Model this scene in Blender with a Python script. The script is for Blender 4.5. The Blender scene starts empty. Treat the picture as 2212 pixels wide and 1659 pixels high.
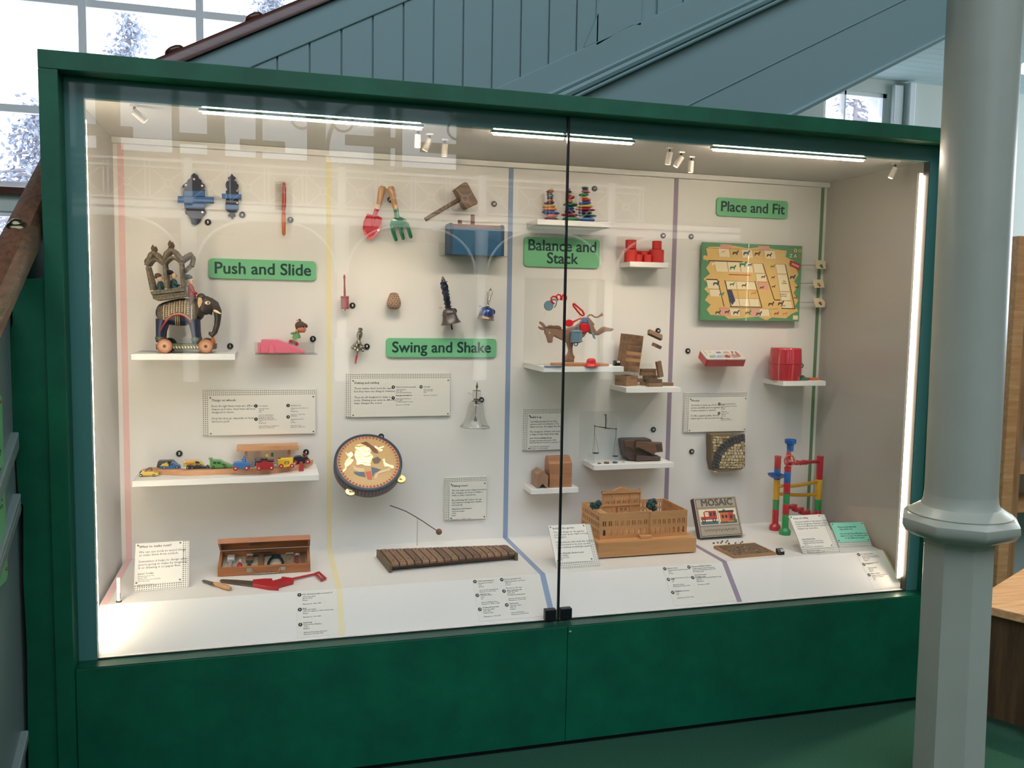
import bpy, bmesh, math, random, os
from mathutils import Vector, Matrix, Euler, noise
from math import sin, cos, pi, radians as R_
random.seed(7)
SC = bpy.context.scene
COL = SC.collection
# ------------------------------------------------------------------ camera
CAM = Vector((0.5337, -2.9272, 1.1363)); FPX = 1867.58
CR = ((0.9628, -0.2695, 0.0166), (-0.0072, -0.0873, -0.9962), (0.27, 0.959, -0.086))
cd = bpy.data.cameras.new('camera'); cam = bpy.data.objects.new('camera', cd); COL.objects.link(cam)
cd.sensor_width = 36; cd.lens = FPX / 2212 * 36; cd.clip_start = .05
m3 = Matrix((CR[0], [-a for a in CR[1]], [-a for a in CR[2]])).transposed().to_3x3()
cam.matrix_world = Matrix.Translation(CAM) @ m3.to_4x4()
SC.camera = cam
# ------------------------------------------------------------------ view, world, lights
SC.view_settings.view_transform = 'Standard'; SC.view_settings.look = 'None'
SC.view_settings.exposure = 0.0; SC.view_settings.gamma = 1.0
SC.view_settings.use_curve_mapping = False
SC.cycles.use_denoising = True
SC.cycles.max_bounces = 8; SC.cycles.diffuse_bounces = 4; SC.cycles.glossy_bounces = 4
SC.cycles.transparent_max_bounces = 24; SC.cycles.transmission_bounces = 6
SC.cycles.caustics_reflective = False; SC.cycles.caustics_refractive = False
SC.cycles.sample_clamp_indirect = 4.0
W = bpy.data.worlds.new('sky'); SC.world = W; W.use_nodes = True
W.node_tree.nodes['Background'].inputs[0].default_value = (.80, .88, 1.0, 1)
W.node_tree.nodes['Background'].inputs[1].default_value = 3.0

def arealight(name, loc, rot, sx, sy, power, col=(1, 1, 1), portal=False):
    l = bpy.data.lights.new(name, 'AREA'); l.shape = 'RECTANGLE'; l.size = sx; l.size_y = sy
    l.energy = power; l.color = col
    if portal: l.cycles.is_portal = True
    o = bpy.data.objects.new(name, l); COL.objects.link(o); o.location = loc; o.rotation_euler = rot
    return o
FLOOR = -0.455
# daylight: sky through the roof glazing and the windows (portals steer the sampling to the openings), plus one added fill lamp
arealight('skylight_portal', (1.5, -8.5, 8.9), (0, 0, 0), 19, 10, 1, portal=True)
arealight('window_portal', (-.9, 5.15, 3.35), (R_(-90), 0, 0), 6.6, 2.6, 1, portal=True)
arealight('far_room_fill', (11.8, 2.6, 2.2), (0, R_(90), 0), 2.2, 3.4, 260, (.86, .94, 1))  # added fill brightening the room beyond the stair; no window stands here
sl_ = bpy.data.lights.new('sun', 'SUN'); sl_.energy = 8; sl_.angle = .02; sl_.color = (1, .95, .86)
so_ = bpy.data.objects.new('sun', sl_); COL.objects.link(so_); so_.rotation_euler = Vector((.12, -1, -.92)).to_track_quat('-Z', 'Y').to_euler()
# the case's own strip lights are built with the case; spot lamps with their fittings

# ------------------------------------------------------------------ helpers
def at(u, v, Y):
    d = Vector(((u - 1106) / FPX, (v - 829.5) / FPX, 1.0))
    w = Vector([sum(CR[k][i] * d[k] for k in range(3)) for i in range(3)])
    return CAM + w * ((Y - CAM.y) / w.y)
def atz(u, v, Zp):
    d = Vector(((u - 1106) / FPX, (v - 829.5) / FPX, 1.0))
    w = Vector([sum(CR[k][i] * d[k] for k in range(3)) for i in range(3)])
    return CAM + w * ((Zp - CAM.z) / w.z)
def zm(x0, y0, s, Y):            # reads a point of an enlarged view at depth Y as (x, z)
    def f(*pts):
        r = []
        for (a, b) in pts:
            p = at(x0 + a / s, y0 + b / s, Y); r.append((p.x, p.z))
        return r if len(r) > 1 else r[0]
    return f
def L(c):
    c = c / 255.0
    return c / 12.92 if c <= .04045 else ((c + .055) / 1.055) ** 2.4
def C(r, g, b, k=1.0): return (min(1, L(r) * k), min(1, L(g) * k), min(1, L(b) * k), 1)
MATS = {}
def mat(name, col, rough=.5, metal=0, spec=.5, noise_=0, nscale=20, col2=None, bump=0, bscale=200, emit=None, es=0, coat=0, trans=0, aniso=None, stretch=None):
    if name in MATS: return MATS[name]
    m = bpy.data.materials.new(name); m.use_nodes = True; nt = m.node_tree; b = nt.nodes['Principled BSDF']
    b.inputs['Base Color'].default_value = col; b.inputs['Roughness'].default_value = rough
    b.inputs['Metallic'].default_value = metal; b.inputs['Specular IOR Level'].default_value = spec
    b.inputs['Coat Weight'].default_value = coat
    if trans: b.inputs['Transmission Weight'].default_value = trans
    if emit: b.inputs['Emission Color'].default_value = emit; b.inputs['Emission Strength'].default_value = es
    if noise_ or bump:
        tc = nt.nodes.new('ShaderNodeTexCoord'); mp = nt.nodes.new('ShaderNodeMapping')
        nt.links.new(tc.outputs['Object'], mp.inputs[0])
        if stretch: mp.inputs['Scale'].default_value = stretch
    if noise_:
        n = nt.nodes.new('ShaderNodeTexNoise'); n.inputs['Scale'].default_value = nscale; n.inputs['Detail'].default_value = 6
        n.inputs['Roughness'].default_value = .65
        nt.links.new(mp.outputs[0], n.inputs['Vector'])
        rp = nt.nodes.new('ShaderNodeValToRGB'); rp.color_ramp.elements[0].position = .35; rp.color_ramp.elements[1].position = .68
        c2 = col2 or tuple(c * (1 - noise_) for c in col[:3]) + (1,)
        rp.color_ramp.elements[0].color = c2; rp.color_ramp.elements[1].color = col
        nt.links.new(n.outputs[0], rp.inputs[0]); nt.links.new(rp.outputs[0], b.inputs['Base Color'])
    if bump:
        n2 = nt.nodes.new('ShaderNodeTexNoise'); n2.inputs['Scale'].default_value = bscale; n2.inputs['Detail'].default_value = 3
        nt.links.new(mp.outputs[0], n2.inputs['Vector'])
        bp = nt.nodes.new('ShaderNodeBump'); bp.inputs['Strength'].default_value = bump; bp.inputs['Distance'].default_value = .002
        nt.links.new(n2.outputs[0], bp.inputs['Height']); nt.links.new(bp.outputs[0], b.inputs['Normal'])
    MATS[name] = m
    return m
def wood(name, c1, c2, rough=.45, scale=6, axis=0, coat=0):
    st = [14, 14, 14]; st[axis] = 1.2
    return mat(name, c1, rough, noise_=1, nscale=scale, col2=c2, stretch=st, coat=coat)
def thinglass(name, tint=(1, 1, 1, 1), base=.04, rough=0.0, edge=1.0):
    # clear sheet: straight transmission with Schlick reflection on each face
    m = bpy.data.materials.new(name); m.use_nodes = True; nt = m.node_tree; nt.nodes.clear(); N = nt.nodes.new; K = nt.links.new
    out = N('ShaderNodeOutputMaterial'); mix = N('ShaderNodeMixShader'); tr = N('ShaderNodeBsdfTransparent'); gl = N('ShaderNodeBsdfGlossy')
    gl.inputs['Roughness'].default_value = rough; tr.inputs[0].default_value = tint
    ge = N('ShaderNodeNewGeometry'); dt = N('ShaderNodeVectorMath'); dt.operation = 'DOT_PRODUCT'
    K(ge.outputs['Incoming'], dt.inputs[0]); K(ge.outputs['Normal'], dt.inputs[1])
    ab = N('ShaderNodeMath'); ab.operation = 'ABSOLUTE'; K(dt.outputs['Value'], ab.inputs[0])
    su = N('ShaderNodeMath'); su.operation = 'SUBTRACT'; su.inputs[0].default_value = 1; su.use_clamp = True; K(ab.outputs[0], su.inputs[1])
    pw = N('ShaderNodeMath'); pw.operation = 'POWER'; pw.inputs[1].default_value = 5; K(su.outputs[0], pw.inputs[0])
    ma = N('ShaderNodeMath'); ma.operation = 'MULTIPLY_ADD'; ma.inputs[1].default_value = edge * (1 - base); ma.inputs[2].default_value = base
    K(pw.outputs[0], ma.inputs[0])
    K(ma.outputs[0], mix.inputs[0]); K(tr.outputs[0], mix.inputs[1]); K(gl.outputs[0], mix.inputs[2]); K(mix.outputs[0], out.inputs[0])
    MATS[name] = m
    return m

class G:
    """collects shapes for ONE mesh"""
    def __init__(s, T=None): s.b = bmesh.new(); s.T = T or Matrix.Identity(4)
    def _v(s, p): return s.b.verts.new(s.T @ Vector(p))
    def face(s, pts): return s.b.faces.new([s._v(p) for p in pts])
    def box(s, a, b, bev=0):
        x0, y0, z0 = a; x1, y1, z1 = b
        v = [s._v((x, y, z)) for z in (z0, z1) for y in (y0, y1) for x in (x0, x1)]
        fs = [s.b.faces.new([v[i] for i in q]) for q in ((0, 2, 3, 1), (4, 5, 7, 6), (0, 1, 5, 4), (2, 6, 7, 3), (0, 4, 6, 2), (1, 3, 7, 5))]
        if bev:
            es = {e for f in fs for e in f.edges}
            bmesh.ops.bevel(s.b, geom=list(es), offset=bev, segments=2, affect='EDGES', profile=.5)
        return s
    def cbox(s, c, d, bev=0, rot=None):
        T0 = s.T; s.T = T0 @ Matrix.Translation(c) @ (rot.to_matrix().to_4x4() if rot else Matrix.Identity(4))
        s.box([-k / 2 for k in d], [k / 2 for k in d], bev); s.T = T0
        return s
    def prism(s, pts, y0, y1, bev=0, ax='y', seg=2):
        """extrude outline pts=(x,z) between y0 and y1 (ax: the axis of extrusion)"""
        def P(p, t): return {'y': (p[0], t, p[1]), 'x': (t, p[0], p[1]), 'z': (p[0], p[1], t)}[ax]
        A = [s._v(P(p, y0)) for p in pts]; B = [s._v(P(p, y1)) for p in pts]; n = len(pts)
        fs = [s.b.faces.new(A), s.b.faces.new(B[::-1])]
        for i in range(n): s.b.faces.new((A[(i + 1) % n], A[i], B[i], B[(i + 1) % n]))
        if bev:
            bmesh.ops.recalc_face_normals(s.b, faces=s.b.faces[:])
            es = {e for f in fs for e in f.edges}
            bmesh.ops.bevel(s.b, geom=list(es), offset=bev, segments=seg, affect='EDGES', profile=.5, clamp_overlap=True)
        return s
    def tube(s, path, r, n=10, cap=True, closed=False, flat=None):
        P = [Vector(p) for p in path]; m = len(P); rr = r if isinstance(r, (list, tuple)) else [r] * m
        rings = []; up = None
        for i in range(m):
            if closed: t = P[(i + 1) % m] - P[i - 1]
            else: t = P[min(i + 1, m - 1)] - P[max(i - 1, 0)]
            t.normalize()
            if up is None:
                up = Vector((0, 0, 1)) if abs(t.z) < .9 else Vector((1, 0, 0))
            a = t.cross(up); a.normalize(); b = a.cross(t); b.normalize(); up = b
            ring = []
            for k in range(n):
                w = 2 * pi * k / n
                ca, cb = cos(w), sin(w)
                if flat: cb *= flat
                ring.append(s._v(P[i] + a * (ca * rr[i]) + b * (cb * rr[i])))
            rings.append(ring)
        for i in range(m if closed else m - 1):
            q = rings[(i + 1) % m]
            for k in range(n): s.b.faces.new((rings[i][k], rings[i][(k + 1) % n], q[(k + 1) % n], q[k]))
        if cap and not closed: s.b.faces.new(rings[0][::-1]); s.b.faces.new(rings[-1])
        return s
    def lathe(s, prof, c=(0, 0, 0), n=24, ax='z', cap=True, sx=1, sy=1, ph=0, arc=None):
        """prof = [(radius, height)...] turned about an axis"""
        rings = []
        for (r, h) in prof:
            ring = []
            for k in range(n):
                w = ph + 2 * pi * k / n; x, y = r * cos(w) * sx, r * sin(w) * sy
                p = {'z': (x, y, h), 'y': (x, h, y), 'x': (h, x, y)}[ax]
                ring.append(s._v((c[0] + p[0], c[1] + p[1], c[2] + p[2])))
            rings.append(ring)
        for i in range(len(prof) - 1):
            for k in range(n):
                try: s.b.faces.new((rings[i][k], rings[i][(k + 1) % n], rings[i + 1][(k + 1) % n], rings[i + 1][k]))
                except ValueError: pass
        if cap:
            s.b.faces.new(rings[0][::-1]); s.b.faces.new(rings[-1])
        return s
    def ball(s, c, r, n=14, m=9, sc=(1, 1, 1), rot=None):
        T0 = s.T; s.T = T0 @ Matrix.Translation(c) @ (rot.to_matrix().to_4x4() if rot else Matrix.Identity(4)) @ Matrix.Diagonal((*sc, 1))
        prof = [(max(1e-4, r * sin(pi * i / m)), -r * cos(pi * i / m)) for i in range(m + 1)]
        s.lathe(prof, n=n); s.T = T0
        return s
    def loft(s, secs, n=16, cap=True):
        """secs = [(centre, half a, half b)...]: elliptical rings joined in order"""
        rings = []
        for c, a, b in secs:
            c, a, b = Vector(c), Vector(a), Vector(b)
            rings.append([s._v(c + a * cos(2 * pi * k / n) + b * sin(2 * pi * k / n)) for k in range(n)])
        for i in range(len(rings) - 1):
            for k in range(n): s.b.faces.new((rings[i][k], rings[i][(k + 1) % n], rings[i + 1][(k + 1) % n], rings[i + 1][k]))
        if cap: s.b.faces.new(rings[0][::-1]); s.b.faces.new(rings[-1])
        return s
    def cyl(s, p, q, r, n=16, r2=None, cap=True):
        return s.tube([p, q], [r, r if r2 is None else r2], n, cap)
    def torus(s, c, R, r, ax='y', n=24, m=8, sx=1, a0=0, a1=2 * pi):
        full = abs(a1 - a0) > 6.28; k = n if full else n + 1; path = []
        for i in range(k):
            w = a0 + (a1 - a0) * i / n; a, b = R * cos(w) * sx, R * sin(w)
            p = {'y': (a, 0, b), 'z': (a, b, 0), 'x': (0, a, b)}[ax]
            path.append((c[0] + p[0], c[1] + p[1], c[2] + p[2]))
        return s.tube(path, r, m, closed=full)
    def ob(s, name, m, par=None, smooth=None, loc=None, mods=()):
        bmesh.ops.remove_doubles(s.b, verts=s.b.verts[:], dist=1e-6)
        bmesh.ops.recalc_face_normals(s.b, faces=s.b.faces[:])
        if par is not None: o0 = Vector(par.get('wloc', (0, 0, 0)))
        elif loc is not None: o0 = Vector(loc)
        else:
            xs = [v.co for v in s.b.verts]
            o0 = Vector(((min(p.x for p in xs) + max(p.x for p in xs)) / 2, (min(p.y for p in xs) + max(p.y for p in xs)) / 2, min(p.z for p in xs)))
        bmesh.ops.translate(s.b, verts=s.b.verts[:], vec=-o0)
        me = bpy.data.meshes.new(name); s.b.to_mesh(me); s.b.free()
        for q in (m if isinstance(m, (list, tuple)) else [m]): me.materials.append(q)
        o = bpy.data.objects.new(name, me); COL.objects.link(o)
        o['wloc'] = tuple(o0)
        if par is not None: o.parent = par
        else: o.location = o0
        if smooth is not None:
            for p in me.polygons: p.use_smooth = True
            if smooth < 179: me.set_sharp_from_angle(angle=R_(smooth))
        return o
def tag(o, label=None, cat=None, group=None, kind=None):
    if label: o['label'] = label
    if cat: o['category'] = cat
    if group: o['group'] = group
    if kind: o['kind'] = kind
    return o
def thing(name, loc, label, cat, group=None):
    o = bpy.data.objects.new(name, None); COL.objects.link(o); o.location = loc; o['wloc'] = tuple(loc)
    o.empty_display_size = .02
    return tag(o, label, cat, group)
def struct(o, label=None): o['kind'] = 'structure'; return tag(o, label)
def copy_tree(o, parent=None):
    c = o.copy(); COL.objects.link(c)
    if parent: c.parent = parent
    for ch in [k for k in bpy.data.objects if k.parent == o]: copy_tree(ch, c)
    return c
FONT = None                        # Blender's built-in typeface
def text(body, size, T, m, par, name='lettering', align='LEFT', bold=0, width=None, res=2, line=1.0, depth=.0004, valign='TOP', label=None, spacing=1.0, fit=None):
    """raised lettering; T maps the text plane (x right, y up, z out) to the world"""
    cu = bpy.data.curves.new('lettering', 'FONT'); cu.body = body; cu.size = size; cu.align_x = align; cu.align_y = valign
    if FONT: cu.font = FONT
    cu.resolution_u = res; cu.space_line = line; cu.extrude = depth / 2; cu.space_character = spacing
    tmp = bpy.data.objects.new('tmp', cu); COL.objects.link(tmp)
    dg = bpy.context.evaluated_depsgraph_get(); me = bpy.data.meshes.new_from_object(tmp.evaluated_get(dg))
    bpy.data.objects.remove(tmp); bpy.data.curves.remove(cu)
    fit0 = fit
    if fit:
        xs_ = [v.co.x for v in me.vertices]; fit0 = max(xs_) - min(xs_); me.transform(Matrix.Scale(fit / fit0, 4))
    if width:
        w = max([v.co.x for v in me.vertices] or [1]) - min([v.co.x for v in me.vertices] or [0])
        if w > 0: me.transform(Matrix.Diagonal((width / w, 1, 1, 1)))
    if bold:                       # heavier strokes: the outline repeated with tiny shifts
        bm_ = bmesh.new(); w_ = bold * size * (1.0 if not fit else fit / max(1e-6, fit0) )
        for dx, dy in ((-1, 0), (1, 0), (-.5, .75), (.5, .75), (-.5, -.75), (.5, -.75)) if res > 1 else ((-.7, 0), (.7, 0)):
            m2 = me.copy(); m2.transform(Matrix.Translation((dx * w_, dy * w_, (dx + 2 * dy) * 1e-5))); bm_.from_mesh(m2); bpy.data.meshes.remove(m2)
        bm_.to_mesh(me); bm_.free()
    me.transform(T)
    o0 = Vector(par['wloc']); me.transform(Matrix.Translation(-o0)); me.name = name
    me.materials.clear(); me.materials.append(m)
    o = bpy.data.objects.new(name, me); COL.objects.link(o); o.parent = par; o['wloc'] = tuple(o0)
    if label: o['label'] = label
    return o
def TW(x, y, z):                  # a text plane on a wall that faces the viewer (-y)
    return Matrix(((1, 0, 0, x), (0, 0, -1, y), (0, 1, 0, z), (0, 0, 0, 1)))
def frame_T(o, ex, ey):           # text plane from origin and two direction vectors
    ex = Vector(ex).normalized(); ey = Vector(ey).normalized(); ez = ex.cross(ey)
    return Matrix(((ex.x, ey.x, ez.x, o[0]), (ex.y, ey.y, ez.y, o[1]), (ex.z, ey.z, ez.z, o[2]), (0, 0, 0, 1)))
# ------------------------------------------------------------------ materials of the place
m_green = mat('green_stained_board', C(2, 98, 68), .45, noise_=.35, nscale=5, col2=C(0, 80, 56), bump=.15, bscale=60)
m_greenl = mat('green_stained_ledge', C(0, 84, 58), .32, noise_=.35, nscale=5, col2=C(0, 66, 47))
m_inner = mat('dark_green_enamel', C(74, 128, 122), .32, coat=.3)
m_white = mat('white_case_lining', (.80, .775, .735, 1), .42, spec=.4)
m_whiteshade = mat('shaded_gloss_lining', (.44, .41, .37, 1), .18, spec=.5)  # same white lining, its colour darkened for the dimmer right side
m_shelf = mat('white_shelf_paint', (.84, .82, .78, 1), .4)
m_carpet = mat('green_carpet', C(58, 106, 82), .95, noise_=.5, nscale=350, col2=C(30, 60, 48), bump=.6, bscale=500, spec=.1)
m_stair = mat('grey_blue_stair_paint', C(122, 152, 154), .45)
m_stair2 = mat('pale_grey_paint', C(128, 146, 142), .4)
m_wallw = mat('off_white_wall_paint', C(214, 217, 212), .7)
m_wallg = mat('pale_green_wall_paint', C(165, 185, 165), .7)
m_ceil = mat('pale_blue_boarded_ceiling', C(190, 212, 218), .6)
m_rail = wood('dark_mahogany', C(96, 46, 30), C(58, 26, 17), .28, 5, 0, coat=.3)
m_rail2 = wood('grey_brown_mahogany', C(122, 84, 62), C(88, 64, 50), .25, 5, 1, coat=.3)  # greyer, paler brown than the upper handrail
m_col = mat('grey_green_iron_paint', C(166, 172, 161), .33, noise_=.08, nscale=4, bump=.04, bscale=30)
m_winf = mat('white_window_paint', C(244, 244, 248), .5)
m_pane = thinglass('window_pane_glass', base=.03)
m_glass = thinglass('case_glass', tint=(.985, .995, .99, 1), base=.042)
m_acry = thinglass('clear_acrylic', tint=(.985, .99, .985, 1), base=.045)
m_black = mat('black_plastic', C(14, 16, 20), .4)
m_dark = mat('dark_void', C(22, 38, 36), .8)
m_steel = mat('brushed_steel', C(170, 168, 160), .3, 1)
m_brass = mat('brass', C(190, 165, 95), .3, 1)
m_ink = mat('black_ink', C(24, 26, 28), .6)
m_oak = wood('pale_oak', C(214, 168, 116), C(188, 136, 84), .4, 3, 0)
m_beam = mat('dark_roof_timber', C(70, 62, 52), .7)
m_hall = mat('hall_wall_paint', C(120, 116, 108), .8)
m_halld = mat('dimmed_hall_paint', C(60, 54, 46), .8)  # colour darkened so the wall and deck behind the sunlit rails stay dim
m_galw = mat('white_gallery_paint', C(225, 225, 225), .5)

# ------------------------------------------------------------------ floor, walls, ceiling
struct(G().box((-9, -20, FLOOR - .1), (12, 5.4, FLOOR)).ob('floor', m_carpet))
g = G()
Yw = 5.0
WX0, WX1, WZ0, WZ1 = -4.2, 2.4, 2.05, 4.65             # big window at the foot of the stair
for a, b in (((-9, WX0), (FLOOR, 9)), ((WX0, WX1), (WZ1, 9)), ((WX1, 6.05), (FLOOR, 9)), ((6.05, 6.82), (3.46, 9)), ((6.05, 6.82), (FLOOR, 2.3)),
             ((6.82, 12), (FLOOR, 9)), ((WX0, -1.86), (FLOOR, WZ0)), ((-1.86, -1.40), (FLOOR, 1.45)), ((-1.86, -1.40), (1.86, WZ0)), ((-1.40, WX1), (FLOOR, WZ0))):
    g.box((a[0], Yw, b[0]), (a[1], Yw + .3, b[1]))
struct(g.ob('wall_back', m_wallw))
struct(G().box((-9.2, -20, FLOOR), (-9, 5.3, 9)).ob('wall_left', m_hall))
struct(G().box((12, -20, FLOOR), (12.2, 5.3, 9)).ob('wall_right', m_hall))
# the glazed roof: solid slab with a long opening, timbers across it
g = G()
g.box((-9, -20, 9), (12, -13.5, 9.2)); g.box((-9, -3.5, 9), (12, 5.3, 9.2)); g.box((-9, -13.5, 9), (-8, -3.5, 9.2)); g.box((11, -13.5, 9), (12, -3.5, 9.2))
struct(g.ob('ceiling', m_hall))
# far side of the hall: wall with tall windows above the gallery (seen in the case glass)
g = G(); YF = -20
g.box((-9, YF - .3, FLOOR), (12, YF, 4.8)); g.box((-9, YF - .3, 7.4), (12, YF, 9))
for a, b in ((-9, -5.2), (-3.4, -2.9), (-.9, -.5), (1.5, 1.9), (3.2, 3.6), (5.4, 12)): g.box((a, YF - .3, 4.8), (b, YF, 7.4))
struct(g.ob('wall_front', m_halld))

# big window: frame bars and panes
t = struct(thing('window_1', (-.9, Yw + .1, WZ0), None, None))
g = G(); yb0, yb1 = Yw + .02, Yw + .1
g.box((WX0, yb0, WZ0), (WX1, yb1, WZ0 + .05)); g.box((WX0, yb0, WZ1 - .06), (WX1, yb1, WZ1))
bars_x = [-.915 - .89 * k for k in (3, 2, 1)] + [-.915, -.012, .88, 1.77]
for x in bars_x: g.box((x - .03, yb0, WZ0), (x + .03, yb1, WZ1))
for z in (2.68, 3.56): g.box((WX0, yb0 + .01, z - .025), (WX1, yb1 - .01, z + .035))
g.ob('window_frame', m_winf, t)
G().box((WX0, Yw + .055, WZ0), (WX1, Yw + .063, WZ1)).ob('window_glazing', m_pane, t)
struct(G().box((-4.2, Yw - .06, 1.985), (2.4, Yw, 2.05), .006).ob('trim_1', m_rail))
t = struct(thing('window_2', (-1.63, Yw + .1, 1.45), None, None))
g = G(); g.box((-1.86, yb0, 1.45), (-1.82, yb1, 1.86)); g.box((-1.44, yb0, 1.45), (-1.40, yb1, 1.86)); g.box((-1.86, yb0, 1.82), (-1.4, yb1, 1.86)); g.box((-1.86, yb0, 1.45), (-1.4, yb1, 1.49))
g.ob('window_frame', m_winf, t)
G().box((-1.84, Yw + .055, 1.47), (-1.42, Yw + .06, 1.84)).ob('window_glazing', m_pane, t)
t = struct(thing('window_3', (6.4, Yw + .1, 2.3), None, None))
g = G(); g.box((6.05, yb0, 2.3), (6.09, yb1, 3.46)); g.box((6.78, yb0, 2.3), (6.82, yb1, 3.46)); g.box((6.05, yb0, 3.42), (6.82, yb1, 3.46)); g.box((6.05, yb0, 2.3), (6.82, yb1, 2.34)); g.box((6.31, yb0, 2.3), (6.33, yb1, 3.46))
g.ob('window_frame', m_winf, t)
G().box((6.07, Yw + .055, 2.32), (6.80, Yw + .06, 3.44)).ob('window_glazing', m_pane, t)
g = G(); g.box((6.86, Yw - .05, 2.0), (6.98, Yw, 3.55), .01); g.box((7.02, Yw - .09, 2.0), (7.1, Yw, 3.58), .01)
struct(g.ob('trim_2', m_winf))
# boarded ceiling of the room beyond the stair
g = G()
for k in range(26):
    y0 = 1.5 + k * .136
    g.box((3.3, y0, 3.6), (12, y0 + .131, 3.63))
g.box((3.3, 1.5, 3.625), (12, 5.0, 3.70))
struct(g.ob('ceiling_boarded', m_ceil))

# ------------------------------------------------------------------ staircase: lower flight beside the case, upper flight behind it
ZS = .52
def sl(x, x0, z0): return z0 + ZS * (x - x0)
t = thing('staircase', (1.5, 1.06, FLOOR), 'grey-blue panelled staircase with dark wooden handrail rising behind the green display case', 'staircase')
Ys = 1.0
xa, xb = -.1, 4.6
top = lambda x: sl(x, .26, 2.165); up_ = lambda x: sl(x, .473, 2.142); lo = lambda x: sl(x, 1.526, 2.135); bot = lambda x: sl(x, 1.826, 2.135); low = lambda x: sl(x, 2.93, 2.05)
g = G()
g.prism([(xa, top(xa)), (xb, top(xb)), (xb, bot(xb)), (1.0, bot(1.0)), (xa, 1.7)], Ys + .02, Ys + .06)
g.ob('side_panel', m_stair, t)
g = G()
g.prism([(xa, top(xa)), (xb, top(xb)), (xb, up_(xb)), (xa, up_(xa))], Ys, Ys + .025, .004)
g.prism([(xa, lo(xa)), (xb, lo(xb)), (xb, bot(xb)), (xa, bot(xa))], Ys, Ys + .025, .004)
g.prism([(2.02, lo(2.02) - .02), (2.02, up_(2.02)), (2.25, up_(2.25)), (2.25, lo(2.25) - .02), (2.2, lo(2.2)), (2.06, lo(2.06) - .015)], Ys, Ys + .025, .004)
g.prism([(1.96, lo(1.96)), (2.03, lo(2.03) + .13), (2.03, lo(2.03))], Ys, Ys + .025)
g.ob('panel_border', m_stair, t)
g = G(); x = .44
while x < 4.4:
    a, b = x + .004, x + .131
    if not 1.96 < a < 2.2:
        g.prism([(a, max(lo(a), 1.9)), (a, up_(a)), (b, up_(b)), (b, max(lo(b), 1.9))], Ys + .008, Ys + .022)
    x += .135
g.ob('panel_boards', m_stair, t)
g = G()
for dz, r in ((0.012, .014), (-.02, .02), (-.052, .009)):
    g.tube([(xa, Ys - .004, bot(xa) + dz), (xb, Ys - .004, bot(xb) + dz)], r, 8)
g.ob('string_moulding', m_stair, t)
g = G()
g.prism([(xa, bot(xa)), (xb, bot(xb)), (xb, low(xb)), (xa, low(xa))], Ys + .03, Ys + .09)
g.tube([(xa, Ys + .03, low(xa) + .01), (xb, Ys + .03, low(xb) + .01)], .016, 8)
g.tube([(xa, Ys + .028, low(xa) + .31), (xb, Ys + .028, low(xb) + .31)], .004, 6)
g.ob('soffit_panel', m_stair, t)
g = G()
prof = [(-.05, 0), (-.05, .03), (-.035, .055), (0, .065), (.035, .055), (.05, .03), (.05, 0)]
def sweep(g, a, b, prof, side):
    a, b = Vector(a), Vector(b); d = (b - a).normalized(); s_ = Vector(side); u = d.cross(s_) * (-1 if d.cross(s_).z < 0 else 1)
    A = [g._v(a + s_ * p[0] + u * p[1]) for p in prof]; B = [g._v(b + s_ * p[0] + u * p[1]) for p in prof]; n = len(prof)
    g.b.faces.new(A); g.b.faces.new(B[::-1])
    for i in range(n): g.b.faces.new((A[i], A[(i + 1) % n], B[(i + 1) % n], B[i]))
sweep(g, (xa, Ys + .03, top(xa)), (xb, Ys + .03, top(xb)), prof, (0, 1, 0))
g.ob('handrail', m_rail, t, 40)
g = G()
for x in (.16, .48, .71): g.ball((x, Ys + .03, top(x) + .075), .03, 10, 6, (1.4, .8, .6), Euler((0, -R_(27), 0)))
g.ob('rail_stud', m_rail, t, 60)
# lower flight: side, handrail, studs
t = thing('lower_stair_flight', (-.2, -.6, FLOOR), 'pale grey panelled stair side with thick wooden handrail beside the display case end', 'staircase')
S1 = .60
XL = -.205
def zl(y, z0): return z0 + S1 * (y + .05)
g = G()
y0, y1 = -2.2, .9
g.prism([(y0, FLOOR), (y1, FLOOR), (y1, zl(y1, 1.14)), (y0, max(FLOOR + .05, zl(y0, 1.14)))], XL - .09, XL, ax='x')
g.ob('side_panel', m_stair2, t)
g = G()
for dz, w in ((.72, .05), (.53, .035), (.565, .02), (-.18, .03)):
    g.prism([(y0, zl(y0, dz)), (-.085, zl(-.085, dz)), (-.085, zl(-.085, dz) + w), (y0, zl(y0, dz) + w)], XL - .005, XL + .022, .004, ax='x')
g.ob('string_moulding', m_stair2, t)
g = G(); xr = -.158
sweep(g, (xr, -2.2, zl(-2.2, 1.315)), (xr, .93, zl(.93, 1.315)), [(-.045, 0), (-.045, .045), (-.03, .075), (0, .083), (.03, .075), (.045, .045), (.045, 0)], (1, 0, 0))
g.ob('handrail', m_rail2, t, 40)
for yy in (-.14, .55):
    p = Vector((xr, yy, zl(yy, 1.315) + .088))
    g = G(Matrix.Translation(p) @ Euler((R_(31), 0, 0)).to_matrix().to_4x4())
    g.lathe([(.026, 0), (.027, .004), (.023, .009), (.017, .011), (.017, .014), (.012, .019), (.005, .022), (.001, .0225)], n=18)
    tag(g.ob('rail_stud', mat('tarnished_brass', C(110, 104, 84), .25, 1), t, 40), 'tarnished metal stud')
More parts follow.
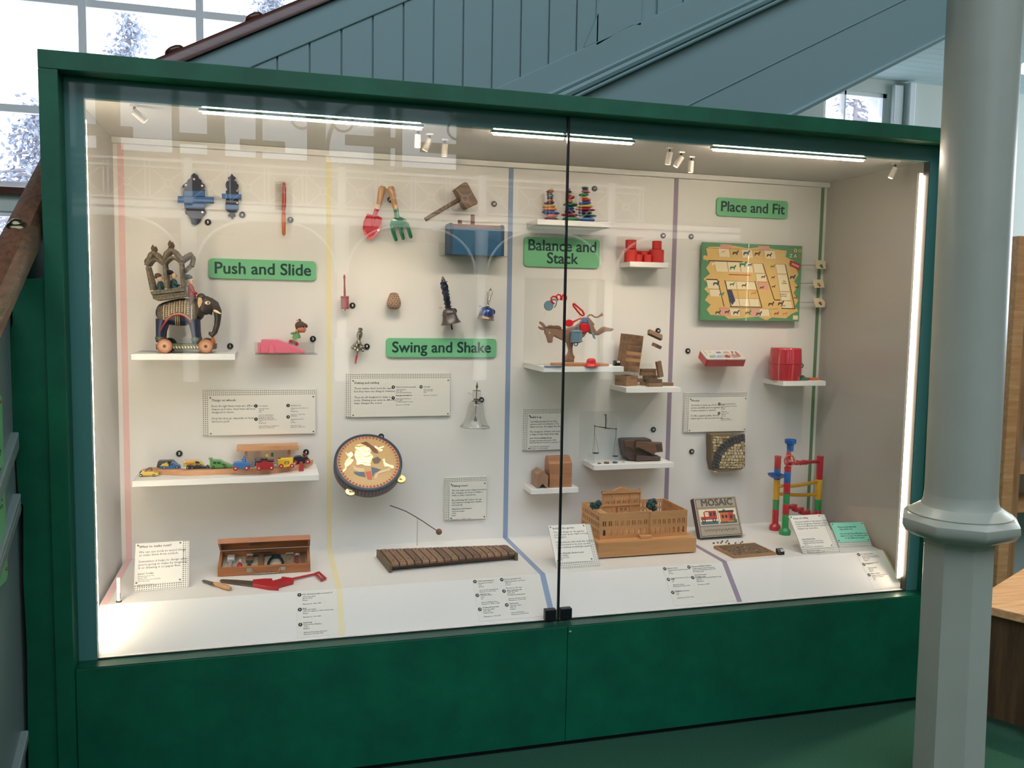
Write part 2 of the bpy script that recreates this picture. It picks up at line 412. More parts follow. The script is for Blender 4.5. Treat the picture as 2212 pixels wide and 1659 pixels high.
# green sign on the stair side
t = thing('stair_sign', (XL + .004, -.33, .62), 'green wall sign fixed on the pale stair side left of the display case', 'sign')
g = G(); g.prism([(-.80, .34), (-.215, .34 + .0), (-.2, .355), (-.2, .86), (-.215, .875), (-.80, .875)], XL + .002, XL + .010, ax='x')
g.ob('sign_board', mat('sign_mint_green', C(120, 196, 134), .45), t)
Tt = Matrix(((0, 0, 1, XL + .0103), (1, 0, 0, -.225), (0, 1, 0, .73), (0, 0, 0, 1)))
text('instantly recently\n\nother things\nto share.\n\nabout making\nand to explore', .026, Tt, mat('sign_dark_green', C(24, 74, 56), .6), t, align='RIGHT')
g = G()
for zz in (.375, .855): g.lathe([(.006, 0), (.006, .002), (.003, .004)], (XL + .0102, -.218, zz), 10, 'x')
g.ob('fixing_screw', m_brass, t)

# ------------------------------------------------------------------ iron column
cc = at(2080, 1125, -.62); hr = cc.z - FLOOR; cc.z = FLOOR
t = thing('iron_column', cc, 'grey-green painted iron column with moulded collar standing before the display case', 'column')
T0 = Matrix.Translation(cc) @ Euler((0, -.0155, 0)).to_matrix().to_4x4(); ph8 = pi / 8 + R_(4)
g = G(T0); g.lathe([(.116, 0), (.1105, hr - .075), (.114, hr - .062), (.122, hr - .05)], n=8, ph=ph8)
g.ob('lower_shaft', m_col, t)
g = G(T0); g.lathe([(.122, hr - .055), (.150, hr - .046), (.174, hr - .03), (.186, hr - .01), (.184, hr + .010), (.168, hr + .026)], n=8, ph=ph8)
g.lathe([(.154, hr + .018), (.157, hr + .03), (.138, hr + .042), (.130, hr + .048), (.119, hr + .054), (.112, hr + .07), (.1095, hr + .095)], n=40)
g.ob('collar', m_col, t, 35)
g = G(T0); g.lathe([(.1095, hr + .085), (.1085, hr + 1.9), (.107, 9 - FLOOR)], n=48)
g.ob('upper_shaft', m_col, t, 60)

# ------------------------------------------------------------------ things to the right of the column
tb = thing('low_table', (3.6, -.2, FLOOR), 'low pale wooden table with brown panel side standing beyond the iron column', 'table')
Tt = Matrix.Translation((3.2276, -.31, FLOOR)) @ Euler((0, 0, R_(-62))).to_matrix().to_4x4()
g = G(Tt); g.box((-.1, 0, .44), (1.2, .85, .475), .004); g.ob('tabletop', wood('pale_pine', C(238, 196, 150), C(205, 150, 98), .4, 3, 0), tb)
g = G(Tt); g.box((-.08, .025, .03), (.13, .05, .44)); g.ob('side_panel', wood('dark_plywood', C(108, 80, 52), C(74, 54, 36), .6, 3, 2), tb)
g = G(Tt); g.box((.13, -.005, 0), (.2, .07, .44), .003); g.ob('leg', wood('red_brown_wood', C(104, 62, 42), C(80, 46, 30), .5, 4, 2), tb)
g = G(Tt); g.box((-.1, .0, 0), (-.05, .07, .44), .003); g.ob('leg', MATS['red_brown_wood'], tb)
# tall open shelf unit far right
def atp(u, v, Y): return at(u, v, Y)
YS = .9
p0 = at(2166, 1150, YS); p1 = at(2205, 380, YS)
ts = thing('shelf_unit', (p0.x + .4, YS + .2, FLOOR), 'tall pale wooden shelf unit at the edge of the room beyond the column', 'shelf unit')
G().box((p0.x - .02, YS, FLOOR), (p0.x + .05, YS + .4, 1.58), .004).ob('side_panel', m_oak, ts)
G().box((p0.x + .05, YS + .005, FLOOR), (p0.x + .10, YS + .05, 1.58), .003).ob('upright', wood('mid_oak', C(186, 140, 96), C(150, 108, 70), .4, 3, 2), ts)
G().box((p0.x + .05, YS + .37, FLOOR), (p0.x + 1.0, YS + .4, 1.58)).ob('back_panel', mat('shelf_back_paint', C(176, 190, 182), .6), ts)
for zz in (.05, .27, .62, .98, 1.55):
    G().box((p0.x + .05, YS + .03, zz - .012), (p0.x + 1.0, YS + .38, zz + .012)).ob('shelf_board', m_oak, ts)
q = at(2206, 1010, YS + .12)
cup = lambda x, y, z, lab, mm: tag(G().lathe([(.028, 0), (.036, .06), (.036, .062), (.032, .062), (.026, .006)], (x, y, z), 16).ob('cup', mm, None, 40), lab, 'cup')
cup(p0.x + .16, YS + .12, .632, 'blue and white cup on the wooden shelf unit beyond the column', mat('blue_glaze', C(40, 80, 170), .25))
g = G(); g.box((p0.x + .12, YS + .1, .992), (p0.x + .34, YS + .3, 1.03)); tag(g.ob('paper_stack', mat('cream_paper', C(220, 214, 196), .7)), 'stack of cream papers on the upper shelf of the wooden unit', 'papers')
# round wall lamp far right
lp = at(2214, 148, 1.6)
t = thing('round_lamp', lp, 'small glowing round lamp high up beside the iron column', 'lamp')
G().ball((lp.x, lp.y, lp.z), .035, 14, 8).ob('globe', mat('lamp_glow', (1, .85, .6, 1), emit=(1, .8, .5, 1), es=25), t, 60)
G().cyl((lp.x, lp.y, lp.z + .03), (lp.x, lp.y, lp.z + .5), .006, 8).ob('stem', m_black, t)
ll = bpy.data.lights.new('table_spot', 'SPOT'); ll.energy = 160; ll.color = (1, .84, .62); ll.spot_size = R_(46); ll.shadow_soft_size = .06
lo_ = bpy.data.objects.new('table_spot', ll); COL.objects.link(lo_); lo_.location = (4.1, .2, 2.6)
lo_.rotation_euler = (Vector((3.45, -.35, 0)) - Vector((4.1, .2, 2.6))).to_track_quat('-Z', 'Y').to_euler()

# ------------------------------------------------------------------ gallery across the hall (mirrored in the glass)
YG = -16.0
gt = thing('gallery', (0, YG, 2.6), 'white iron gallery with crossed balustrade panels across the hall, mirrored in the glass', 'gallery')
kz = lambda z: 1.136 + (z - 1.136) * (16 + 2.93) / 10.93
zt, xt, xbm = kz(2.775), kz(2.70), kz(2.36)
g = G()
for (za, zb) in ((zt, zt + .05), (xt, xt + .03), (xbm - .03, xbm)): g.box((-5, YG - .03, za), (9, YG + .03, zb))
pw = .765; n = 18
for k in range(n + 1):
    x = -4.85 + k * pw
    if k % 4 == 1: g.box((x - .08, YG - .06, xbm - .1), (x + .08, YG + .06, zt + .1))
    else:
        g.box((x - .055, YG - .015, xbm), (x - .03, YG + .015, zt)); g.box((x + .03, YG - .015, xbm), (x + .055, YG + .015, zt))
g.ob('balustrade_rail', m_galw, gt)
for k in range(n):
    x0, x1 = -4.85 + k * pw + .06, -4.85 + (k + 1) * pw - .06; xm, zmid = (x0 + x1) / 2, (xt + xbm) / 2
    g = G(); g.torus((xm, YG, zmid), .07, .014, 'y', 16, 6)
    for (xx, zz) in ((x0, xbm), (x1, xbm), (x0, xt), (x1, xt)):
        d = Vector((xm - xx, 0, zmid - zz)); d = d * (1 - .07 / d.length)
        g.cyl((xx, YG, zz), (xx + d.x, YG, zz + d.z), .013, 6)
    g.ob('balustrade_panel', m_galw, gt)
g = G(); zb = kz(2.30)
g.box((-9, YG - .05, zb - .08), (12, YG + .02, zb + .03)); g.box((-9, YG - .1, zb - .28), (12, YG + .0, zb - .13))
g.ob('fascia', m_galw, gt)
G().box((-9, YF, zb - .3), (12, YG - .12, zb - .1)).ob('gallery_deck', m_halld, gt)
for k in range(1, n + 1, 4):
    x = -4.85 + k * pw
    g = G(); g.lathe([(.16, 0), (.16, .9), (.1, .92), (.1, zb - .28 - FLOOR - 1.0), (.14, zb - .28 - FLOOR - .95), (.16, zb - .28 - FLOOR)], (x, YG, FLOOR), 12)
    for s in (-1, 1):
        g.tube([(x + s * (.12 + 1.0 * (1 - cos(a))), YG, zb - 1.3 + 1.0 * sin(a)) for a in [pi / 2 * i / 10 for i in range(11)]], .03, 6)
    g.ob('gallery_post', m_galw, gt, 40)
g = G()
for x in (-4.6, -3.2, -1.35, .35, 1.7, 3.4, 5.2): g.box((x - .07, YG - 1.2, zt), (x + .07, YG - 1.05, 9))
for (xa_, xb_, za_) in ((-1.35, -.35, 4.55), (-.05, .9, 4.5), (-3.2, -2.2, 4.6), (2.2, 3.4, 4.75), (3.9, 5.2, 4.7)): g.box((xa_, YG - 1.2, za_), (xb_, YG - 1.1, za_ + .22))
for s, x in ((1, 1.7), (-1, 1.7), (1, 5.2), (-1, 5.2)):
    g.tube([(x + s * (.1 + .8 * (1 - cos(a))), YG - 1.12, 4.5 + 1.2 * sin(a)) for a in [pi / 2 * i / 10 for i in range(11)]], .05, 6)
    g.torus((x + s * .45, YG - 1.12, 5.25), .22, .03, 'y', 18, 6)
struct(tag(g.ob('roof_timber', m_beam), 'dark roof timbers and braces above the gallery across the hall', None))

# ------------------------------------------------------------------ trees outside the big window
m_leaf = mat('hazed_needle_foliage', C(150, 158, 175), .8)  # leaf colour paled and blued to carry the overexposed haze
m_bark = mat('grey_bark', C(140, 135, 145), .9)
def conifer(px, py, Y, h, w, seed, label, base_z=FLOOR):
    rnd = random.Random(seed); p = at(px, py, Y); x0, zt_ = p.x, p.z
    t = thing('conifer_tree', (x0, Y, base_z), label, 'tree', 'trees outside the window')
    G().tube([(x0, Y, base_z), (x0 + .1, Y, (zt_ + base_z) / 2), (x0, Y, zt_)], [.22, .12, .02], 8).ob('trunk', m_bark, t)
    g = G(); g2 = G()
    nb = 46
    for i in range(nb):
        f = (i + .5) / nb; z = zt_ - f * h; rr = w * (f ** .8) * rnd.uniform(.65, 1.1); a = rnd.uniform(0, 2 * pi)
        d = Vector((cos(a), sin(a) * .7, 0)); q = [Vector((x0, Y, z)) + d * (rr * s) + Vector((0, 0, (.10 * s - .28 * s * s) * rr)) for s in (0, .35, .7, 1)]
        g2.tube(q, [.05, .035, .02, .008], 5)
        for j in range(60):
            s = rnd.uniform(.25, 1.05); c = q[0].lerp(q[3], s) + Vector((rnd.gauss(0, .12), rnd.gauss(0, .12), rnd.gauss(-.08, .12) + .08 * s))
            L_ = rnd.uniform(.05, .15); dd = Vector((rnd.uniform(-1, 1), rnd.uniform(-1, 1), rnd.uniform(-1.1, .1))).normalized(); n_ = dd.orthogonal().normalized() * L_ * .28
            g.face((c, c + dd * L_ * .5 + n_, c + dd * L_, c + dd * L_ * .5 - n_))
    g2.ob('branches', m_bark, t); g.ob('foliage', m_leaf, t)
conifer(276, 30, 17, 4.6, 1.55, 3, 'slim pale conifer seen through the window above the case corner')
conifer(75, 225, 14, 3.6, 1.9, 5, 'broad conifer crown seen low in the window beside the case')
conifer(590, -60, 19, 2.2, 1.1, 9, 'conifer tip by the stair handrail outside the upper window')
conifer(1850, 150, 13, 5, 2.6, 12, 'dark conifer filling the small window over the case corner')
# ------------------------------------------------------------------ the display case
D, SH, E0, B0 = .709, .1247, .162, .03          # back wall depth, shelf height, shelf front edge, slope foot
XR = 3.105; XLi = -.034; ZC = 1.762
case = thing('display_case', (1.53, .35, FLOOR), 'large green museum display case with glass front and white lit interior', 'display case')
ZT, ZI = 1.865, 1.81
yo = -.075
X0, X1 = -.107, 3.177
g = G(); g.box((X0, yo, FLOOR), (X0 + .052, .02, ZI + .0005), .002); g.ob('frame_post', m_green, case)
g = G(); g.box((X1 - .052, yo, FLOOR), (X1, .02, ZI + .0005), .002); g.ob('frame_post', m_green, case)
g = G(); g.box((X0, yo, ZI + .001), (X1, .06, ZT), .002); g.ob('frame_top_rail', m_green, case)
g = G(); g.box((X0 + .053, -.06, FLOOR + .02), (1.565, .0, -.0035), .0015); g.ob('base_panel', m_green, case)
g = G(); g.box((1.5668, -.06, FLOOR + .02), (X1 - .053, .0, -.0035), .0015); g.ob('base_panel', m_green, case)
g = G(); g.box((X0 + .053, -.058, -.003), (X1 - .053, .03, -.0005), .0008); g.ob('ledge', m_greenl, case)
g = G(); g.box((X0 + .053, -.045, FLOOR), (X1 - .053, 0, FLOOR + .02)); g.ob('plinth_recess', m_black, case)
tag(G().box((1.571, -.063, -.024), (1.579, -.059, -.019)).ob('chipped_corner', mat('raw_fibreboard', C(176, 168, 140), .8), case), 'bare chipped corner of the board')
# scribed infill panel to the stair
zs = [(28, 620), (29, 700), (18, 730), (30, 900), (42, 1080), (52, 1090), (52, 1250), (60, 1400), (63, 1658)]
pts = [(at(u, v, -.05).x, at(u, v, -.05).z) for u, v in zs]
g = G(); g.prism([(X0, 1.205)] + [(-.19, 1.2)] + pts + [(pts[-1][0], FLOOR), (X0, FLOOR)], -.062, -.05, .001); g.ob('infill_panel', m_green, case)
g = G(); g.box((-.19, .35, FLOOR), (X0, .37, 1.45)); g.box((X0 + .002, .03, FLOOR), (X0 + .02, .74, 1.86)); g.ob('end_panel', m_green, case)
# inner door frame behind the glass
g = G(); g.box((X0 + .052, 0, 0), (0, .02, ZI)); g.ob('inner_stile', m_inner, case)
g = G(); g.box((3.0695, 0, 0), (X1 - .052, .02, ZI)); g.ob('inner_stile', m_inner, case)
g = G(); g.box((0, 0, 1.75), (1.5412, .02, ZI)); g.ob('inner_head', m_inner, case)
g = G(); g.box((1.5498, 0, 1.75), (3.0695, .02, ZI)); g.ob('inner_head', m_inner, case)
g = G(); g.box((3.0675, .0, 0.0), (3.0695, .03, 1.75)); g.ob('side_gasket', m_black, case)
g = G(); g.box((0, -.001, 0), (3.0695, .004, .004)); g.ob('bottom_gasket', m_black, case)
# glass doors
tag(G().box((.0005, -.012, .0005), (1.5415, -.004, 1.7495), .0004).ob('glass_pane', m_glass, case), 'glass door on the elephant side')
tag(G().box((1.5495, -.012, .0005), (3.069, -.004, 1.7495), .0004).ob('glass_pane', m_glass, case), 'glass door on the marble run side')
G().box((1.5415, -.011, .0), (1.5495, -.002, ZI - .002)).ob('door_gap_seal', m_black, case)
for a in (1.4925, 1.5525): tag(G().box((a, -.022, .008), (a + .0425, .004, .049), .002).ob('door_clamp', m_black, case), 'black square glass clamp')
# lining
g = G(); g.box((XLi - .01, D, 0), (XR + .01, D + .02, 1.86)); g.ob('back_panel', m_white, case)
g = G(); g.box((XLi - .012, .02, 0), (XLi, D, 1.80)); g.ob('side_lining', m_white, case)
g = G(); g.box((XR, .02, 0), (XR + .012, D, 1.80)); g.ob('side_lining', m_whiteshade, case)
g = G(); g.box((XLi, .02, ZC), (XR, D, ZC + .015)); g.ob('ceiling_lining', m_white, case)
g = G(); g.box((XLi, D - .022, 1.7386), (XR, D - .001, ZC - .001), .001); g.ob('ceiling_batten', m_white, case)
G().box((XLi - .02, D + .02, FLOOR), (XR + .02, D + .03, 1.86)).ob('rear_board', m_green, case)
G().box((X0, .06, 1.79), (X1, D + .03, 1.86)).ob('top_board', m_green, case)
xpl, xpr = -.0187, 3.0925
g = G(); g.prism([(.004, 0), (B0, 0), (E0, SH), (D, SH), (D, -.02), (.004, -.02)], xpl - .002, 3.079, ax='x'); g.ob('stepped_plinth', m_white, case)
g = G(); g.prism([(.03, 0), (E0 + .002, SH - .002), (D, SH - .002), (D, -.02), (.03, -.02)], 3.0795, 3.0925, ax='x'); g.ob('plinth_end', mat('moss_green_paint', C(150, 148, 100), .5), case)
# painted stripes over wall, shelf and slope
def stripe(xa, xb, col, lab):
    g = G(); e = .0009
    g.box((xa, D - e, SH), (xb, D + .001, 1.7386))
    if lab != 'green':
        g.box((xa, E0, SH - .001), (xb, D, SH + e))
        a, b = Vector((0, B0, 0)), Vector((0, E0, SH)); n = Vector((0, -(b - a).z, (b - a).y)).normalized() * e
        q = [(a + n), (b + n), (b - n), (a - n)]
        g.prism([(v.y, v.z) for v in q], xa, xb, ax='x')
    tag(g.ob('stripe', mat(lab + '_stripe_paint', col, .5), case), lab + ' painted stripe')
stripe(-.0185, .0035, C(232, 192, 190), 'pink')
stripe(.760, .779, C(236, 224, 180), 'yellow')
stripe(1.527, 1.5485, C(140, 158, 188), 'blue')
stripe(2.3045, 2.326, C(150, 134, 152), 'purple')
stripe(3.073, 3.0905, C(104, 136, 98), 'green')
# strip lights
m_led = mat('warm_led', (1, .9, .75, 1), emit=(1, .84, .67, 1), es=140)
def led(a, b): G().box(a, b).ob('led_strip', m_led, case)
for (xa_, xb_) in ((.335, 1.03), (1.285, 1.538), (1.552, 1.80), (2.13, 2.78)):
    led((xa_, .026, 1.737), (xb_, .036, 1.743))
    G().box((xa_ - .01, .022, 1.743), (xb_ + .01, .04, ZC)).ob('led_channel', m_white, case)
m_led2 = mat('warm_led_upright', (1, .9, .75, 1), emit=(1, .80, .6, 1), es=62)
G().box((3.0575, .033, .05), (3.0665, .039, 1.70)).ob('led_strip', m_led2, case)
G().box((-.012, .024, .05), (.0, .03, 1.69)).ob('led_strip', m_led2, case)
G().box((3.0565, .0395, .04), (3.075, .052, 1.71)).ob('led_channel', m_white, case)
# spot lamps under the case ceiling
m_lampw = mat('white_lamp_enamel', C(235, 228, 215), .35)
def spot(u, v, yy, tilt, lab, aim=None):
    p = at(u, v, yy); x = p.x
    t = thing('spotlight', (x, yy, ZC), lab, 'spotlight', 'spotlights under the case ceiling')
    G().box((x - .012, yy - .008, ZC - .006), (x + .012, yy + .008, ZC)).ob('mount', m_lampw, t)
    G().cyl((x, yy, ZC - .005), (x, yy, ZC - .022), .004, 8).ob('swivel', m_black, t)
    T0 = Matrix.Translation((x, yy, ZC - .022)) @ Euler(tilt).to_matrix().to_4x4()
    G(T0).lathe([(.007, .006), (.0115, .004), (.0115, -.04), (.0095, -.041)], n=16).ob('lamp_body', m_lampw, t, 40)
    G(T0).lathe([(.009, -.0405), (.009, -.0415)], n=14).ob('lens', mat('spot_lens', (1, .9, .7, 1), emit=(1, .82, .55, 1), es=6), t)
    if aim:
        l = bpy.data.lights.new('case_spot', 'SPOT'); l.energy = aim[3] * 1.3; l.color = (1, .80, .58); l.spot_size = R_(70); l.spot_blend = .8; l.shadow_soft_size = .012
        o = bpy.data.objects.new('case_spot', l); COL.objects.link(o); s = Vector((x, yy, ZC - .075)); o.location = s
        o.rotation_euler = (Vector(aim[:3]) - s).to_track_quat('-Z', 'Y').to_euler()
spot(290, 230, .10, (.3, -.9, 0), 'spotlight in the upper corner over the pink stripe')
spot(903, 285, .16, (.2, 0, 0), 'upright spotlight of the three over the mallet, first from the trowel side', (.95, .7, .75, 7))
spot(928, 285, .22, (.2, .4, 0), 'tilted spotlight in the middle of the three over the mallet')
spot(961, 288, .30, (.2, 0, 0), 'spotlight of the three over the mallet, next to the blue stripe')
spot(1447, 320, .16, (.2, .1, 0), 'spotlight of the three over the red cylinders, beside the stone stacks', (2.0, .7, .7, 7))
spot(1472, 320, .22, (.2, .5, 0), 'tilted middle spotlight of the three over the red cylinders')
spot(1494, 322, .30, (.1, 0, 0), 'spotlight of the three over the red cylinders, beside the purple stripe')
spot(1934, 352, .14, (.2, .35, 0), 'single spotlight near the upright light strip', (2.5, .7, .6, 9))
# ------------------------------------------------------------------ shelves, signs, cards and number discs
def rrect(x0, z0, x1, z1, r, n=5):
    P = []
    for (cx, cz, a0) in ((x1 - r, z1 - r, 0), (x0 + r, z1 - r, 90), (x0 + r, z0 + r, 180), (x1 - r, z0 + r, 270)):
        for i in range(n + 1):
            a = R_(a0 + 90 * i / n); P.append((cx + r * cos(a), cz + r * sin(a)))
    return P
def shelf(x0, x1, zt, y0, lab, th=.0225):
    g = G(); g.box((x0, y0, zt - th), (x1, D - .001, zt), .0012)
    t = tag(g.ob('wall_shelf', m_shelf), lab, 'shelf')
    return t
Z1, Z2, Z3, Z4, Z5, Z6, Z7, Z8, Z9 = .9525, .485, 1.512, 1.353, .9055, .807, .4635, .3635, .8285
shelf(.050, .410, Z1, .46, 'white wall shelf carrying the elephant on wheels')
shelf(.045, .716, Z2, .46, 'long white wall shelf carrying the toy cars and wooden train')
shelf(1.610, 1.936, Z3, .548, 'white wall shelf under the three stacks of coloured stones')
shelf(2.051, 2.234, Z4, .597, 'small white wall shelf carrying the red cylinders')
shelf(1.609, 1.962, Z5, .423, 'deep white wall shelf carrying the kicking donkey')
shelf(2.017, 2.277, Z6, .520, 'white wall shelf under the toppling wooden block tower')
shelf(1.896, 2.278, Z7, .565, 'white wall shelf with the hanging scales and brown box')
shelf(1.617, 1.835, Z8, .589, 'small white wall shelf carrying the two house blocks')
shelf(2.801, 3.027, Z9, .539, 'white wall shelf under the red barrel, beside the green stripe')

m_sign = mat('sign_green', C(118, 190, 142), .45)
m_stext = mat('sign_lettering', C(18, 56, 52), .5)
def green_sign(tl, br, words, lab, size, ls=1.0):
    a, b = at(*tl, .699), at(*br, .699); x0, x1, z1, z0 = a.x, b.x, a.z, b.z
    t = thing('heading_sign', ((x0 + x1) / 2, .704, z0), lab, 'sign')
    g = G(); g.prism(rrect(x0, z0, x1, z1, .016), .6985, D - .0005, .0008); g.ob('sign_board', m_sign, t)
    text(words, size, TW((x0 + x1) / 2, .6980, (z0 + z1) / 2), m_stext, t, align='CENTER', valign='CENTER', bold=.020, res=4, line=ls, fit=(x1 - x0) * .89)
green_sign((450, 557.5), (683, 606.5), 'Push and Slide', 'green sign reading Push and Slide beside the toy elephant', .0560)
green_sign((834, 730), (1072, 772), 'Swing and Shake', 'green sign reading Swing and Shake under the handbells', .0515)
green_sign((1132.5, 511), (1294.5, 580), 'Balance and\nStack', 'green sign reading Balance and Stack over the kicking donkey', .0565, .8)
green_sign((1549, 426), (1701, 473.5), 'Place and Fit', 'green sign reading Place and Fit above the zoo board game', .053)

# cards: T maps the card plane (origin top-left corner of the whole board)
m_card = mat('white_card', (.80, .77, .70, 1), .5)
m_dot = mat('punched_hole', C(92, 90, 84), .7)
m_screw = mat('grey_screw', C(110, 110, 106), .4, .6)
def card(T, w, h, sides, items, lab, colr=None, name='text_panel', bw=.0225, base=None, th=.006, nums=()):
    o = base or (T @ Vector((w / 2, -h, 0)))
    t = thing(name, o, lab, 'text panel')
    g = G(T); g.prism([(0, 0), (w, 0), (w, -h), (0, -h)][::-1], -th, 0, .0006, ax='z'); g.ob('backing_board', m_card, t)
    L_, Rr, Tt, B_ = ('L' in sides) * bw, ('R' in sides) * bw, ('T' in sides) * bw, ('B' in sides) * bw
    if sides:
        g = G(T); st = bw / 3.0
        def dot(x, y):
            g.face([(x + .0021 * cos(k * pi / 3), y + .0021 * sin(k * pi / 3), .0003) for k in range(6)])
        nx, ny = int(w / st), int(h / st)
        for i in range(nx):
            for j in range(ny):
                x, y = (i + .5) * w / nx, -(j + .5) * h / ny
                if x < L_ or x > w - Rr or y > -Tt or y < -h + B_: dot(x, y)
        g.ob('punched_border', m_dot, t)
    ci = (L_, -Tt, w - Rr, -h + B_)
    if sides:
        g = G(T); g.prism([(ci[0], ci[1]), (ci[2], ci[1]), (ci[2], ci[3]), (ci[0], ci[3])][::-1], .0004, .0024, .0003, ax='z')
        g.ob('card_face', colr or m_card, t)
        for x in (ci[0] + .008, ci[2] - .008):
            for y in (ci[1] - .008, ci[3] + .008): G(T).lathe([(.0035, .0024), (.0035, .0029), (.002, .0033)], (x, y, 0), 8).ob('fixing_screw', m_screw, t)
    zt = .0027 if sides else .0005
    for (x, y, s, body, b) in items:
        text(body, s, T @ Matrix.Translation((ci[0] + x, ci[1] - y, zt)), m_ink, t, bold=b, res=1, depth=.0002, line=1.05)
    for (x, y, nn) in nums:
        g = G(T); g.lathe([(.0072, zt - .0002), (.0072, zt)], (ci[0] + x, ci[1] - y, 0), 14); d = g.ob('number_dot', m_ink, t)
        text(nn, .009, T @ Matrix.Translation((ci[0] + x, ci[1] - y, zt + .0003)), m_card, d, name='number', align='CENTER', valign='CENTER', bold=.03, res=1, depth=.0002)
    return t
def wall_card(tl, br, *a, **k):
    p, q = at(*tl, .700), at(*br, .700)
    return card(TW(p.x, .700, p.z), q.x - p.x, p.z - q.z, *a, **k)
S = .0118; SB = .0132
wall_card((436.5, 843), (681, 936), 'LT',
    [(.012, .012, SB, 'Things on wheels', .02), (.012, .036, S, 'Even though these toys are different\nshapes and sizes, they have all been\ndesigned to move.\n\nHow far they go depends on how\nhard you push.', 0),
     (.192, .040, .0068, 'Toy elephant\n\n\n\n\n\n\nSmall Shots Tiny Pops', .02), (.192, .0515, .0062, 'Unknown maker\n1800–25\nIndia\n\nGiven by Leigh Ashton\nMuseum no. IS 2-1977\n\nManufactured by Mattel, Inc.\n1970\nHong Kong\n\nGiven by Museum of Childhood\nMuseum no. B.134-2000', 0),
     (.318, .040, .0068, 'Matchbox cars\n\n\n\n\n\nTrain set', .02), (.318, .0515, .0062, 'Manufactured by Mattel, Inc.\n1974\nHong Kong\n\nMuseum no. B.73-1995\n\n\nManufactured by Brio\n1992\nSweden\n\nGiven by a donor\nMuseum no. B.82-1999', 0)],
    'white text panel headed Things on wheels, above the wooden train', nums=((.182, .043, '1'), (.182, .097, '2'), (.308, .043, '3'), (.308, .090, '4')))
wall_card((746.5, 807), (971, 897.5), 'LT',
    [(.012, .010, SB, 'Shaking and rattling', .02), (.012, .034, S, "These rattles don't look the same,\nbut they have one thing in common.\n\nThey are all designed to make a\nnoise. Shaking your arms in different\nways changes the sound.", 0),
     (.186, .032, .0068, 'Painted and carved ivory rattle\n\n\n\n\nSilver-gilt and coral rattle', .02), (.186, .043, .0062, 'Unknown maker\n1800–1850\nSindh, India (now Pakistan)\n\nMuseum no. 03199(IS)\n\nMade by James Hamilton\n1715–1800\nProbably Scotland or London\n\nMuseum no. 4162-1856', 0),
     (.304, .032, .0068, 'Clay rattle', .02), (.304, .043, .0062, 'Unknown maker\nAbout 2000 BC\nSyria\n\nMuseum no. B.14-1964', 0)],
    'white text panel headed Shaking and rattling, above the tambourine', nums=((.175, .035, '8'), (.175, .081, '9'), (.293, .035, '10')))
wall_card((960, 1032), (1049.5, 1119.5), 'LT',
    [(.010, .008, SB, 'Making music', .02), (.010, .030, .0102, 'We can make music using movement,\nlike swinging our arms to shake a\nrattle or play a xylophone.\n\nBy perfecting this action, we can\nturn random swings into rhythm\nand melody.', 0),
     (.010, .112, .0092, 'Xylophone and hammer', .02), (.010, .123, .0086, 'Unknown maker\n1920s\nSpain\n\nMuseum no. B.83:1-1995', 0)],
    'white text panel headed Making music, above the xylophone')
wall_card((1129.5, 883.5), (1217, 970.5), 'LT',
    [(.010, .008, SB, 'Build it up', .02), (.010, .029, .0108, 'Carefully placing blocks takes\npatience and coordination. The\nhigher you go, the bigger the thrill.\n\nThe designers of these sets include\na ridge to help stack them high.', 0),
     (.010, .104, .0092, 'Inner House building blocks', .02), (.010, .115, .0086, 'Designed by Riika Antinpoika, 2004\nMade by Mustard Toys for a company, UK\n\nGiven by the manufacturer\nMuseum no. B.156-2004', 0)],
    'white text panel headed Build it up, beside the dark door gap')
wall_card((1479, 848.5), (1610.5, 930.5), 'LT',
    [(.012, .008, SB, 'Mosaics', .02), (.012, .030, S, 'A mosaic is made up of lots of small\npieces carefully placed together to\ncreate a picture or pattern.\n\nIt’s like a jigsaw puzzle, but the\nmaker gets to choose how it looks.', 0),
     (.168, .029, .0068, 'Floor tile made from stone\n\n\n\n\nMosaic set', .02), (.168, .040, .0062, 'Produced by prisoners in Britain\n1860–75\nEngland\n\n\nUnknown maker\n1950s–60s\nGermany\n\nGiven by E. Franks\nMuseum no. B.94-2000', 0)],
    'white text panel headed Mosaics, above the stone mosaic tile', nums=((.157, .032, '22'), (.157, .076, '23')))

def ray_plane(u, v, o, n):
    q = at(u, v, 0) - CAM; return CAM + q * ((Vector(o) - CAM).dot(n) / q.dot(n))
def lean_card(tl, tr, br, bl, *a, zb=None, **k):
    zb = SH if zb is None else zb
    A, B = atz(*bl, zb + .002), atz(*br, zb + .002); ex = (B - A).normalized(); best = None
    for th in range(5, 75):
        up = Vector((0, sin(R_(th)), cos(R_(th)))); up = (up - ex * up.dot(ex)).normalized(); n = ex.cross(up)
        p = ray_plane(*tl, A, n); w = (p - A).dot(ex)
        q = ray_plane(*tr, A, n); w2 = (q - B).dot(ex)
        e = abs(w) + abs(w2)
        if best is None or e < best[0]: best = (e, up, ((p - A).dot(up) + (q - B).dot(up)) / 2)
    e, up, h = best
    T = frame_T(A + up * h, ex, up); w = (B - A).length
    t = card(T, w, h, *a, base=(A + B) / 2, **k)
    n = ex.cross(up); mid = (A + B) / 2; top = mid + up * h * .8 - n * .007
    foot = Vector((top.x, top.y + .03, zb + .001))
    g = G(); g.prism([(mid.y + .012, zb + .0005), (foot.y, zb + .0005), (top.y, top.z)], mid.x - .002, mid.x + .002, ax='x'); g.ob('easel_strut', m_card, t)
    return t
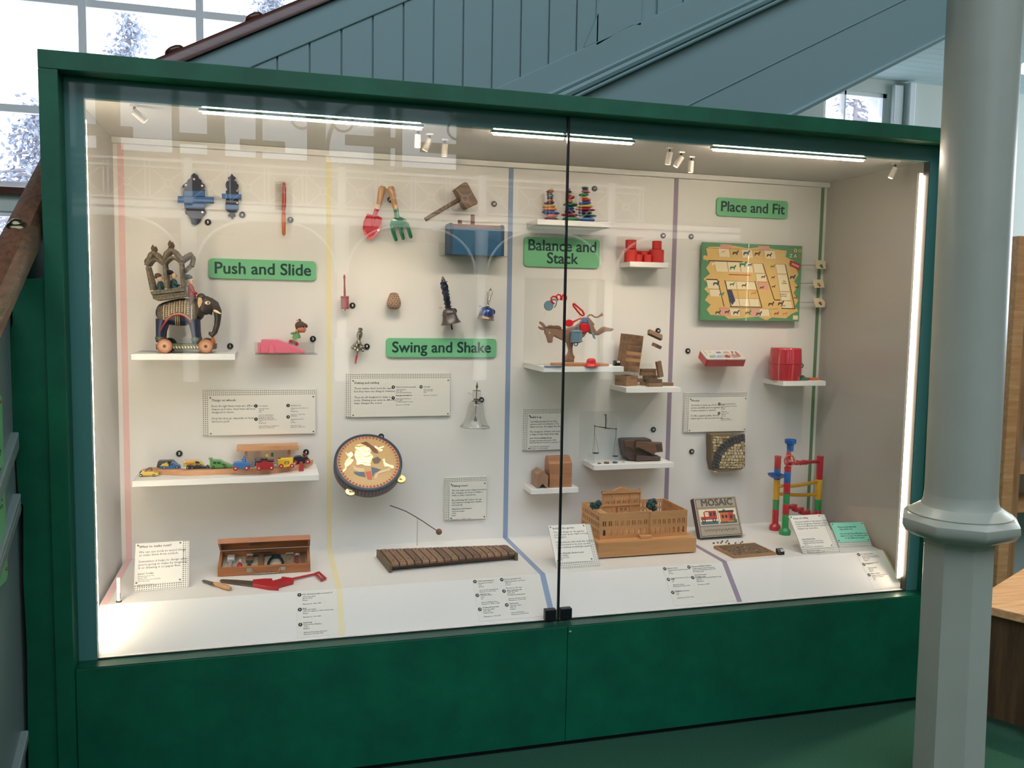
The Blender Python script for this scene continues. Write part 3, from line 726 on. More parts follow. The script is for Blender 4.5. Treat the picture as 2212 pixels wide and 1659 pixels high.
lean_card((293, 1175), (409.5, 1168), (408, 1268), (288.5, 1278), 'RB',
    [(.012, .008, SB, 'What to make next?', .02), (.012, .030, .0118, 'We can use tools to mend things\nor make them from scratch.\n\nSometimes it helps to design what\nyou’re going to make by imagining\nit or drawing it on paper first.', 0),
     (.012, .116, .0092, 'Junior Toolkit', .02), (.012, .127, .0062, 'Manufactured by Piko\nAbout 1974\nGerman Democratic Republic\n(now Germany)\n\nGiven by Mr J. James\nMuseum no. B.24:1-1989', 0)],
    'white text card headed What to make next, leaning on the shelf beside the tool box')
lean_card((1183, 1135.5), (1275, 1132), (1296.7, 1222), (1203.3, 1228), 'RB',
    [(.016, .009, .0118, 'Building the garden', .02), (.016, .027, .0108, 'This is a design for the garden\nand fountain at the V&A in South\nKensington.\n\nThe architects who built this delicate\nmodel needed to be very careful\nwhen sticking everything together.', 0),
     (.018, .122, .009, 'John Madejski Garden model', .02), (.018, .132, .0085, 'Kim Wilkie\nAbout 2002\nUK', 0)],
    'white text card headed Building the garden, leaning before the wooden courtyard model')
lean_card((1701.5, 1114), (1781, 1111.5), (1815, 1191.5), (1736, 1196.5), 'RB',
    [(.016, .009, .0115, 'Keep on rolling', .02), (.016, .027, .0105, 'Get your marble to the bottom of the\ntrack by designing a twisting, turning\nroute. Put different parts together to\nchange it up every time.', 0),
     (.016, .112, .009, 'Giant Marble Run', .02), (.016, .122, .0085, 'Original design by Tim Rowe\nManufactured by a toy maker\n1990s\nManchester, Great Britain\n\nGiven by the maker\nMuseum no. B.45:1-1997', 0)],
    'white text card headed Keep on rolling, leaning before the marble run')
lean_card((1793.5, 1130), (1862.6, 1127.6), (1884.5, 1179.5), (1813, 1182), 'B',
    [(.024, .018, .0105, ' Play around with this\n   big marble run.\n\nCan you get the ball where you\nwant it to go? Use all the parts\n      to try different routes.', .012)],
    'turquoise text card leaning on the shelf beside the marble run card', colr=mat('turquoise_card', C(150, 226, 200), .5))
# caption labels lying on the slope
nsl = Vector((0, -SH, E0 - B0)).normalized(); usl = Vector((0, E0 - B0, SH)).normalized()
def slope_card(tl, tr, bl, items, lab, nums):
    o = Vector((0, E0, SH)) + nsl * .001
    a, b, c = (ray_plane(*q, o, nsl) for q in (tl, tr, bl)); x0, x1 = (a.x + c.x) / 2, b.x
    h = (Vector((0, a.y, a.z)) - Vector((0, c.y, c.z))).length
    T = frame_T((x0, a.y, a.z), (1, 0, 0), usl)
    return card(T, x1 - x0, h, '', items, lab, name='caption_label', th=.0009, nums=nums, base=Vector((x0 + (x1 - x0) / 2, c.y, c.z)))
K = .0074
slope_card((639.5, 1278), (727, 1272), (641, 1378.5),
    [(.022, .010, K, 'Bolt, decorated with a crowned ‘D’\n\n\n\n\n\n\nBolt\n\n\n\n\n\n\nHairbrush', .02),
     (.022, .0195, .0068, 'Unknown maker\nAbout 1750s\nFrance\n\nMuseum no. 1501-1855\n\n\nUnknown maker\n1550–60, made in a 19th-century style\nFrance\n\nMuseum no. 910-1855\n\n\n\nMade by Kent Brushes\n1960s\nEngland\n\nGiven by Dorothea Richards\nMuseum no. B.125-1995', 0)],
    'white caption label with bolts and hairbrush text on the slope beside the yellow stripe', ((.012, .014, '5'), (.012, .071, '6'), (.012, .128, '7')))
slope_card((1020, 1249.5), (1164, 1239), (1034, 1343),
    [(.020, .010, K, 'Child’s gardening set\n\n\n\n\n\n\nHammer toy\n\n\n\n\n\n\nGoddess-bronze bell', .02), (.020, .0195, .0068, 'Manufactured by Brio\n1992\nSweden\n\nGiven by the manufacturer\nMuseum no. B.97-1992\n\nUnknown maker\n1950s\nUK\n\nGiven by Barbara Prior\nMuseum no. B.53:1-1988\n\n\nUnknown maker\n1750–1800\nTanjore, India\n\nMuseum no. 1175-1872', 0),
     (.124, .010, K, 'Bronze and silver bell\n\n\n\n\n\nGlass and brass bell\n\n\n\n\n\n\nTambourine', .02), (.124, .0195, .0068, 'Made by Elkington and Mason\n1850–55\nLondon\n\nMuseum no. 380-1854\n\nUnknown maker\n1750–1800\nPossibly the Netherlands\n\nGiven by George a donor\nMuseum no. C.149-1926\n\n\nUnknown maker\n1850–75\nEngland\n\nGiven by E Murray\nMuseum no. W.13-1932', 0)],
    'white caption label with gardening set and bell text on the slope before the blue stripe', ((.010, .014, '11'), (.010, .071, '12'), (.010, .128, '13'), (.114, .014, '14'), (.114, .062, '15'), (.114, .119, '16')))
slope_card((1428.5, 1222.3), (1559, 1213), (1457, 1309),
    [(.022, .010, K, 'Balance Stones\n\n\n\n\n\nJenga\n\n\n\n\n\n\nBuckaroo', .02), (.022, .0195, .0068, 'Manufactured by Erzi Decorations\n2013\nTaiwan\n\n\nDesigned by Leslie Scott Associates\n1984\nUK\n\nGiven by a donor\nMuseum no. B.135:1-1994\n\n\nManufactured by Ideal\n1970s\nUSA\n\nMuseum no. B.129:1-2003', 0),
     (.128, .010, K, 'Bolswood Children Cylinders\n\n\n\n\n\nWeighing scales', .02), (.128, .0195, .0068, 'Original design by Maria Montessori\nabout 1907, Manufactured Italy, 2022\nThe Netherlands\n\nGiven by the maker\n\nProbably made by Janning Middelborough\n1800–35\nAmsterdam\n\nMuseum no. M.459', 0)],
    'white caption label with stones and scales text on the slope before the purple stripe', ((.011, .014, '17'), (.011, .062, '18'), (.011, .119, '19'), (.117, .014, '20'), (.117, .062, '21')))
slope_card((1848, 1192), (1907, 1188), (1888, 1273.5),
    [(.020, .010, K, 'Zoo Zag board game\n\n\n\n\n\nMosaic box\n\n\n\n\n\nShape container', .02), (.020, .0195, .0068, 'Designed by James Gardener\nMade by John Waddington Ltd\nAbout 1938\nEngland\n\nMuseum no. B.45-1999\n\n\nUnknown maker\n1950–60\nEngland\n\n\nOriginal design by James Galt\nMade by a company\n1970\nUK', 0)],
    'white caption label with board game text on the slope at the moss green end', ((.010, .014, '24'), (.010, .062, '25'), (.010, .112, '26')))

# numbered discs on the wall and two numbered blocks
m_disc = mat('black_disc', C(20, 18, 22), .35)
m_num = mat('white_numeral', C(240, 238, 232), .5)
for n_, u, v, what in ((1, 497, 748, 'beside the elephant platform'), (2, 676, 732, 'over the pink ramp'), (3, 387, 980, 'above the toy cars'), (4, 661, 977, 'behind the black locomotive'),
        (5, 449, 480, 'beside the larger blue bolt'), (6, 523, 464, 'beside the smaller blue bolt'), (7, 627, 475, 'beside the red comb'), (8, 761.5, 660, 'beside the red rattle'),
        (9, 792.5, 748.5, 'beside the silver rattle'), (11, 843, 431, 'half hidden behind the fork handle'), (12, 1067.5, 440.5, 'beside the mallet'), (13, 981, 672, 'half hidden behind the bronze bell'),
        (14, 1064, 674, 'half hidden behind the blue bell'), (15, 1040, 864, 'half hidden behind the glass bell'), (16, 823.5, 943, 'on the rim of the tambourine'), (17, 1284.5, 407.5, 'beside the stone stacks'),
        (18, 1422, 714.5, 'beside the flying wooden block'), (20, 1433, 509, 'above the red cylinders'), (21, 1412, 928, 'above the brown scales box'), (22, 1495, 975.5, 'beside the stone mosaic'),
        (24, 1493.5, 511, 'beside the zoo board game'), (25, 1486.5, 758, 'beside the red printed tin'), (26, 1731.5, 790, 'beside the red barrel')):
    p = at(u, v, .7035); x, z = p.x, p.z
    t = thing('number_disc', (x, .706, z - .0122), 'black disc numbered %d %s' % (n_, what), 'number disc', 'numbered discs on the back wall')
    G().lathe([(.0122, D - .0003), (.0122, .7045), (.0115, .7035)], (x, 0, z), 24, 'y').ob('disc', m_disc, t, 40)
    text(str(n_), .0135 if n_ < 10 else .0112, TW(x, .7031, z), m_num, t, 'numeral', 'CENTER', .05, valign='CENTER', res=2)
def num_block(u, v, zb, w, h, n_, lab):
    p = atz(u, v, zb); x, y = p.x, p.y
    t = thing('number_block', (x, y + .01, zb), lab, 'number block')
    G().prism([(y, zb), (y + .022, zb), (y + .022, zb + h), (y + .012, zb + h), (y + .001, zb + h * .55)], x - w / 2, x + w / 2, .0012, ax='x').ob('block', m_disc, t)
    T = frame_T((x + w * .16, y + .005, zb + h * .74), (1, 0, 0), (0, .011, h * .45)) @ Matrix.Translation((0, 0, .0008))
    text(str(n_), .0145, T, m_num, t, 'numeral', 'CENTER', .05, valign='CENTER', res=2)
num_block(1334, 790.5, Z5, .027, .022, 19, 'small black block numbered 19 on the shelf beside the donkey')
num_block(1688, 1199, SH, .030, .024, 23, 'small black block numbered 23 beside the mosaic tray')
# ------------------------------------------------------------------ toys: elephant, ramp, cars, train
m_ele = mat('painted_dark_elephant', C(34, 38, 46), .45, noise_=.5, nscale=60, col2=C(70, 58, 44))
m_navy = mat('painted_navy', C(26, 36, 62), .4)
m_brocade = mat('painted_brocade', C(120, 100, 76), .55, noise_=.6, nscale=140, col2=C(62, 54, 42))
m_howd = mat('painted_howdah', C(118, 104, 84), .55, noise_=.6, nscale=110, col2=C(70, 62, 52))
m_redp = mat('painted_red', C(158, 40, 38), .45)
m_cream = mat('painted_cream', C(226, 206, 164), .5)
m_skin = mat('painted_skin', C(226, 184, 146), .5)
m_olive = mat('painted_olive', C(84, 92, 66), .5, noise_=.3, nscale=80)
m_teal = mat('painted_teal', C(38, 74, 78), .5)
m_wheelo = mat('painted_wheel', C(178, 104, 76), .5, noise_=.25, nscale=60)
m_oran = mat('painted_orange', C(192, 104, 52), .5)
m_brn = mat('painted_brown', C(88, 64, 50), .5)
def elephant():
    Yc = .56; E = zm(300, 510, 6.38, Yc); sc = 1868 / 3.52 * 6.38
    def P(x, z, y=Yc): q = E((x, z)); return Vector((q[0], y, q[1]))
    b = P(640, 1612)
    t = thing('toy_elephant', (b.x, Yc, Z1), 'painted toy elephant on a wheeled platform with canopy and riders', 'toy elephant')
    secs = [(235, 1100, 1015, .016), (262, 1150, 960, .032), (330, 1195, 925, .042), (430, 1225, 895, .047), (540, 1240, 872, .048), (640, 1238, 862, .047), (720, 1205, 870, .043), (780, 1150, 885, .034), (815, 1090, 900, .022)]
    rows = []
    for x, lo_, hi, hy in secs:
        a, c = P(x, lo_), P(x, hi); rows.append(((a + c) / 2, (0, hy, 0), (0, 0, (c.z - a.z) / 2)))
    g = G(); g.loft(rows, 20)
    for (top_, mid, bot_, r) in (((335, 1150), (310, 1310), (305, 1460), (.024, .017, .0155)), ((760, 1150), (785, 1320), (805, 1480), (.021, .0155, .0155))):
        for y in (Yc - .028, Yc + .028):
            g.tube([P(*top_, y), P(*mid, y), P(*bot_, y)], list(r), 12)
    g.ob('body', m_navy, t, 50)
    g = G()
    for (x, z) in ((303, 1405), (797, 1420)):
        for y in (Yc - .028, Yc + .028):
            p = P(x, z, y); g.lathe([(.017, -.006), (.0178, 0), (.017, .006)], p, 14)
    g.ob('anklet', m_olive, t, 50)
    hem = lambda x: 1085 + 250 * min(1, (abs(x - 560) / 262)) ** 2.2
    def interp(x, k):
        for i in range(len(secs) - 1):
            if secs[i][0] <= x <= secs[i + 1][0]:
                f = (x - secs[i][0]) / (secs[i + 1][0] - secs[i][0]); return secs[i][k] * (1 - f) + secs[i + 1][k] * f
        return secs[0][k] if x < secs[0][0] else secs[-1][k]
    def clothpt(x, tt, s, off=.0025):
        zt_, zb_ = interp(x, 2), interp(x, 1); z = zt_ + (hem(x) - zt_) * tt; zc, hz = (zt_ + zb_) / 2, (zb_ - zt_) / 2
        hy = interp(x, 3) + off; f = (z - zc) / hz
        y = hy * math.sqrt(max(0, 1 - f * f)) if f < 0 else hy
        p = P(x, z); return Vector((p.x, Yc + s * y, p.z + (off if tt == 0 else 0)))
    g = G(); g2 = G(); g3 = G(); xs = [270 + 540 * i / 30 for i in range(31)]
    for s in (-1, 1):
        V = [[g._v(clothpt(x, j / 10, s)) for j in range(11)] for x in xs]
        for i in range(30):
            for j in range(10): g.b.faces.new((V[i][j], V[i + 1][j], V[i + 1][j + 1], V[i][j + 1]))
        g2.tube([clothpt(x, .98, s, .003) for x in xs], .0032, 6)
        g3.tube([clothpt(x, .925, s, .003) for x in xs], .0012, 5)
        for x in (358, 432, 502, 574, 646, 740):
            g3.tube([clothpt(x, .1 + .75 * j / 8, s, .003) for j in range(9)], .0012, 5)
        for x in (395, 468, 538, 610, 690):
            for j in range(2, 8, 1): g3.ball(clothpt(x, j / 9.5, s, .003), .0022, 6, 4, (1, .4, 1))
    g.ob('saddle_cloth', m_brocade, t, 70); g2.ob('cloth_border', m_redp, t, 70); g3.ob('cloth_pattern', m_cream, t, 70)
    g = G()
    for dx in (-25, 0, 25): g.tube([P(545 + dx, 1100, Yc - .0485), P(545 + dx, 1170, Yc - .046), P(545 + dx, 1238, Yc - .02)], .0013, 5)
    g.ob('girth_strap', mat('painted_yellow', C(206, 168, 66), .5), t)
    # head, trunk, ears, tusks
    g = G(); g.ball(P(905, 955), .036, 18, 12, (1.0, .92, 1.02), Euler((0, R_(20), 0)))
    g.ball(P(860, 850), .017, 12, 8); g.ball(P(815, 1010), .033, 14, 8, (.8, .9, 1.3))
    g.tube([P(960, 925), P(1040, 962), P(1083, 1040), P(1088, 1130), P(1075, 1230), P(1045, 1325), P(1005, 1368), P(980, 1345), P(972, 1318)], [.024, .020, .0155, .012, .0105, .0098, .0095, .007, .003], 12)
    g.tube([P(955, 1000), P(985, 1050), P(1003, 1085)], [.016, .01, .002], 8)
    g.ob('head', m_ele, t, 60)
    g = G()
    for s in (-1, 1):
        y = Yc + s * .0345
        g.prism([tuple((P(x, z).x, P(x, z).z)) for x, z in ((825, 845), (870, 850), (885, 900), (865, 960), (835, 995), (818, 930))], y - .0025, y + .0025, .001)
    g.ob('ear', mat('painted_ear', C(206, 170, 128), .5), t)
    for s in (-1, 1): tag(G().tube([P(1040, 1025, Yc + s * .012), P(1080, 1045, Yc + s * .018), P(1133, 1070, Yc + s * .022)], [.006, .005, .002], 8).ob('tusk', m_cream, t, 60), 'pale tusk')
    g = G()
    for s in (-1, 1): g.ball(P(955, 922, Yc + s * .033), .0085, 10, 6, (1.2, .35, .8))
    e = g.ob('eye', m_cream, t, 60)
    g = G()
    for s in (-1, 1): g.ball(P(962, 920, Yc + s * .036), .0035, 8, 5, (1, .4, 1))
    g.ob('pupil', m_black, e, 60)
    # canopy seat
    g = G(); pr = lambda pts, y0, y1, gg, bv=.002: gg.prism([(P(*q).x, P(*q).z) for q in pts], y0, y1, bv)
    pr([(178, 768), (640, 700), (648, 762), (196, 812)], Yc - .05, Yc + .05, g); pr([(200, 815), (650, 765), (668, 835), (285, 893), (215, 868)], Yc - .045, Yc + .045, g, .004)
    g.ob('howdah_base', m_howd, t)
    g = G()
    for i in range(9):
        for s in (-1, 1): g.ball(P(215 + 50 * i, 780 - 7.3 * i, Yc + s * .0505), .0042, 8, 5, (1, .4, 1)); g.ball(P(245 + 48 * i, 848 - 7 * i, Yc + s * .046), .0045, 8, 5, (1, .4, 1))
    g.ob('carved_rosette', m_olive, t, 60)
    for s in (-1, 1):
        y = Yc + s * .043
        for (a, b_) in (((132, 425), (208, 748)), ((365, 395), (402, 722)), ((592, 375), (628, 702))):
            G().tube([P(*a, y), P((a[0] + b_[0]) / 2, (a[1] + b_[1]) / 2, y), P(*b_, y)], [.0055, .0072, .0085], 10).ob('howdah_post', m_howd, t, 60)
        g = G()
        g.tube([P(q[0], q[1], y) for q in ((115, 410), (150, 340), (185, 262), (215, 235), (255, 262), (300, 312), (345, 372), (362, 330), (395, 250), (450, 195), (505, 225), (560, 290), (600, 345))], [.006, .009, .0095, .009, .0095, .009, .008, .008, .0095, .009, .0095, .009, .008], 10)
        g.tube([P(q[0], q[1], y) for q in ((140, 405), (185, 340), (235, 322), (290, 350), (350, 402), (400, 340), (455, 300), (520, 315), (590, 375))], .0055, 8)
        g.ob('canopy_arch', m_howd, t, 60)
        for (x, z, k) in ((212, 180, 1), (445, 125, 1.1), (118, 360, .9)):
            p = P(x, z, y); tag(G().lathe([(.0035 * k, -.014 * k), (.007 * k, -.011 * k), (.004 * k, -.0085 * k), (.0075 * k, -.001 * k), (.0055 * k, .006 * k), (.001, .0135 * k)], p, 12).ob('finial', m_brn, t, 60), 'carved bud finial')
    g = G()
    g.tube([P(600, 350, Yc - .043), P(660, 290, Yc - .03), P(712, 250, Yc), P(745, 300, Yc + .02), P(720, 400, Yc + .02), P(650, 485, Yc - .02)], .0085, 10)
    g.tube([P(600, 350, Yc + .043), P(680, 300, Yc + .03), P(725, 265, Yc), P(755, 320, Yc + .01), P(735, 420, Yc)], .007, 8)
    for x in (132, 365, 592): g.tube([P(x, 400, Yc - .043), P(x + 10, 350, Yc), P(x, 400, Yc + .043)], .006, 8)
    g.ob('canopy_cross_arch', m_howd, t, 60)
    def rider(x, zb, zt_, head, tur, mb, mt, r):
        g = G(); a, c = P(x[0], zb), P(x[1], zt_)
        g.loft([(a, (r, 0, 0), (0, r * .9, 0)), (a.lerp(c, .5), (r * .85, 0, 0), (0, r * .8, 0)), (a.lerp(c, .85), (r * .7, 0, 0), (0, r * .75, 0)), (c, (r * .35, 0, 0), (0, r * .35, 0))], 14)
        for s in (-1, 1): g.tube([a.lerp(c, .8) + Vector((0, s * r * .8, 0)), a.lerp(c, .45) + Vector((r * .5, s * r * .95, 0)), a.lerp(c, .3) + Vector((r * 1.2, s * r * .5, 0))], r * .25, 8)
        o = g.ob('rider', mb, t, 60)
        p = P(*head); g = G(); g.ball(p, r * .78, 14, 9, (1, .9, 1.12)); g.tube([p + Vector((r * .65, 0, .001)), p + Vector((r * .95, 0, -r * .15))], [r * .2, r * .1], 6); g.ob('face', m_skin, o, 60)
        g = G(); q = P(*tur); g.ball(q, r * .85, 12, 8, (1.1, 1, .72), Euler((0, R_(15), 0))); g.ball(q + Vector((-r * .5, 0, -r * .3)), r * .5, 10, 6); g.ob('turban', mt, o, 60)
        g = G()
        for s in (-1, 1): g.ball(p + Vector((r * .62, s * r * .42, r * .12)), r * .13, 6, 4)
        g.ob('painted_eyes', m_black, o)
    rider((298, 295), 745, 620, (290, 585), (268, 545), m_teal, m_brn, .0145)
    rider((490, 478), 718, 595, (478, 552), (428, 500), m_teal, m_navy, .015)
    rider((735, 705), 850, 665, (706, 625), (684, 565), m_redp, m_teal, .0155)
    g = G(); 
    for s in (-1, 1): g.tube([P(745, 840, Yc + s * .012), P(735, 900, Yc + s * .04), P(722, 945, Yc + s * .0475)], [.009, .007, .004], 8)
    g.ob('rider_legs', m_brn, t, 60)
    # platform and wheels
    g = G(); pr([(252, 1485), (1068, 1485), (1068, 1550), (252, 1558)], Yc - .045, Yc + .045, g, .002); g.ob('platform', m_olive, t)
    g = G()
    for i in range(9):
        x = 480 + 40 * i; pr([(x, 1510), (x + 18, 1510), (x + 32, 1540), (x + 14, 1540)], Yc - .0458, Yc - .0448, g, 0)
    g.ob('platform_pattern', m_cream, t)
    for (x, y, k) in ((380, Yc - .062, 1), (937, Yc - .062, 1), (400, Yc + .062, 1), (930, Yc + .062, 1)):
        p = P(x, 1524, y); r = p.z - Z1 if y < Yc else .0265; r = .0268; p.z = Z1 + r
        g = G(); g.lathe([(r * .9, -.0065), (r, -.004), (r, .004), (r * .9, .0065)], p, 28, 'y'); w = g.ob('wheel', m_wheelo if y < Yc else m_olive, t, 40)
        g = G()
        for i in range(24):
            a = 2 * pi * i / 24; d = Vector((cos(a), 0, sin(a)))
            n_ = Vector((-sin(a), 0, cos(a))) * .0007; yy = Vector((0, -.0068 if y < Yc else .0068, 0))
            g.face([p + yy + d * r * .28 - n_, p + yy + d * r * .8 - n_, p + yy + d * r * .8 + n_, p + yy + d * r * .28 + n_])
        g.ob('painted_rays', m_cream, w)
        g = G(); g.cyl(p + Vector((0, -.0085, 0)), p + Vector((0, .0085, 0)), .003, 8); g.ob('axle_end', m_black, w)
    g = G(); p = P(1018, 1440); g.lathe([(.001, -.018), (.0085, -.014), (.0105, -.006), (.007, .006), (.003, .014), (.001, .017)], p, 14); tag(g.ob('trunk_bud', m_oran, t, 60), 'orange bud under the trunk tip')
elephant()

# pink ramp with skating doll in a clear tray
m_pink = mat('glossy_pink_plastic', C(226, 118, 138), .22, coat=.3)
m_dress = mat('green_doll_dress', C(92, 146, 90), .6)
m_hair = mat('brown_doll_hair', C(74, 58, 46), .6)
m_dskin = mat('doll_skin', C(206, 128, 104), .5)
m_redpl = mat('red_plastic', C(176, 34, 46), .3)
def ramp():
    Y = .61; P = zm(540, 670, 13.825, Y)
    q = P((150, 1292), (2000, 1292)); zb = q[0][1]; x0, x1 = q[0][0], q[1][0]
    t = thing('clear_tray', ((x0 + x1) / 2, .66, zb - .004), 'clear acrylic tray on the wall holding the pink ramp', 'tray')
    g = G(); g.box((x0, Y - .02, zb - .004), (x1, D - .001, zb - .0005), .0005); g.ob('tray_base', m_acry, t)
    g = G(); g.box((x0 - .004, D - .006, zb), (x1 - .006, D - .001, zb + .04)); g.ob('tray_back', m_acry, t)
    t = thing('toy_ramp', ((x0 + x1) / 2, Y + .03, zb), 'glossy pink plastic toy ramp lying in a clear tray', 'toy ramp')
    g = G(); g.prism(P((330, 915), (350, 885), (385, 876), (820, 880), (950, 920), (1100, 985), (1240, 1040), (1440, 1130), (1640, 1232), (1640, 1288), (318, 1288)), Y, Y + .065, .003, seg=3); g.ob('ramp_body', m_pink, t)
    g = G(); g.prism(P((222, 985), (318, 975), (318, 1288), (222, 1288)), Y + .006, Y + .06, .002); g.ob('ramp_end', m_pink, t)
    g = G(); g.prism(P((555, 1288), (560, 1090), (590, 1040), (640, 1025), (690, 1040), (715, 1090), (735, 1288)), Y - .007, Y + .002, .003, seg=3); g.ob('push_lever', m_pink, t)
    g = G(); g.prism(P((1130, 980), (1250, 1030), (1250, 1050), (1130, 1000)), Y + .012, Y + .05); g.ob('skate_slot', m_stone_grey, t)
    Yd = Y + .03; P = zm(540, 670, 13.825, Yd); v = lambda x, z, y=Yd: (lambda q: Vector((q[0], y, q[1])))(P((x, z)))
    t = thing('skating_doll', v(1300, 1060), 'small brown-haired doll in a green dress skating on the pink ramp', 'doll')
    g = G(); g.ball(v(1520, 530), .0195, 18, 12, (1.05, .92, 1)); g.ball(v(1645, 590), .0045, 8, 6); g.ball(v(1600, 610), .0085, 10, 7); g.tube([v(1420, 640), v(1390, 700)], .008, 10); 
    g.ob('head', m_dskin, t, 60)
    g = G(); g.ball(v(1500, 455), .0205, 18, 12, (1.02, 1.02, .82)); g.ball(v(1640, 455), .0105, 12, 8, (1.2, 1.2, .8), Euler((0, R_(35), 0))); g.ball(v(1425, 500), .0125, 10, 8, (.8, 1.3, 1)); g.tube([v(1510, 330), v(1480, 285), v(1455, 265)], [.004, .0045, .002], 8)
    g.ob('hair', m_hair, t, 60)
    g = G()
    for s in (-1, 1): g.ball(v(1470 + s * 45, 318 + 12 * s), .0045, 8, 6, (1.3, .7, .7))
    g.ob('hair_bow', mat('pink_ribbon', C(220, 140, 150), .6), t, 60)
    g = G(); g.ball(v(1598, 500, Yd - .0165), .003, 8, 5, (1, .5, 1.4)); g.ob('eye', m_black, t)
    g = G(); a, c = v(1375, 860), v(1400, 640)
    g.loft([(a, (.0185, 0, .004), (0, .015, 0)), (a.lerp(c, .3), (.0165, 0, .003), (0, .013, 0)), (a.lerp(c, .7), (.011, 0, .002), (0, .01, 0)), (c, (.006, 0, 0), (0, .006, 0))], 16)
    g.tube([v(1380, 735), v(1290, 690), v(1210, 698)], [.009, .006, .0025], 8); g.ob('dress', m_dress, t, 60)
    g = G(); g.tube([v(1395, 660, Yd - .01), v(1375, 620, Yd - .013), v(1425, 610, Yd - .014)], [.0055, .005, .004], 8); g.ob('arm', m_dskin, t, 60)
    g = G(Matrix.Translation(v(1320, 885)) @ Euler((0, R_(22), 0)).to_matrix().to_4x4()); g.box((-.013, -.01, -.004), (.013, .01, .004), .001); g.ob('underskirt', m_cream, t)
    g = G(Matrix.Translation(v(1300, 960)) @ Euler((0, R_(22), 0)).to_matrix().to_4x4()); g.box((-.012, -.008, -.007), (.014, .008, .006), .001); g.ob('skate_body', mat('grey_plastic', C(120, 120, 124), .4), t)
    for (x, z, r) in ((1205, 937, .0062), (1392, 1010, .0072)):
        for s in (-1, 1): p = v(x, z, Yd + s * .0115); G().lathe([(r, -.002), (r, .002)], p, 16, 'y').ob('skate_wheel', m_redpl, t, 40)
m_stone_grey = mat('grey_slot', C(150, 120, 124), .5)
ramp()

# toy cars
m_rub = mat('black_rubber', C(22, 22, 24), .5); m_hub = mat('chrome_hub', C(205, 205, 205), .25, .9); m_cwin = mat('tinted_car_window', C(44, 62, 66), .15)
m_tyel = mat('yellow_car_paint', C(226, 186, 84), .3, coat=.4); m_tblue = mat('blue_car_paint', C(44, 92, 146), .3, coat=.4); m_tdark = mat('dark_car_paint', C(58, 56, 64), .35, coat=.3)
m_tgrn = mat('green_car_paint', C(88, 140, 74), .3, coat=.4); m_tblk = mat('black_car_paint', C(34, 34, 40), .3)
ztr = Z2 + .0205
def car(nm, lab, Y, w, P, body, m, wheels, wins=(), extra=(), zb=ztr, cat='toy car', mw=None):
    xs = [q[0] for q in P(*body)]; t = thing(nm, ((min(xs) + max(xs)) / 2, Y + w / 2, zb), lab, cat, 'toy cars on the shelf')
    g = G(); g.prism(P(*body), Y, Y + w, .0022, seg=3); g.ob('body', m, t)
    for wn in wins:
        g = G(); g.prism(P(*wn), Y - .0006, Y + w + .0006, .0003); g.ob('window', m_cwin, t)
    for (x, z, r) in wheels:
        q = P((x, z))
        for y in (Y + .001, Y + w - .001):
            p = (q[0], y, zb + r); o = G().lathe([(r * .85, -.0035), (r, -.0025), (r, .0025), (r * .85, .0035)], p, 18, 'y').ob('wheel', m_rub, t, 40)
            G().lathe([(r * .5, -.004), (r * .5, .004)], p, 12, 'y').ob('hub', m_hub, o, 40)
    for (nm2, pts, y0, y1, mm) in extra:
        g = G(); g.prism(P(*pts), y0, y1, .001); g.ob(nm2, mm, t)
    return t
yb = atz(313, 1030.2, Z2).y
K1 = zm(290, 950, 11.06, yb)
tb_ = car('toy_buggy', 'yellow toy buggy with black roll bars at the front of the long shelf', yb, .03, K1, [(120, 835), (200, 720), (260, 770), (400, 770), (430, 750), (500, 790), (580, 800), (570, 850), (520, 868), (220, 868), (130, 865)], m_tyel, [(157, 840, .0056), (465, 855, .0049)], zb=Z2,
    extra=(('engine', [(110, 790), (160, 750), (200, 770), (190, 810), (120, 815)], yb + .006, yb + .024, m_olive),))
for y in (yb + .004, yb + .026): G().tube([(q[0], y, q[1]) for q in K1((255, 765), (335, 690), (375, 700), (430, 770))], .0012, 6).ob('roll_bar', m_tblk, tb_)
y1 = atz(340, 1013.5, ztr).y; K2 = zm(290, 950, 11.06, y1 + .04)
car('toy_van', 'dark toy van standing behind the blue toy pickup', y1 + .042, .032, K2, [(535, 690), (530, 640), (560, 525), (600, 508), (880, 500), (930, 515), (1030, 610), (1070, 640), (1080, 690)], m_tdark, [(620, 690, .0055), (980, 690, .0055)], [[(900, 530), (930, 535), (990, 600), (905, 600)]])
K2 = zm(290, 950, 11.06, y1)
car('toy_pickup', 'blue toy pickup with a yellow load in its bed', y1, .032, K2, [(605, 640), (850, 640), (865, 560), (890, 545), (940, 548), (990, 600), (1080, 625), (1105, 660), (1095, 712), (690, 712), (610, 690)], m_tblue, [(715, 700, .0052), (1020, 700, .0052)], [[(872, 570), (915, 572), (915, 610), (872, 608)]],
    extra=(('bed_load', [(625, 640), (640, 600), (720, 575), (770, 545), (790, 590), (810, 600), (815, 645)], y1 + .008, y1 + .024, m_tyel),))
y2 = atz(405, 1013.5, ztr).y; K2 = zm(290, 950, 11.06, y2 + .034)
car('toy_van', 'yellow toy van with an orange side panel behind the black low car', y2 + .036, .032, K2, [(1160, 620), (1180, 530), (1220, 505), (1430, 500), (1470, 500), (1560, 520), (1640, 580), (1670, 640), (1640, 665), (1300, 665), (1170, 640)], m_tyel, [(1280, 650, .0055), (1580, 650, .0055)], [[(1455, 515), (1540, 520), (1570, 570), (1455, 570)]],
    extra=(('side_panel', [(1200, 545), (1435, 545), (1435, 585), (1215, 585)], y2 + .035, y2 + .04, mat('orange_car_panel', C(206, 138, 84), .4)),))
K2 = zm(290, 950, 11.06, y2)
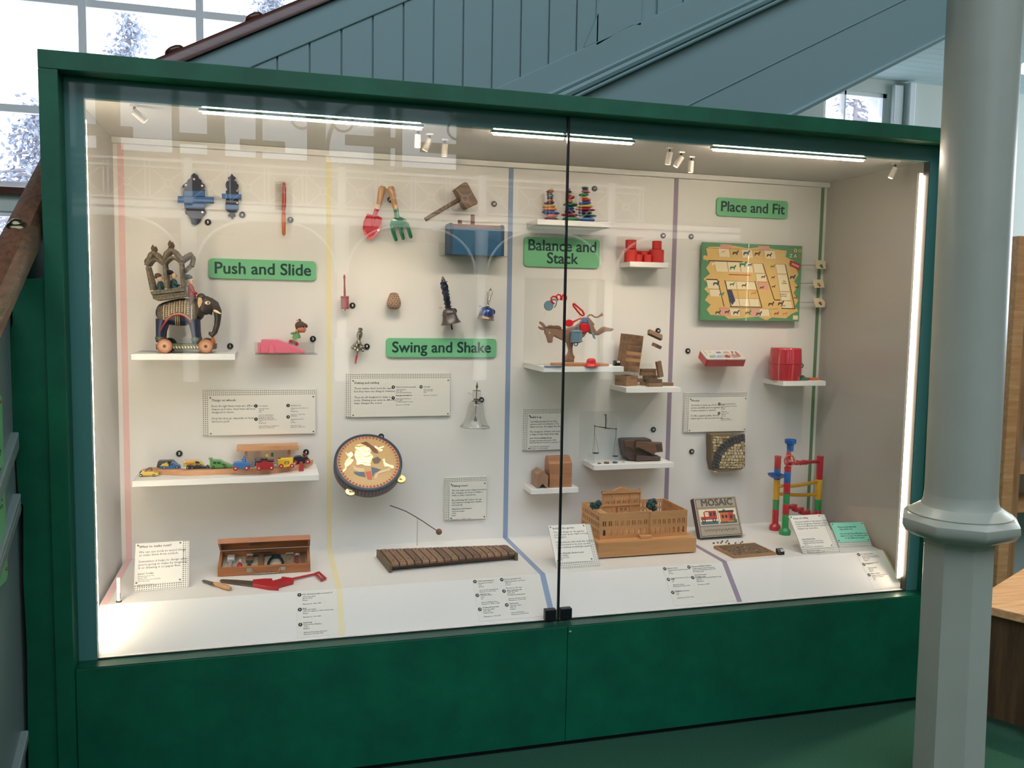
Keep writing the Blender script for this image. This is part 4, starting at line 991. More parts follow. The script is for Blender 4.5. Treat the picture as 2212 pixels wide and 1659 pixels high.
car('toy_car', 'low black open toy car in front of the yellow toy van', y2, .028, K2, [(1235, 690), (1245, 640), (1330, 615), (1420, 640), (1560, 625), (1680, 650), (1790, 635), (1800, 690), (1700, 708), (1260, 708)], m_tblk, [(1275, 690, .0056), (1380, 700, .005), (1740, 690, .0048)], extra=(('seat', [(1420, 640), (1480, 600), (1560, 625)], y2 + .008, y2 + .02, mat('maroon_plastic', C(98, 60, 58), .4)),))
y3 = atz(470, 1012.3, ztr).y; K3 = zm(290, 950, 11.06, y3)
car('toy_wagon', 'green wedge-nosed toy car with a rear wing beside the blue train wagon', y3, .033, K3, [(1795, 665), (1800, 500), (1850, 488), (2060, 492), (2110, 530), (2230, 580), (2345, 630), (2360, 650), (2300, 672), (1830, 680)], m_tgrn, [(1885, 650, .0057), (2165, 660, .0053)], [[(1880, 530), (1960, 530), (1960, 575), (1890, 575)], [(1980, 530), (2050, 532), (2075, 575), (1985, 575)], [(2095, 570), (2180, 590), (2200, 605), (2100, 605)]],
    extra=(('rear_wing', [(1765, 465), (1790, 445), (1855, 450), (1870, 485), (1830, 490)], y3 + .002, y3 + .031, m_tgrn),))

# wooden train, track, station
m_beech = wood('beech_wood', C(214, 164, 122), C(192, 140, 100), .5, 5, 0)
m_tred = mat('red_train_paint', C(164, 40, 48), .35, coat=.2); m_tbl2 = mat('blue_train_paint', C(56, 112, 172), .4); m_ty2 = mat('yellow_train_paint', C(236, 190, 52), .4); m_tbk2 = mat('black_train_paint', C(30, 30, 38), .35)
fr = [(352, 1026), (400, 1028), (464, 1026), (508.5, 1024.5), (527, 1025.5), (569, 1024), (603, 1022), (641, 1015.5), (665, 1010), (675.6, 1003)]
F = [atz(u, v, Z2) for u, v in fr]
F = [Vector((F[0].x - .07, F[0].y + .028, Z2)), Vector((F[0].x - .03, F[0].y + .008, Z2))] + F
for k, (i, j) in enumerate(((0, 4), (4, 7), (7, 11))):
    seg = F[i:j + 1]; back = []
    for n_, p in enumerate(seg):
        d = (seg[min(n_ + 1, len(seg) - 1)] - seg[max(n_ - 1, 0)]).normalized(); back.append(p + Vector((-d.y, d.x, 0)) * .044)
    g = G(); g.prism([(p.x + .0004, p.y) for p in seg] + [(p.x - .0004, p.y) for p in back[::-1]], Z2, Z2 + .02, .0008, ax='z')
    o = g.ob('toy_rail', m_beech); tag(o, ('curved beech toy track piece under the yellow buggy end', 'straight beech toy track piece under the green car and blue wagon', 'curved beech toy track piece under the yellow wagon and black locomotive')[k], 'toy track', 'wooden track pieces on the long shelf')
    g = G()
    for off in (.012, .032):
        pts = []
        for n_, p in enumerate(seg): d = (back[n_] - p).normalized(); pts.append(p + d * off + Vector((0, 0, .0201)))
        g.tube(pts, .0016, 6, flat=.2)
    g.ob('rail_groove', mat('dark_groove', C(150, 108, 78), .6), o)
def wheelset(t, P, Y, w, wl, zb):
    for (x, z, r) in wl:
        q = P((x, z))
        for y in (Y - .002, Y + w + .002):
            p = (q[0], y, zb + r); o = G().lathe([(r * .9, -.003), (r, -.002), (r, .002), (r * .9, .003)], p, 20, 'y').ob('wheel', m_tred, t, 40)
            G().lathe([(r * .42, -.0034), (r * .3, -.0045), (.0003, -.0048)], p, 10, 'y').ob('hub_cap', m_hub, o, 40) if y < Y else None
def wagon(nm, lab, Y, w, P, parts_, wl, mag, cat='toy train car', zb=ztr):
    q = P(*parts_[0][1]); t = thing(nm, (sum(a[0] for a in q) / len(q), Y + w / 2, zb), lab, cat, 'wooden toy train')
    for (n2, pts, y0, y1, mm) in parts_:
        g = G(); g.prism(P(*pts), Y + y0, Y + y1, .0015, seg=2); g.ob(n2, mm, t)
    wheelset(t, P, Y, w, wl, zb)
    for (x, z) in mag:
        p = P((x, z)); G().cyl((p[0] - .005, Y + w / 2, p[1]), (p[0] + .005, Y + w / 2, p[1]), .0042, 12).ob('magnet_coupling', m_steel, t, 40)
    return t
yt = atz(513, 1017, ztr).y; TP = zm(480, 950, 10.533, yt)
t = wagon('train_wagon', 'blue wooden train wagon carrying a blue peg figure', yt, .032, TP, [('wagon_body', [(232, 590), (250, 545), (300, 520), (560, 520), (640, 555), (650, 600), (620, 665), (260, 665)], 0, .032, m_tbl2)], [(303, 645, .0092), (560, 650, .0092)], [(675, 620)])
g = G(); g.lathe([(.0065, 0), (.0062, .012), (.005, .0165), (.0035, .018)], (TP((505, 520))[0], yt + .016, TP((505, 520))[1]), 14); p = TP((500, 400)); g.ball((p[0], yt + .016, p[1]), .0046, 12, 8); p = TP((450, 465)); g.ball((p[0], yt + .016, p[1]), .0035, 8, 6); g.ob('peg_figure', m_tbl2, t, 50)
yt = atz(570, 1016.5, ztr).y; TP = zm(480, 950, 10.533, yt)
t = wagon('train_engine', 'red wooden train engine with black roofs and grey boiler', yt, .032, TP, [('engine_body', [(765, 540), (775, 515), (905, 500), (905, 440), (1025, 440), (1035, 510), (1150, 505), (1160, 560), (1165, 670), (780, 680)], 0, .032, m_tred), ('roof', [(865, 445), (875, 425), (1025, 425), (1035, 460), (1025, 468), (880, 468)], -.003, .035, m_tbk2), ('bonnet_cover', [(770, 520), (770, 485), (895, 480), (900, 515)], -.001, .033, m_tbk2), ('tender_cover', [(1035, 505), (1035, 470), (1165, 465), (1175, 500)], -.001, .033, m_tbk2)], [(838, 655, .0096), (1122, 640, .0092)], [(720, 620), (1200, 600)])
p = TP((728, 540)); G().lathe([(.0085, -.012), (.0085, .008), (.006, .012)], (p[0], yt + .016, p[1]), 14).ob('boiler', mat('grey_train_paint', C(86, 86, 88), .4), t, 40); p = TP((735, 475)); G().lathe([(.004, -.004), (.0065, .004), (.006, .006)], (p[0], yt + .016, p[1]), 12).ob('chimney', MATS['grey_train_paint'], t, 40)
yt = atz(617, 1011.5, ztr).y; TP = zm(480, 950, 10.533, yt)
t = wagon('train_wagon', 'yellow wooden train wagon with a black framed window', yt, .032, TP, [('wagon_body', [(1262, 500), (1262, 458), (1300, 445), (1600, 430), (1612, 470), (1600, 600), (1420, 628), (1280, 640)], 0, .032, m_ty2), ('window_frame', [(1412, 500), (1515, 488), (1520, 548), (1418, 562)], -.0008, .001, m_tbk2), ('window_picture', [(1428, 512), (1502, 503), (1506, 540), (1432, 549)], -.0012, .0, m_tyel)], [(1340, 605, .0088), (1590, 588, .0088)], [(1215, 600), (1635, 570)])
p = TP((1300, 440)); G().lathe([(.006, 0), (.006, .003)], (p[0], yt + .016, p[1] - .001), 12).ob('roof_cap', m_tbk2, t)
yt = atz(655, 1003, ztr).y; TP = zm(480, 950, 10.533, yt)
t = wagon('train_engine', 'black wooden locomotive with red funnel and wheels on the track curve', yt, .032, TP, [('engine_body', [(1618, 440), (1640, 400), (1720, 378), (1800, 380), (1830, 410), (1930, 385), (1955, 420), (1950, 500), (1850, 545), (1640, 570)], 0, .032, m_tbk2)], [(1660, 520, .0085), (1945, 500, .0098)], [(1600, 560)])
p = TP((1865, 385)); G().lathe([(.0035, 0), (.004, .004), (.0085, .0085), (.0085, .0105), (.005, .011)], (p[0], yt + .016, p[1] - .002), 14).ob('funnel', m_tred, t, 40)
# peg figure, station, signs behind the train
yp = atz(651, 1017.5, Z2).y; TP = zm(480, 950, 10.533, yp); p = TP((1795, 700))
t = tag(G().lathe([(.0098, 0), (.0102, .006), (.009, .0115), (.0098, .013), (.009, .022), (.0072, .0245), (.0078, .028), (.0062, .034), (.003, .0375), (.0005, .038)], (p[0], yp, Z2), 18).ob('peg_figure', m_tred, None, 50), 'red turned wooden peg figure in front of the black locomotive', 'peg figure')
ys = .655; SP = zm(480, 950, 10.533, ys - .01)
q = SP((330, 700), (1730, 700))
t = thing('toy_station', ((q[0][0] + q[1][0]) / 2, ys, Z2), 'beech toy station with a long roof on two posts behind the train', 'toy station')
g = G(); a = SP((330, 145), (1725, 105), (1740, 208), (330, 250)); g.prism(a, ys - .03, ys - .022, .0008); g.prism([(a[0][0], a[0][1]), (a[1][0], a[1][1]), (a[1][0], a[1][1] - .004), (a[0][0], a[0][1] - .004)], ys - .024, ys + .035); g.ob('roof', m_beech, t)
for x in (540, 1525):
    q = SP((x, 240)); G().box((q[0] - .0055, ys - .006, Z2), (q[0] + .0055, ys + .006, q[1] + .004), .0006).ob('post', m_beech, t)
q = SP((420, 0), (1620, 0)); G().box((q[0][0], ys - .025, Z2), (q[1][0], ys + .04, Z2 + .007), .001).ob('platform', m_beech, t)
for (pts, mm, lab, zz) in (([(985, 335), (1050, 330), (1050, 395), (985, 400)], m_ty2, 'small yellow toy sign between the station posts', 'toy sign'), ([(1110, 295), (1165, 292), (1165, 385), (1110, 388)], mat('green_sign_paint', C(34, 88, 62), .4), 'small dark green toy signal under the station roof', 'toy signal')):
    SP2 = zm(480, 950, 10.533, .60); a = SP2(*pts); xm = (a[0][0] + a[1][0]) / 2
    t = thing('toy_signal', (xm, .6, Z2), lab, zz)
    g = G(); g.prism(a, .598, .602, .0006); g.ob('sign_plate', mm, t); G().box((xm - .002, .5985, Z2), (xm + .002, .6015, a[2][1] + .002)).ob('post', m_beech, t)
SP2 = zm(480, 950, 10.533, .59); a = SP2((1060, 405), (1180, 395)); t = tag(G().box((a[0][0], .585, Z2), (a[1][0], .605, a[0][1]), .001).ob('wooden_block', mat('grey_brown_wood', C(150, 122, 104), .6)), 'grey-brown wooden block standing behind the red engine', 'toy block')
# ------------------------------------------------------------------ wall tools, bells, rattles, tambourine, tool box, xylophone
m_iron = mat('blackened_iron', C(34, 38, 54), .45, .3)
m_ironb = mat('blued_iron', C(44, 88, 138), .4, .2)
m_han = wood('turned_ash_handle', C(204, 156, 110), C(180, 130, 88), .4, 4, 2)
m_dwood = wood('dark_brown_wood', C(120, 92, 70), C(92, 68, 50), .5, 4, 0)
m_silver = mat('old_silver', C(176, 172, 160), .28, 1, bump=.3, bscale=90)
m_bronze = mat('dark_bronze', C(96, 92, 92), .38, .8, bump=.1, bscale=80)
m_clearpin = m_acry
def pin(t, x, z, y0): G().cyl((x, y0, z), (x, D, z), .0028, 8).ob('mount_pin', m_clearpin, t)
A = zm(370, 365, 4.704, .688)
def wallthing(name, pts, lab, cat, Y):
    xs = [q[0] for q in pts]; zs = [q[1] for q in pts]
    return thing(name, ((min(xs) + max(xs)) / 2, Y, min(zs)), lab, cat)
o5 = A((230, 40), (268, 62), (280, 95), (303, 112), (312, 140), (340, 158), (348, 192), (330, 197), (342, 215), (342, 392), (330, 408), (338, 424), (356, 436), (342, 465), (312, 490), (292, 535), (265, 562), (240, 569), (205, 556), (195, 520), (166, 470), (140, 455), (136, 425), (158, 414), (134, 392), (125, 282), (126, 202), (134, 188), (112, 186), (117, 162), (140, 142), (160, 130), (166, 108), (192, 95), (202, 60))
t = wallthing('door_bolt', o5, 'larger dark blue iron door bolt with wide crossing bar', 'door bolt', .69)
g = G(); g.prism(o5, .692, .698, .0012); g.ob('back_plate', m_iron, t)
g = G(); g.prism(A((124, 222), (343, 222), (343, 282), (124, 280)), .684, .694, .002); g.ob('strap', m_ironb, t)
g = G(); g.prism(A((128, 350), (342, 352), (342, 392), (135, 395)), .684, .694, .002); g.ob('strap', m_ironb, t)
g = G(); g.prism(A((68, 280), (433, 290), (433, 353), (68, 345)), .672, .690, .002); g.ob('sliding_bar', m_ironb, t)
for (x, z) in ((230, 102), (148, 162), (312, 170), (315, 438)):
    q = A((x, z)); G().lathe([(.0042, .6912), (.0042, .6918)], (q[0], 0, q[1]), 10, 'y').ob('screw_hole', m_white, t)
pin(t, *A((235, 480)), .698)
A = zm(370, 365, 4.704, .688)
o6 = A((614, 44), (632, 70), (654, 85), (652, 98), (635, 112), (660, 125), (668, 150), (682, 158), (681, 196), (664, 200), (680, 215), (683, 250), (680, 320), (683, 410), (668, 425), (640, 440), (655, 468), (652, 482), (632, 488), (617, 512), (602, 488), (578, 482), (575, 468), (592, 445), (562, 420), (550, 408), (552, 215), (566, 200), (552, 190), (548, 155), (560, 125), (592, 112), (575, 98), (578, 84), (600, 70))
t = wallthing('door_bolt', o6, 'smaller dark blue iron door bolt with pointed ends', 'door bolt', .69)
g = G(); g.prism(o6, .692, .698, .0012); g.ob('back_plate', m_iron, t)
g = G(); g.prism(A((513, 254), (711, 262), (710, 310), (516, 302)), .675, .692, .002); g.ob('sliding_bar', m_ironb, t)
g = G(); g.prism(A((549, 364), (684, 368), (684, 412), (549, 408)), .682, .694, .002); g.ob('strap', m_ironb, t)
for (x, z) in ((558, 210), (668, 222), (668, 345)):
    q = A((x, z)); G().lathe([(.0032, .6912), (.0032, .6918)], (q[0], 0, q[1]), 8, 'y').ob('screw_hole', m_white, t)
A = zm(370, 365, 4.704, .685)
q = A((1145, 140), (1143, 675)); t = thing('hair_comb', (q[1][0], .685, q[1][1]), 'orange-red hair comb with long fine teeth hanging on the wall', 'comb')
P3 = lambda pts, y: [(a, y, b) for a, b in A(*pts)]
g = G(); g.tube(P3([(1145, 138), (1146, 200), (1147, 330), (1143, 410), (1141, 425)], .685), [.0045, .0075, .008, .0085, .0075], 12); g.ob('comb_back', mat('red_lacquer', C(166, 60, 44), .3), t, 60)
g = G(); g.tube(P3([(1141, 420), (1141, 480), (1143, 600), (1143, 660), (1143, 677)], .685), [.0055, .0075, .007, .0065, .003], 12); g.ob('handle', mat('orange_wood_handle', C(196, 104, 56), .35), t, 60)
g = G()
for k in range(34):
    z = 130 + 280 * k / 33; a = P3([(1140, z + 4), (1055, z)], .685); g.tube(a, [.0011, .0004], 5)
g.ob('teeth', mat('horn_teeth', C(160, 140, 116), .4), t)
pin(t, *A((1143, 560)), .685)
# garden trowel and fork
m_tro = mat('red_enamel', C(196, 34, 48), .25, coat=.4); m_frk = mat('green_enamel', C(22, 112, 74), .25, coat=.4)
B = zm(770, 385, 3.848, .68); P3 = lambda pts, y=.68: [(a, y, b) for a, b in B(*pts)]
ot = B((88, 297), (128, 306), (142, 300), (178, 312), (212, 333), (206, 390), (182, 455), (142, 500), (100, 514), (70, 480), (50, 420), (58, 360))
t = wallthing('garden_trowel', ot, 'small red garden trowel with wooden handle hanging on the wall', 'trowel', .68)
cx, cz = B((128, 400)); g = G()
ctr = [(cx + (x - cx) * k, .676 + .011 * (1 - k) ** .8, cz + (z - cz) * k) for k in (1, .6, .25) for x, z in ot]; n = len(ot)
V = [g._v(p) for p in ctr]
for r in range(2):
    for i in range(n): g.b.faces.new((V[r * n + i], V[r * n + (i + 1) % n], V[(r + 1) * n + (i + 1) % n], V[(r + 1) * n + i]))
g.b.faces.new(V[2 * n:]); W_ = [g._v((p[0], p[1] + .003, p[2])) for p in ctr[:n]]; g.b.faces.new(W_)
for i in range(n): g.b.faces.new((V[i], V[(i + 1) % n], W_[(i + 1) % n], W_[i]))
g.tube(P3([(124, 408), (135, 360), (150, 310), (172, 248)]), [.003, .007, .0085, .0095], 10); g.ob('blade', m_tro, t, 40)
G().tube(P3([(170, 252), (188, 200), (205, 130), (214, 85), (218, 68)]), [.0105, .0105, .0135, .0145, .010], 14).ob('handle', m_han, t, 60)
G().tube(P3([(169, 256), (181, 222)]), [.0108, .0108], 14).ob('ferrule_band', mat('pale_wood_band', C(226, 190, 168), .4), t, 60)
pin(t, *B((190, 200)), .68)
t = wallthing('garden_fork', B((285, 65), (450, 525)), 'small green three-tined garden fork with wooden handle hanging on the wall', 'garden fork', .68)
g = G(); g.prism(B((316, 322), (362, 320), (415, 345), (437, 385), (444, 420), (415, 415), (402, 392), (388, 386), (380, 415), (352, 418), (335, 395), (318, 405), (312, 430), (284, 425), (277, 385), (290, 352)), .676, .682, .0015)
for a in (([(292, 395), (308, 455), (328, 515), (330, 524)]), ([(362, 395), (374, 450), (387, 502), (388, 513)]), ([(420, 380), (436, 435), (452, 490), (453, 500)])): g.tube(P3(a), [.0085, .0085, .0075, .004], 10)
g.tube(P3([(340, 335), (334, 300), (327, 255)]), [.0115, .0095, .0105], 12); g.ob('tines', m_frk, t, 40)
G().tube(P3([(327, 258), (312, 200), (295, 130), (286, 88), (284, 70)]), [.0108, .0108, .0135, .0145, .010], 14).ob('handle', m_han, t, 60)
G().tube(P3([(328, 256), (320, 222)]), [.0112, .0110], 14).ob('ferrule_band', MATS['pale_wood_band'], t, 60)
pin(t, *B((310, 200)), .68)
# mallet and hammer bench
B = zm(770, 385, 3.848, .63); oh = B((808, 97), (872, 48), (890, 40), (912, 48), (995, 202), (990, 222), (905, 262), (885, 250))
t = wallthing('toy_mallet', oh, 'brown wooden mallet hanging tilted above the blue bench', 'mallet', .63)
g = G(); g.prism(oh, .600, .66, .004); g.ob('head', m_dwood, t)
G().tube([(a, .63, b) for a, b in B((852, 178), (570, 344))], .0088, 14).ob('handle', m_dwood, t, 60); pin(t, *B((905, 150)), .66)
B = zm(770, 385, 3.848, .60); q = B((735, 632), (1250, 632))
t = thing('clear_tray', ((q[0][0] + q[1][0]) / 2, .65, q[0][1] - .004), 'clear acrylic tray on the wall holding the blue hammer bench', 'tray')
zb_ = q[0][1]; G().box((q[0][0], .585, zb_ - .004), (q[1][0], D - .001, zb_ - .0004)).ob('tray_base', m_acry, t); G().box((q[0][0] - .006, D - .006, zb_), (q[1][0], D - .001, zb_ + .055)).ob('tray_back', m_acry, t)
a = B((778, 408), (1224, 630)); x0, z1_ = a[0]; x1 = a[1][0]; z1_ = a[0][1]
t = thing('hammer_bench', ((x0 + x1) / 2, .645, zb_), 'blue and brown hammer bench toy with two pegs in a clear tray', 'hammer toy')
m_bb = mat('blue_bench_paint', C(36, 88, 124), .35, coat=.2)
g = G(); g.box((x0 + .012, .597, zb_), (x1 - .012, .605, z1_), .001); g.box((x0 + .012, .695, zb_), (x1 - .012, .703, z1_), .001); g.ob('side_panel', m_bb, t)
g = G()
for xx in (x0 - .0005, x1 - .0125): g.prism([(.5955, zb_), (.7045, zb_), (.7045, z1_ + .01), (.69, z1_ + .019), (.61, z1_ + .019), (.5955, z1_ + .01)], xx, xx + .013, .0015, ax='x')
g.ob('end_panel', mat('shaded_bench_blue', C(38, 66, 92), .4), t)  # bench blue in a darker copy, shade of the side faces put into colour
G().box((x0 + .012, .606, z1_ - .006), (x1 - .012, .694, z1_ + .016), .001).ob('bench_plank', wood('reddish_wood', C(138, 96, 82), C(112, 76, 64), .5, 4, 0), t)
for (u, v0) in ((880, 338), (989, 293)):
    p = B((u, v0)); G().lathe([(.0088, zb_ + .03), (.0088, p[1] - .001), (.0075, p[1])], (p[0], .65, 0), 16).ob('peg', MATS['reddish_wood'], t, 50)
# rattles
Cz = zm(725, 585, 3.528, .68)
def V3(x, z, y=.68): q = Cz((x, z)); return Vector((q[0], y, q[1]))
def axisT(a, b):                   # local z from a up to b
    z = (Vector(b) - Vector(a)); L_ = z.length; z.normalize(); x = z.orthogonal(); x = (Vector((1, 0, 0)) - z * z.x).normalized(); y = z.cross(x)
    return Matrix(((x.x, y.x, z.x, a[0]), (x.y, y.y, z.y, a[1]), (x.z, y.z, z.z, a[2]), (0, 0, 0, 1))), L_
m_rr = mat('red_ivory', C(150, 58, 62), .4, noise_=.25, nscale=120)
a, b = V3(71, 305), V3(66, 28); T, L_ = axisT(a, b); t = thing('drum_rattle', a, 'red drum-shaped rattle with slender turned handle', 'rattle')
G(T).lathe([(.0165, .0075), (.0168, .012), (.0158, .013), (.0158, .052), (.0168, .053), (.0168, .058), (.0160, .060)], n=24).ob('drum', m_rr, t, 40)
G(T).lathe([(.0155, .0135), (.01585, .0137), (.01605, .030), (.01585, .0515), (.0155, .0516)], n=24).ob('carved_band', mat('pale_red_carving', C(172, 96, 96), .5, noise_=.4, nscale=200), t, 40)
G(T).lathe([(.001, 0), (.0022, .002), (.0018, .007)], n=10).ob('spindle_tip', m_rr, t, 60)
G(T).lathe([(.0042, .06), (.0046, .075), (.0032, .11), (.0032, L_ - .022), (.0048, L_ - .021), (.0026, L_ - .017), (.0055, L_ - .012), (.0032, L_ - .006), (.0024, L_ - .004), (.003, L_ - .002), (.001, L_)], n=14).ob('handle', m_rr, t, 50); pin(t, a.x, a.z + .04, .69)
m_clay = mat('buff_clay', C(172, 142, 120), .85, noise_=.3, nscale=40, bump=.3, bscale=80)
c = V3(442, 232, .675); t = thing('clay_rattle', (c.x, c.y, c.z - .036), 'pale brown clay rattle pierced with small dark holes', 'rattle')
pf = [(.0005, -.034), (.012, -.0335), (.022, -.029), (.028, -.02), (.0295, -.008), (.027, .006), (.021, .022), (.016, .031), (.008, .036), (.0005, .037)]
G().lathe(pf, c, 24, sy=.8).ob('clay_body', m_clay, t, 60)
rr = random.Random(4); g = G()
for i in range(7):
    for j in range(6):
        h = -.026 + .0093 * i; r = [p for p in pf]; 
        k = next(k for k in range(len(pf) - 1) if pf[k][1] <= h <= pf[k + 1][1]); f = (h - pf[k][1]) / (pf[k + 1][1] - pf[k][1]); R = pf[k][0] * (1 - f) + pf[k + 1][0] * f
        w = R_(-165 + 30 * j + (15 if i % 2 else 0)); x, y = R * .95 * cos(w), R * .95 * sin(w) * .8
        g.ball((c.x + x, c.y + y, c.z + h), .0019 + rr.random() * .0006, 7, 5)
g.ob('pierced_holes', mat('dark_clay_hole', C(66, 46, 40), .9), t, 60)
pin(t, c.x, c.z, c.y + .015)
a, b = V3(160, 645), V3(190, 437); T, L_ = axisT(a, b); t = thing('silver_rattle', a, 'silver rattle hung with little bells and a red coral tip', 'rattle')
G(T).lathe([(.0045, 0), (.0055, .004), (.004, .008), (.006, .014), (.0085, .02), (.006, .026), (.012, .034), (.015, .042), (.016, .05), (.010, .058), (.006, .064), (.009, .072), (.012, .078), (.0125, .088), (.011, .097), (.006, .1), (.009, .103), (.011, .108), (.007, .112)], n=20).ob('stem', m_silver, t, 40)
q = T @ Vector((0, 0, .112)); G(T).lathe([(.0035, .111), (.006, .113), (.0105, .1135), (.0105, .114), (.003, .116)], n=14).ob('whistle_rim', m_silver, t)
for k, (w, h) in enumerate(((0, .038), (60, .028), (130, .04), (180, .03), (235, .026), (300, .036), (340, .024))):
    p = T @ Vector((.0215 * cos(R_(w)), .017 * sin(R_(w)), h)); G().ball(p, .0072, 12, 8, (1, 1, 1.15)).ob('little_bell', m_silver, t, 60)
a2 = V3(150, 708); tag(G().tube([a, a.lerp(a2, .5), a2], [.0045, .0042, .0028], 10).ob('coral_tip', mat('red_coral', C(204, 70, 74), .3), t, 60), 'red coral tip'); pin(t, a.x + .01, a.z + .06, .69)
# bronze goddess bell
a, b = V3(872, 402, .66), V3(808, 46, .66); T, L_ = axisT(a, b)
t = thing('hand_bell', a, 'large dark bronze handbell with ornate temple-like handle', 'handbell')
G(T).lathe([(.0425, 0), (.043, .0015), (.039, .006), (.033, .018), (.0295, .034), (.0285, .040), (.031, .041), (.031, .0435), (.028, .045), (.027, .052), (.022, .06), (.012, .066), (.010, .07)], n=36).ob('bell', m_bronze, t, 40)
G(T).lathe([(.0035, -.026), (.0035, .02)], n=12).ob('clapper', m_black, t, 60)
m_brd = mat('blue_black_bronze', C(56, 60, 82), .35, .8)
g = G(T); hp = [(.010, .068), (.0155, .071), (.0155, .073), (.011, .075), (.0115, .083), (.0165, .086), (.0165, .088), (.0115, .09), (.0125, .1), (.0155, .106), (.012, .11), (.0125, .13), (.011, .14), (.014, .143), (.0135, .15), (.016, .155), (.0135, .16), (.014, .165), (.0105, .168), (.012, .174), (.009, .18), (.0085, .185), (.006, .19), (.004, .196), (.0005, L_)]
g.lathe(hp, n=16); rr = random.Random(2)
for i in range(40):
    h = .09 + .09 * rr.random(); w = rr.random() * 6.28; R = .0135; g.ball((R * cos(w), R * sin(w), h), .0028, 7, 5)
for k in range(4): w = pi / 4 + k * pi / 2; g.tube([(.012 * cos(w), .012 * sin(w), .142), (.0175 * cos(w), .0175 * sin(w), .156), (.012 * cos(w), .012 * sin(w), .171)], .0022, 6)
g.ob('handle', m_brd, t, 40)
tag(G(T).lathe([(.0062, .1905), (.0045, .197), (.001, L_ + .001)], n=12).ob('finial', mat('gilt_tip', C(140, 116, 64), .3, .9), t, 50), 'gilded tip'); pin(t, *Cz((800, 282)), .66)
# blue bell with wire handle
a, b = V3(1138, 372, .67), V3(1178, 128, .67); T, L_ = axisT(a, b)
t = thing('hand_bell', a, 'small blue handbell with silver rim and open wire handle', 'handbell')
G(T).lathe([(.0365, 0), (.037, .002), (.0345, .006), (.0335, .0135), (.0328, .0138)], n=32).ob('bell_rim', mat('worn_silver_gilt', C(150, 128, 104), .35, .9, bump=.5, bscale=200), t, 40)
G(T).lathe([(.0332, .0132), (.0325, .02), (.0305, .034), (.0275, .044), (.021, .051), (.011, .0545), (.006, .056)], n=32).ob('bell', mat('blue_enamel', C(38, 62, 124), .22, .2, coat=.5), t, 60)
g = G(T); g.lathe([(.006, .0545), (.008, .057), (.0045, .06), (.0045, .066), (.0065, .067), (.004, .07)], n=14)
for k in range(6):
    w = 2 * pi * k / 6; g.tube([(r * cos(w), r * sin(w), h) for r, h in ((.003, .069), (.0045, .08), (.0085, .1), (.0115, .114), (.0095, .123), (.004, .129))], .0011, 6)
g.lathe([(.004, .127), (.005, .129), (.002, .132), (.001, L_)], n=12); g.ob('handle', mat('silver_wire', C(200, 190, 178), .25, 1), t, 50)
g = G(T)
for k in range(6):
    w = 2 * pi * (k + .3) / 6; g.tube([(.034 * .93 * cos(w), .034 * .93 * sin(w), .02), (.0318 * cos(w + .1), .0318 * sin(w + .1), .03), (.0287 * cos(w), .0287 * sin(w), .041)], .0011, 5)
g.ob('silver_inlay', m_silver, t); pin(t, *Cz((1105, 270)), .67)
# glass bell
Dz = zm(980, 820, 8.278, .66); V4 = lambda x, z: Vector((Dz((x, z))[0], .66, Dz((x, z))[1]))
a, b = V4(380, 846), V4(412, 180); T, L_ = axisT(a, b)
t = thing('glass_bell', a, 'clear glass bell with brass fittings and chain clapper', 'bell')
m_bgl = thinglass('clear_bell_glass', tint=(.93, .93, .92, 1), base=.05, edge=1.2)
G(T).lathe([(.064, 0), (.0635, .002), (.057, .010), (.049, .022), (.0425, .038), (.0385, .055), (.0355, .075), (.033, .09), (.029, .102), (.02, .111), (.009, .1145)], n=48, cap=False).ob('bell', m_bgl, t, 60)
g = G(T); g.torus((0, 0, 0), .0638, .0011, 'z', 48, 6); g.ob('rim', mat('refraction_dark_rim', C(110, 104, 94), .15), t, 60)  # clear rim coloured grey for the dark edge that refraction gives
G(T).lathe([(.008, .118), (.013, .121), (.0175, .13), (.0185, .142), (.018, .152), (.0165, .156), (.004, .1565)], n=28, cap=False).ob('glass_knop', m_bgl, t, 60)
m_abr = mat('aged_brass', C(106, 94, 78), .35, .9)
g = G(T); g.lathe([(.003, .156), (.0175, .1563), (.0175, .1575), (.003, .158)], n=24); g.lathe([(.009, .1135), (.018, .1125), (.0185, .1105), (.01, .110)], n=24); g.lathe([(.010, .117), (.013, .118), (.013, .12), (.009, .121)], n=20)
g.cyl((0, 0, .11), (0, 0, .157), .0017, 8); g.lathe([(.0016, .156), (.002, .165), (.0045, .17), (.005, .175), (.003, .18), (.0028, .184), (.0015, .186), (.002, .19), (.0005, .193)], n=12); g.ob('brass_fitting', m_abr, t, 50)
g = G(T); g.lathe([(.0045, .098), (.0055, .105), (.003, .110)], n=10); g.cyl((.004, 0, .101), (.014, 0, .099), .0025, 8)
for k in range(5): g.torus((0, 0, .09 - k * .0085), .0032, .0009, 'y' if k % 2 else 'x', 12, 5)
g.cyl((0, 0, .05), (0, 0, .042), .001, 6); g.lathe([(.001, .046), (.003, .04), (.0075, .03), (.008, .026), (.005, .0235), (.001, .023)], n=14); g.ob('clapper_chain', m_abr, t, 50); pin(t, *Dz((310, 258)), .66)
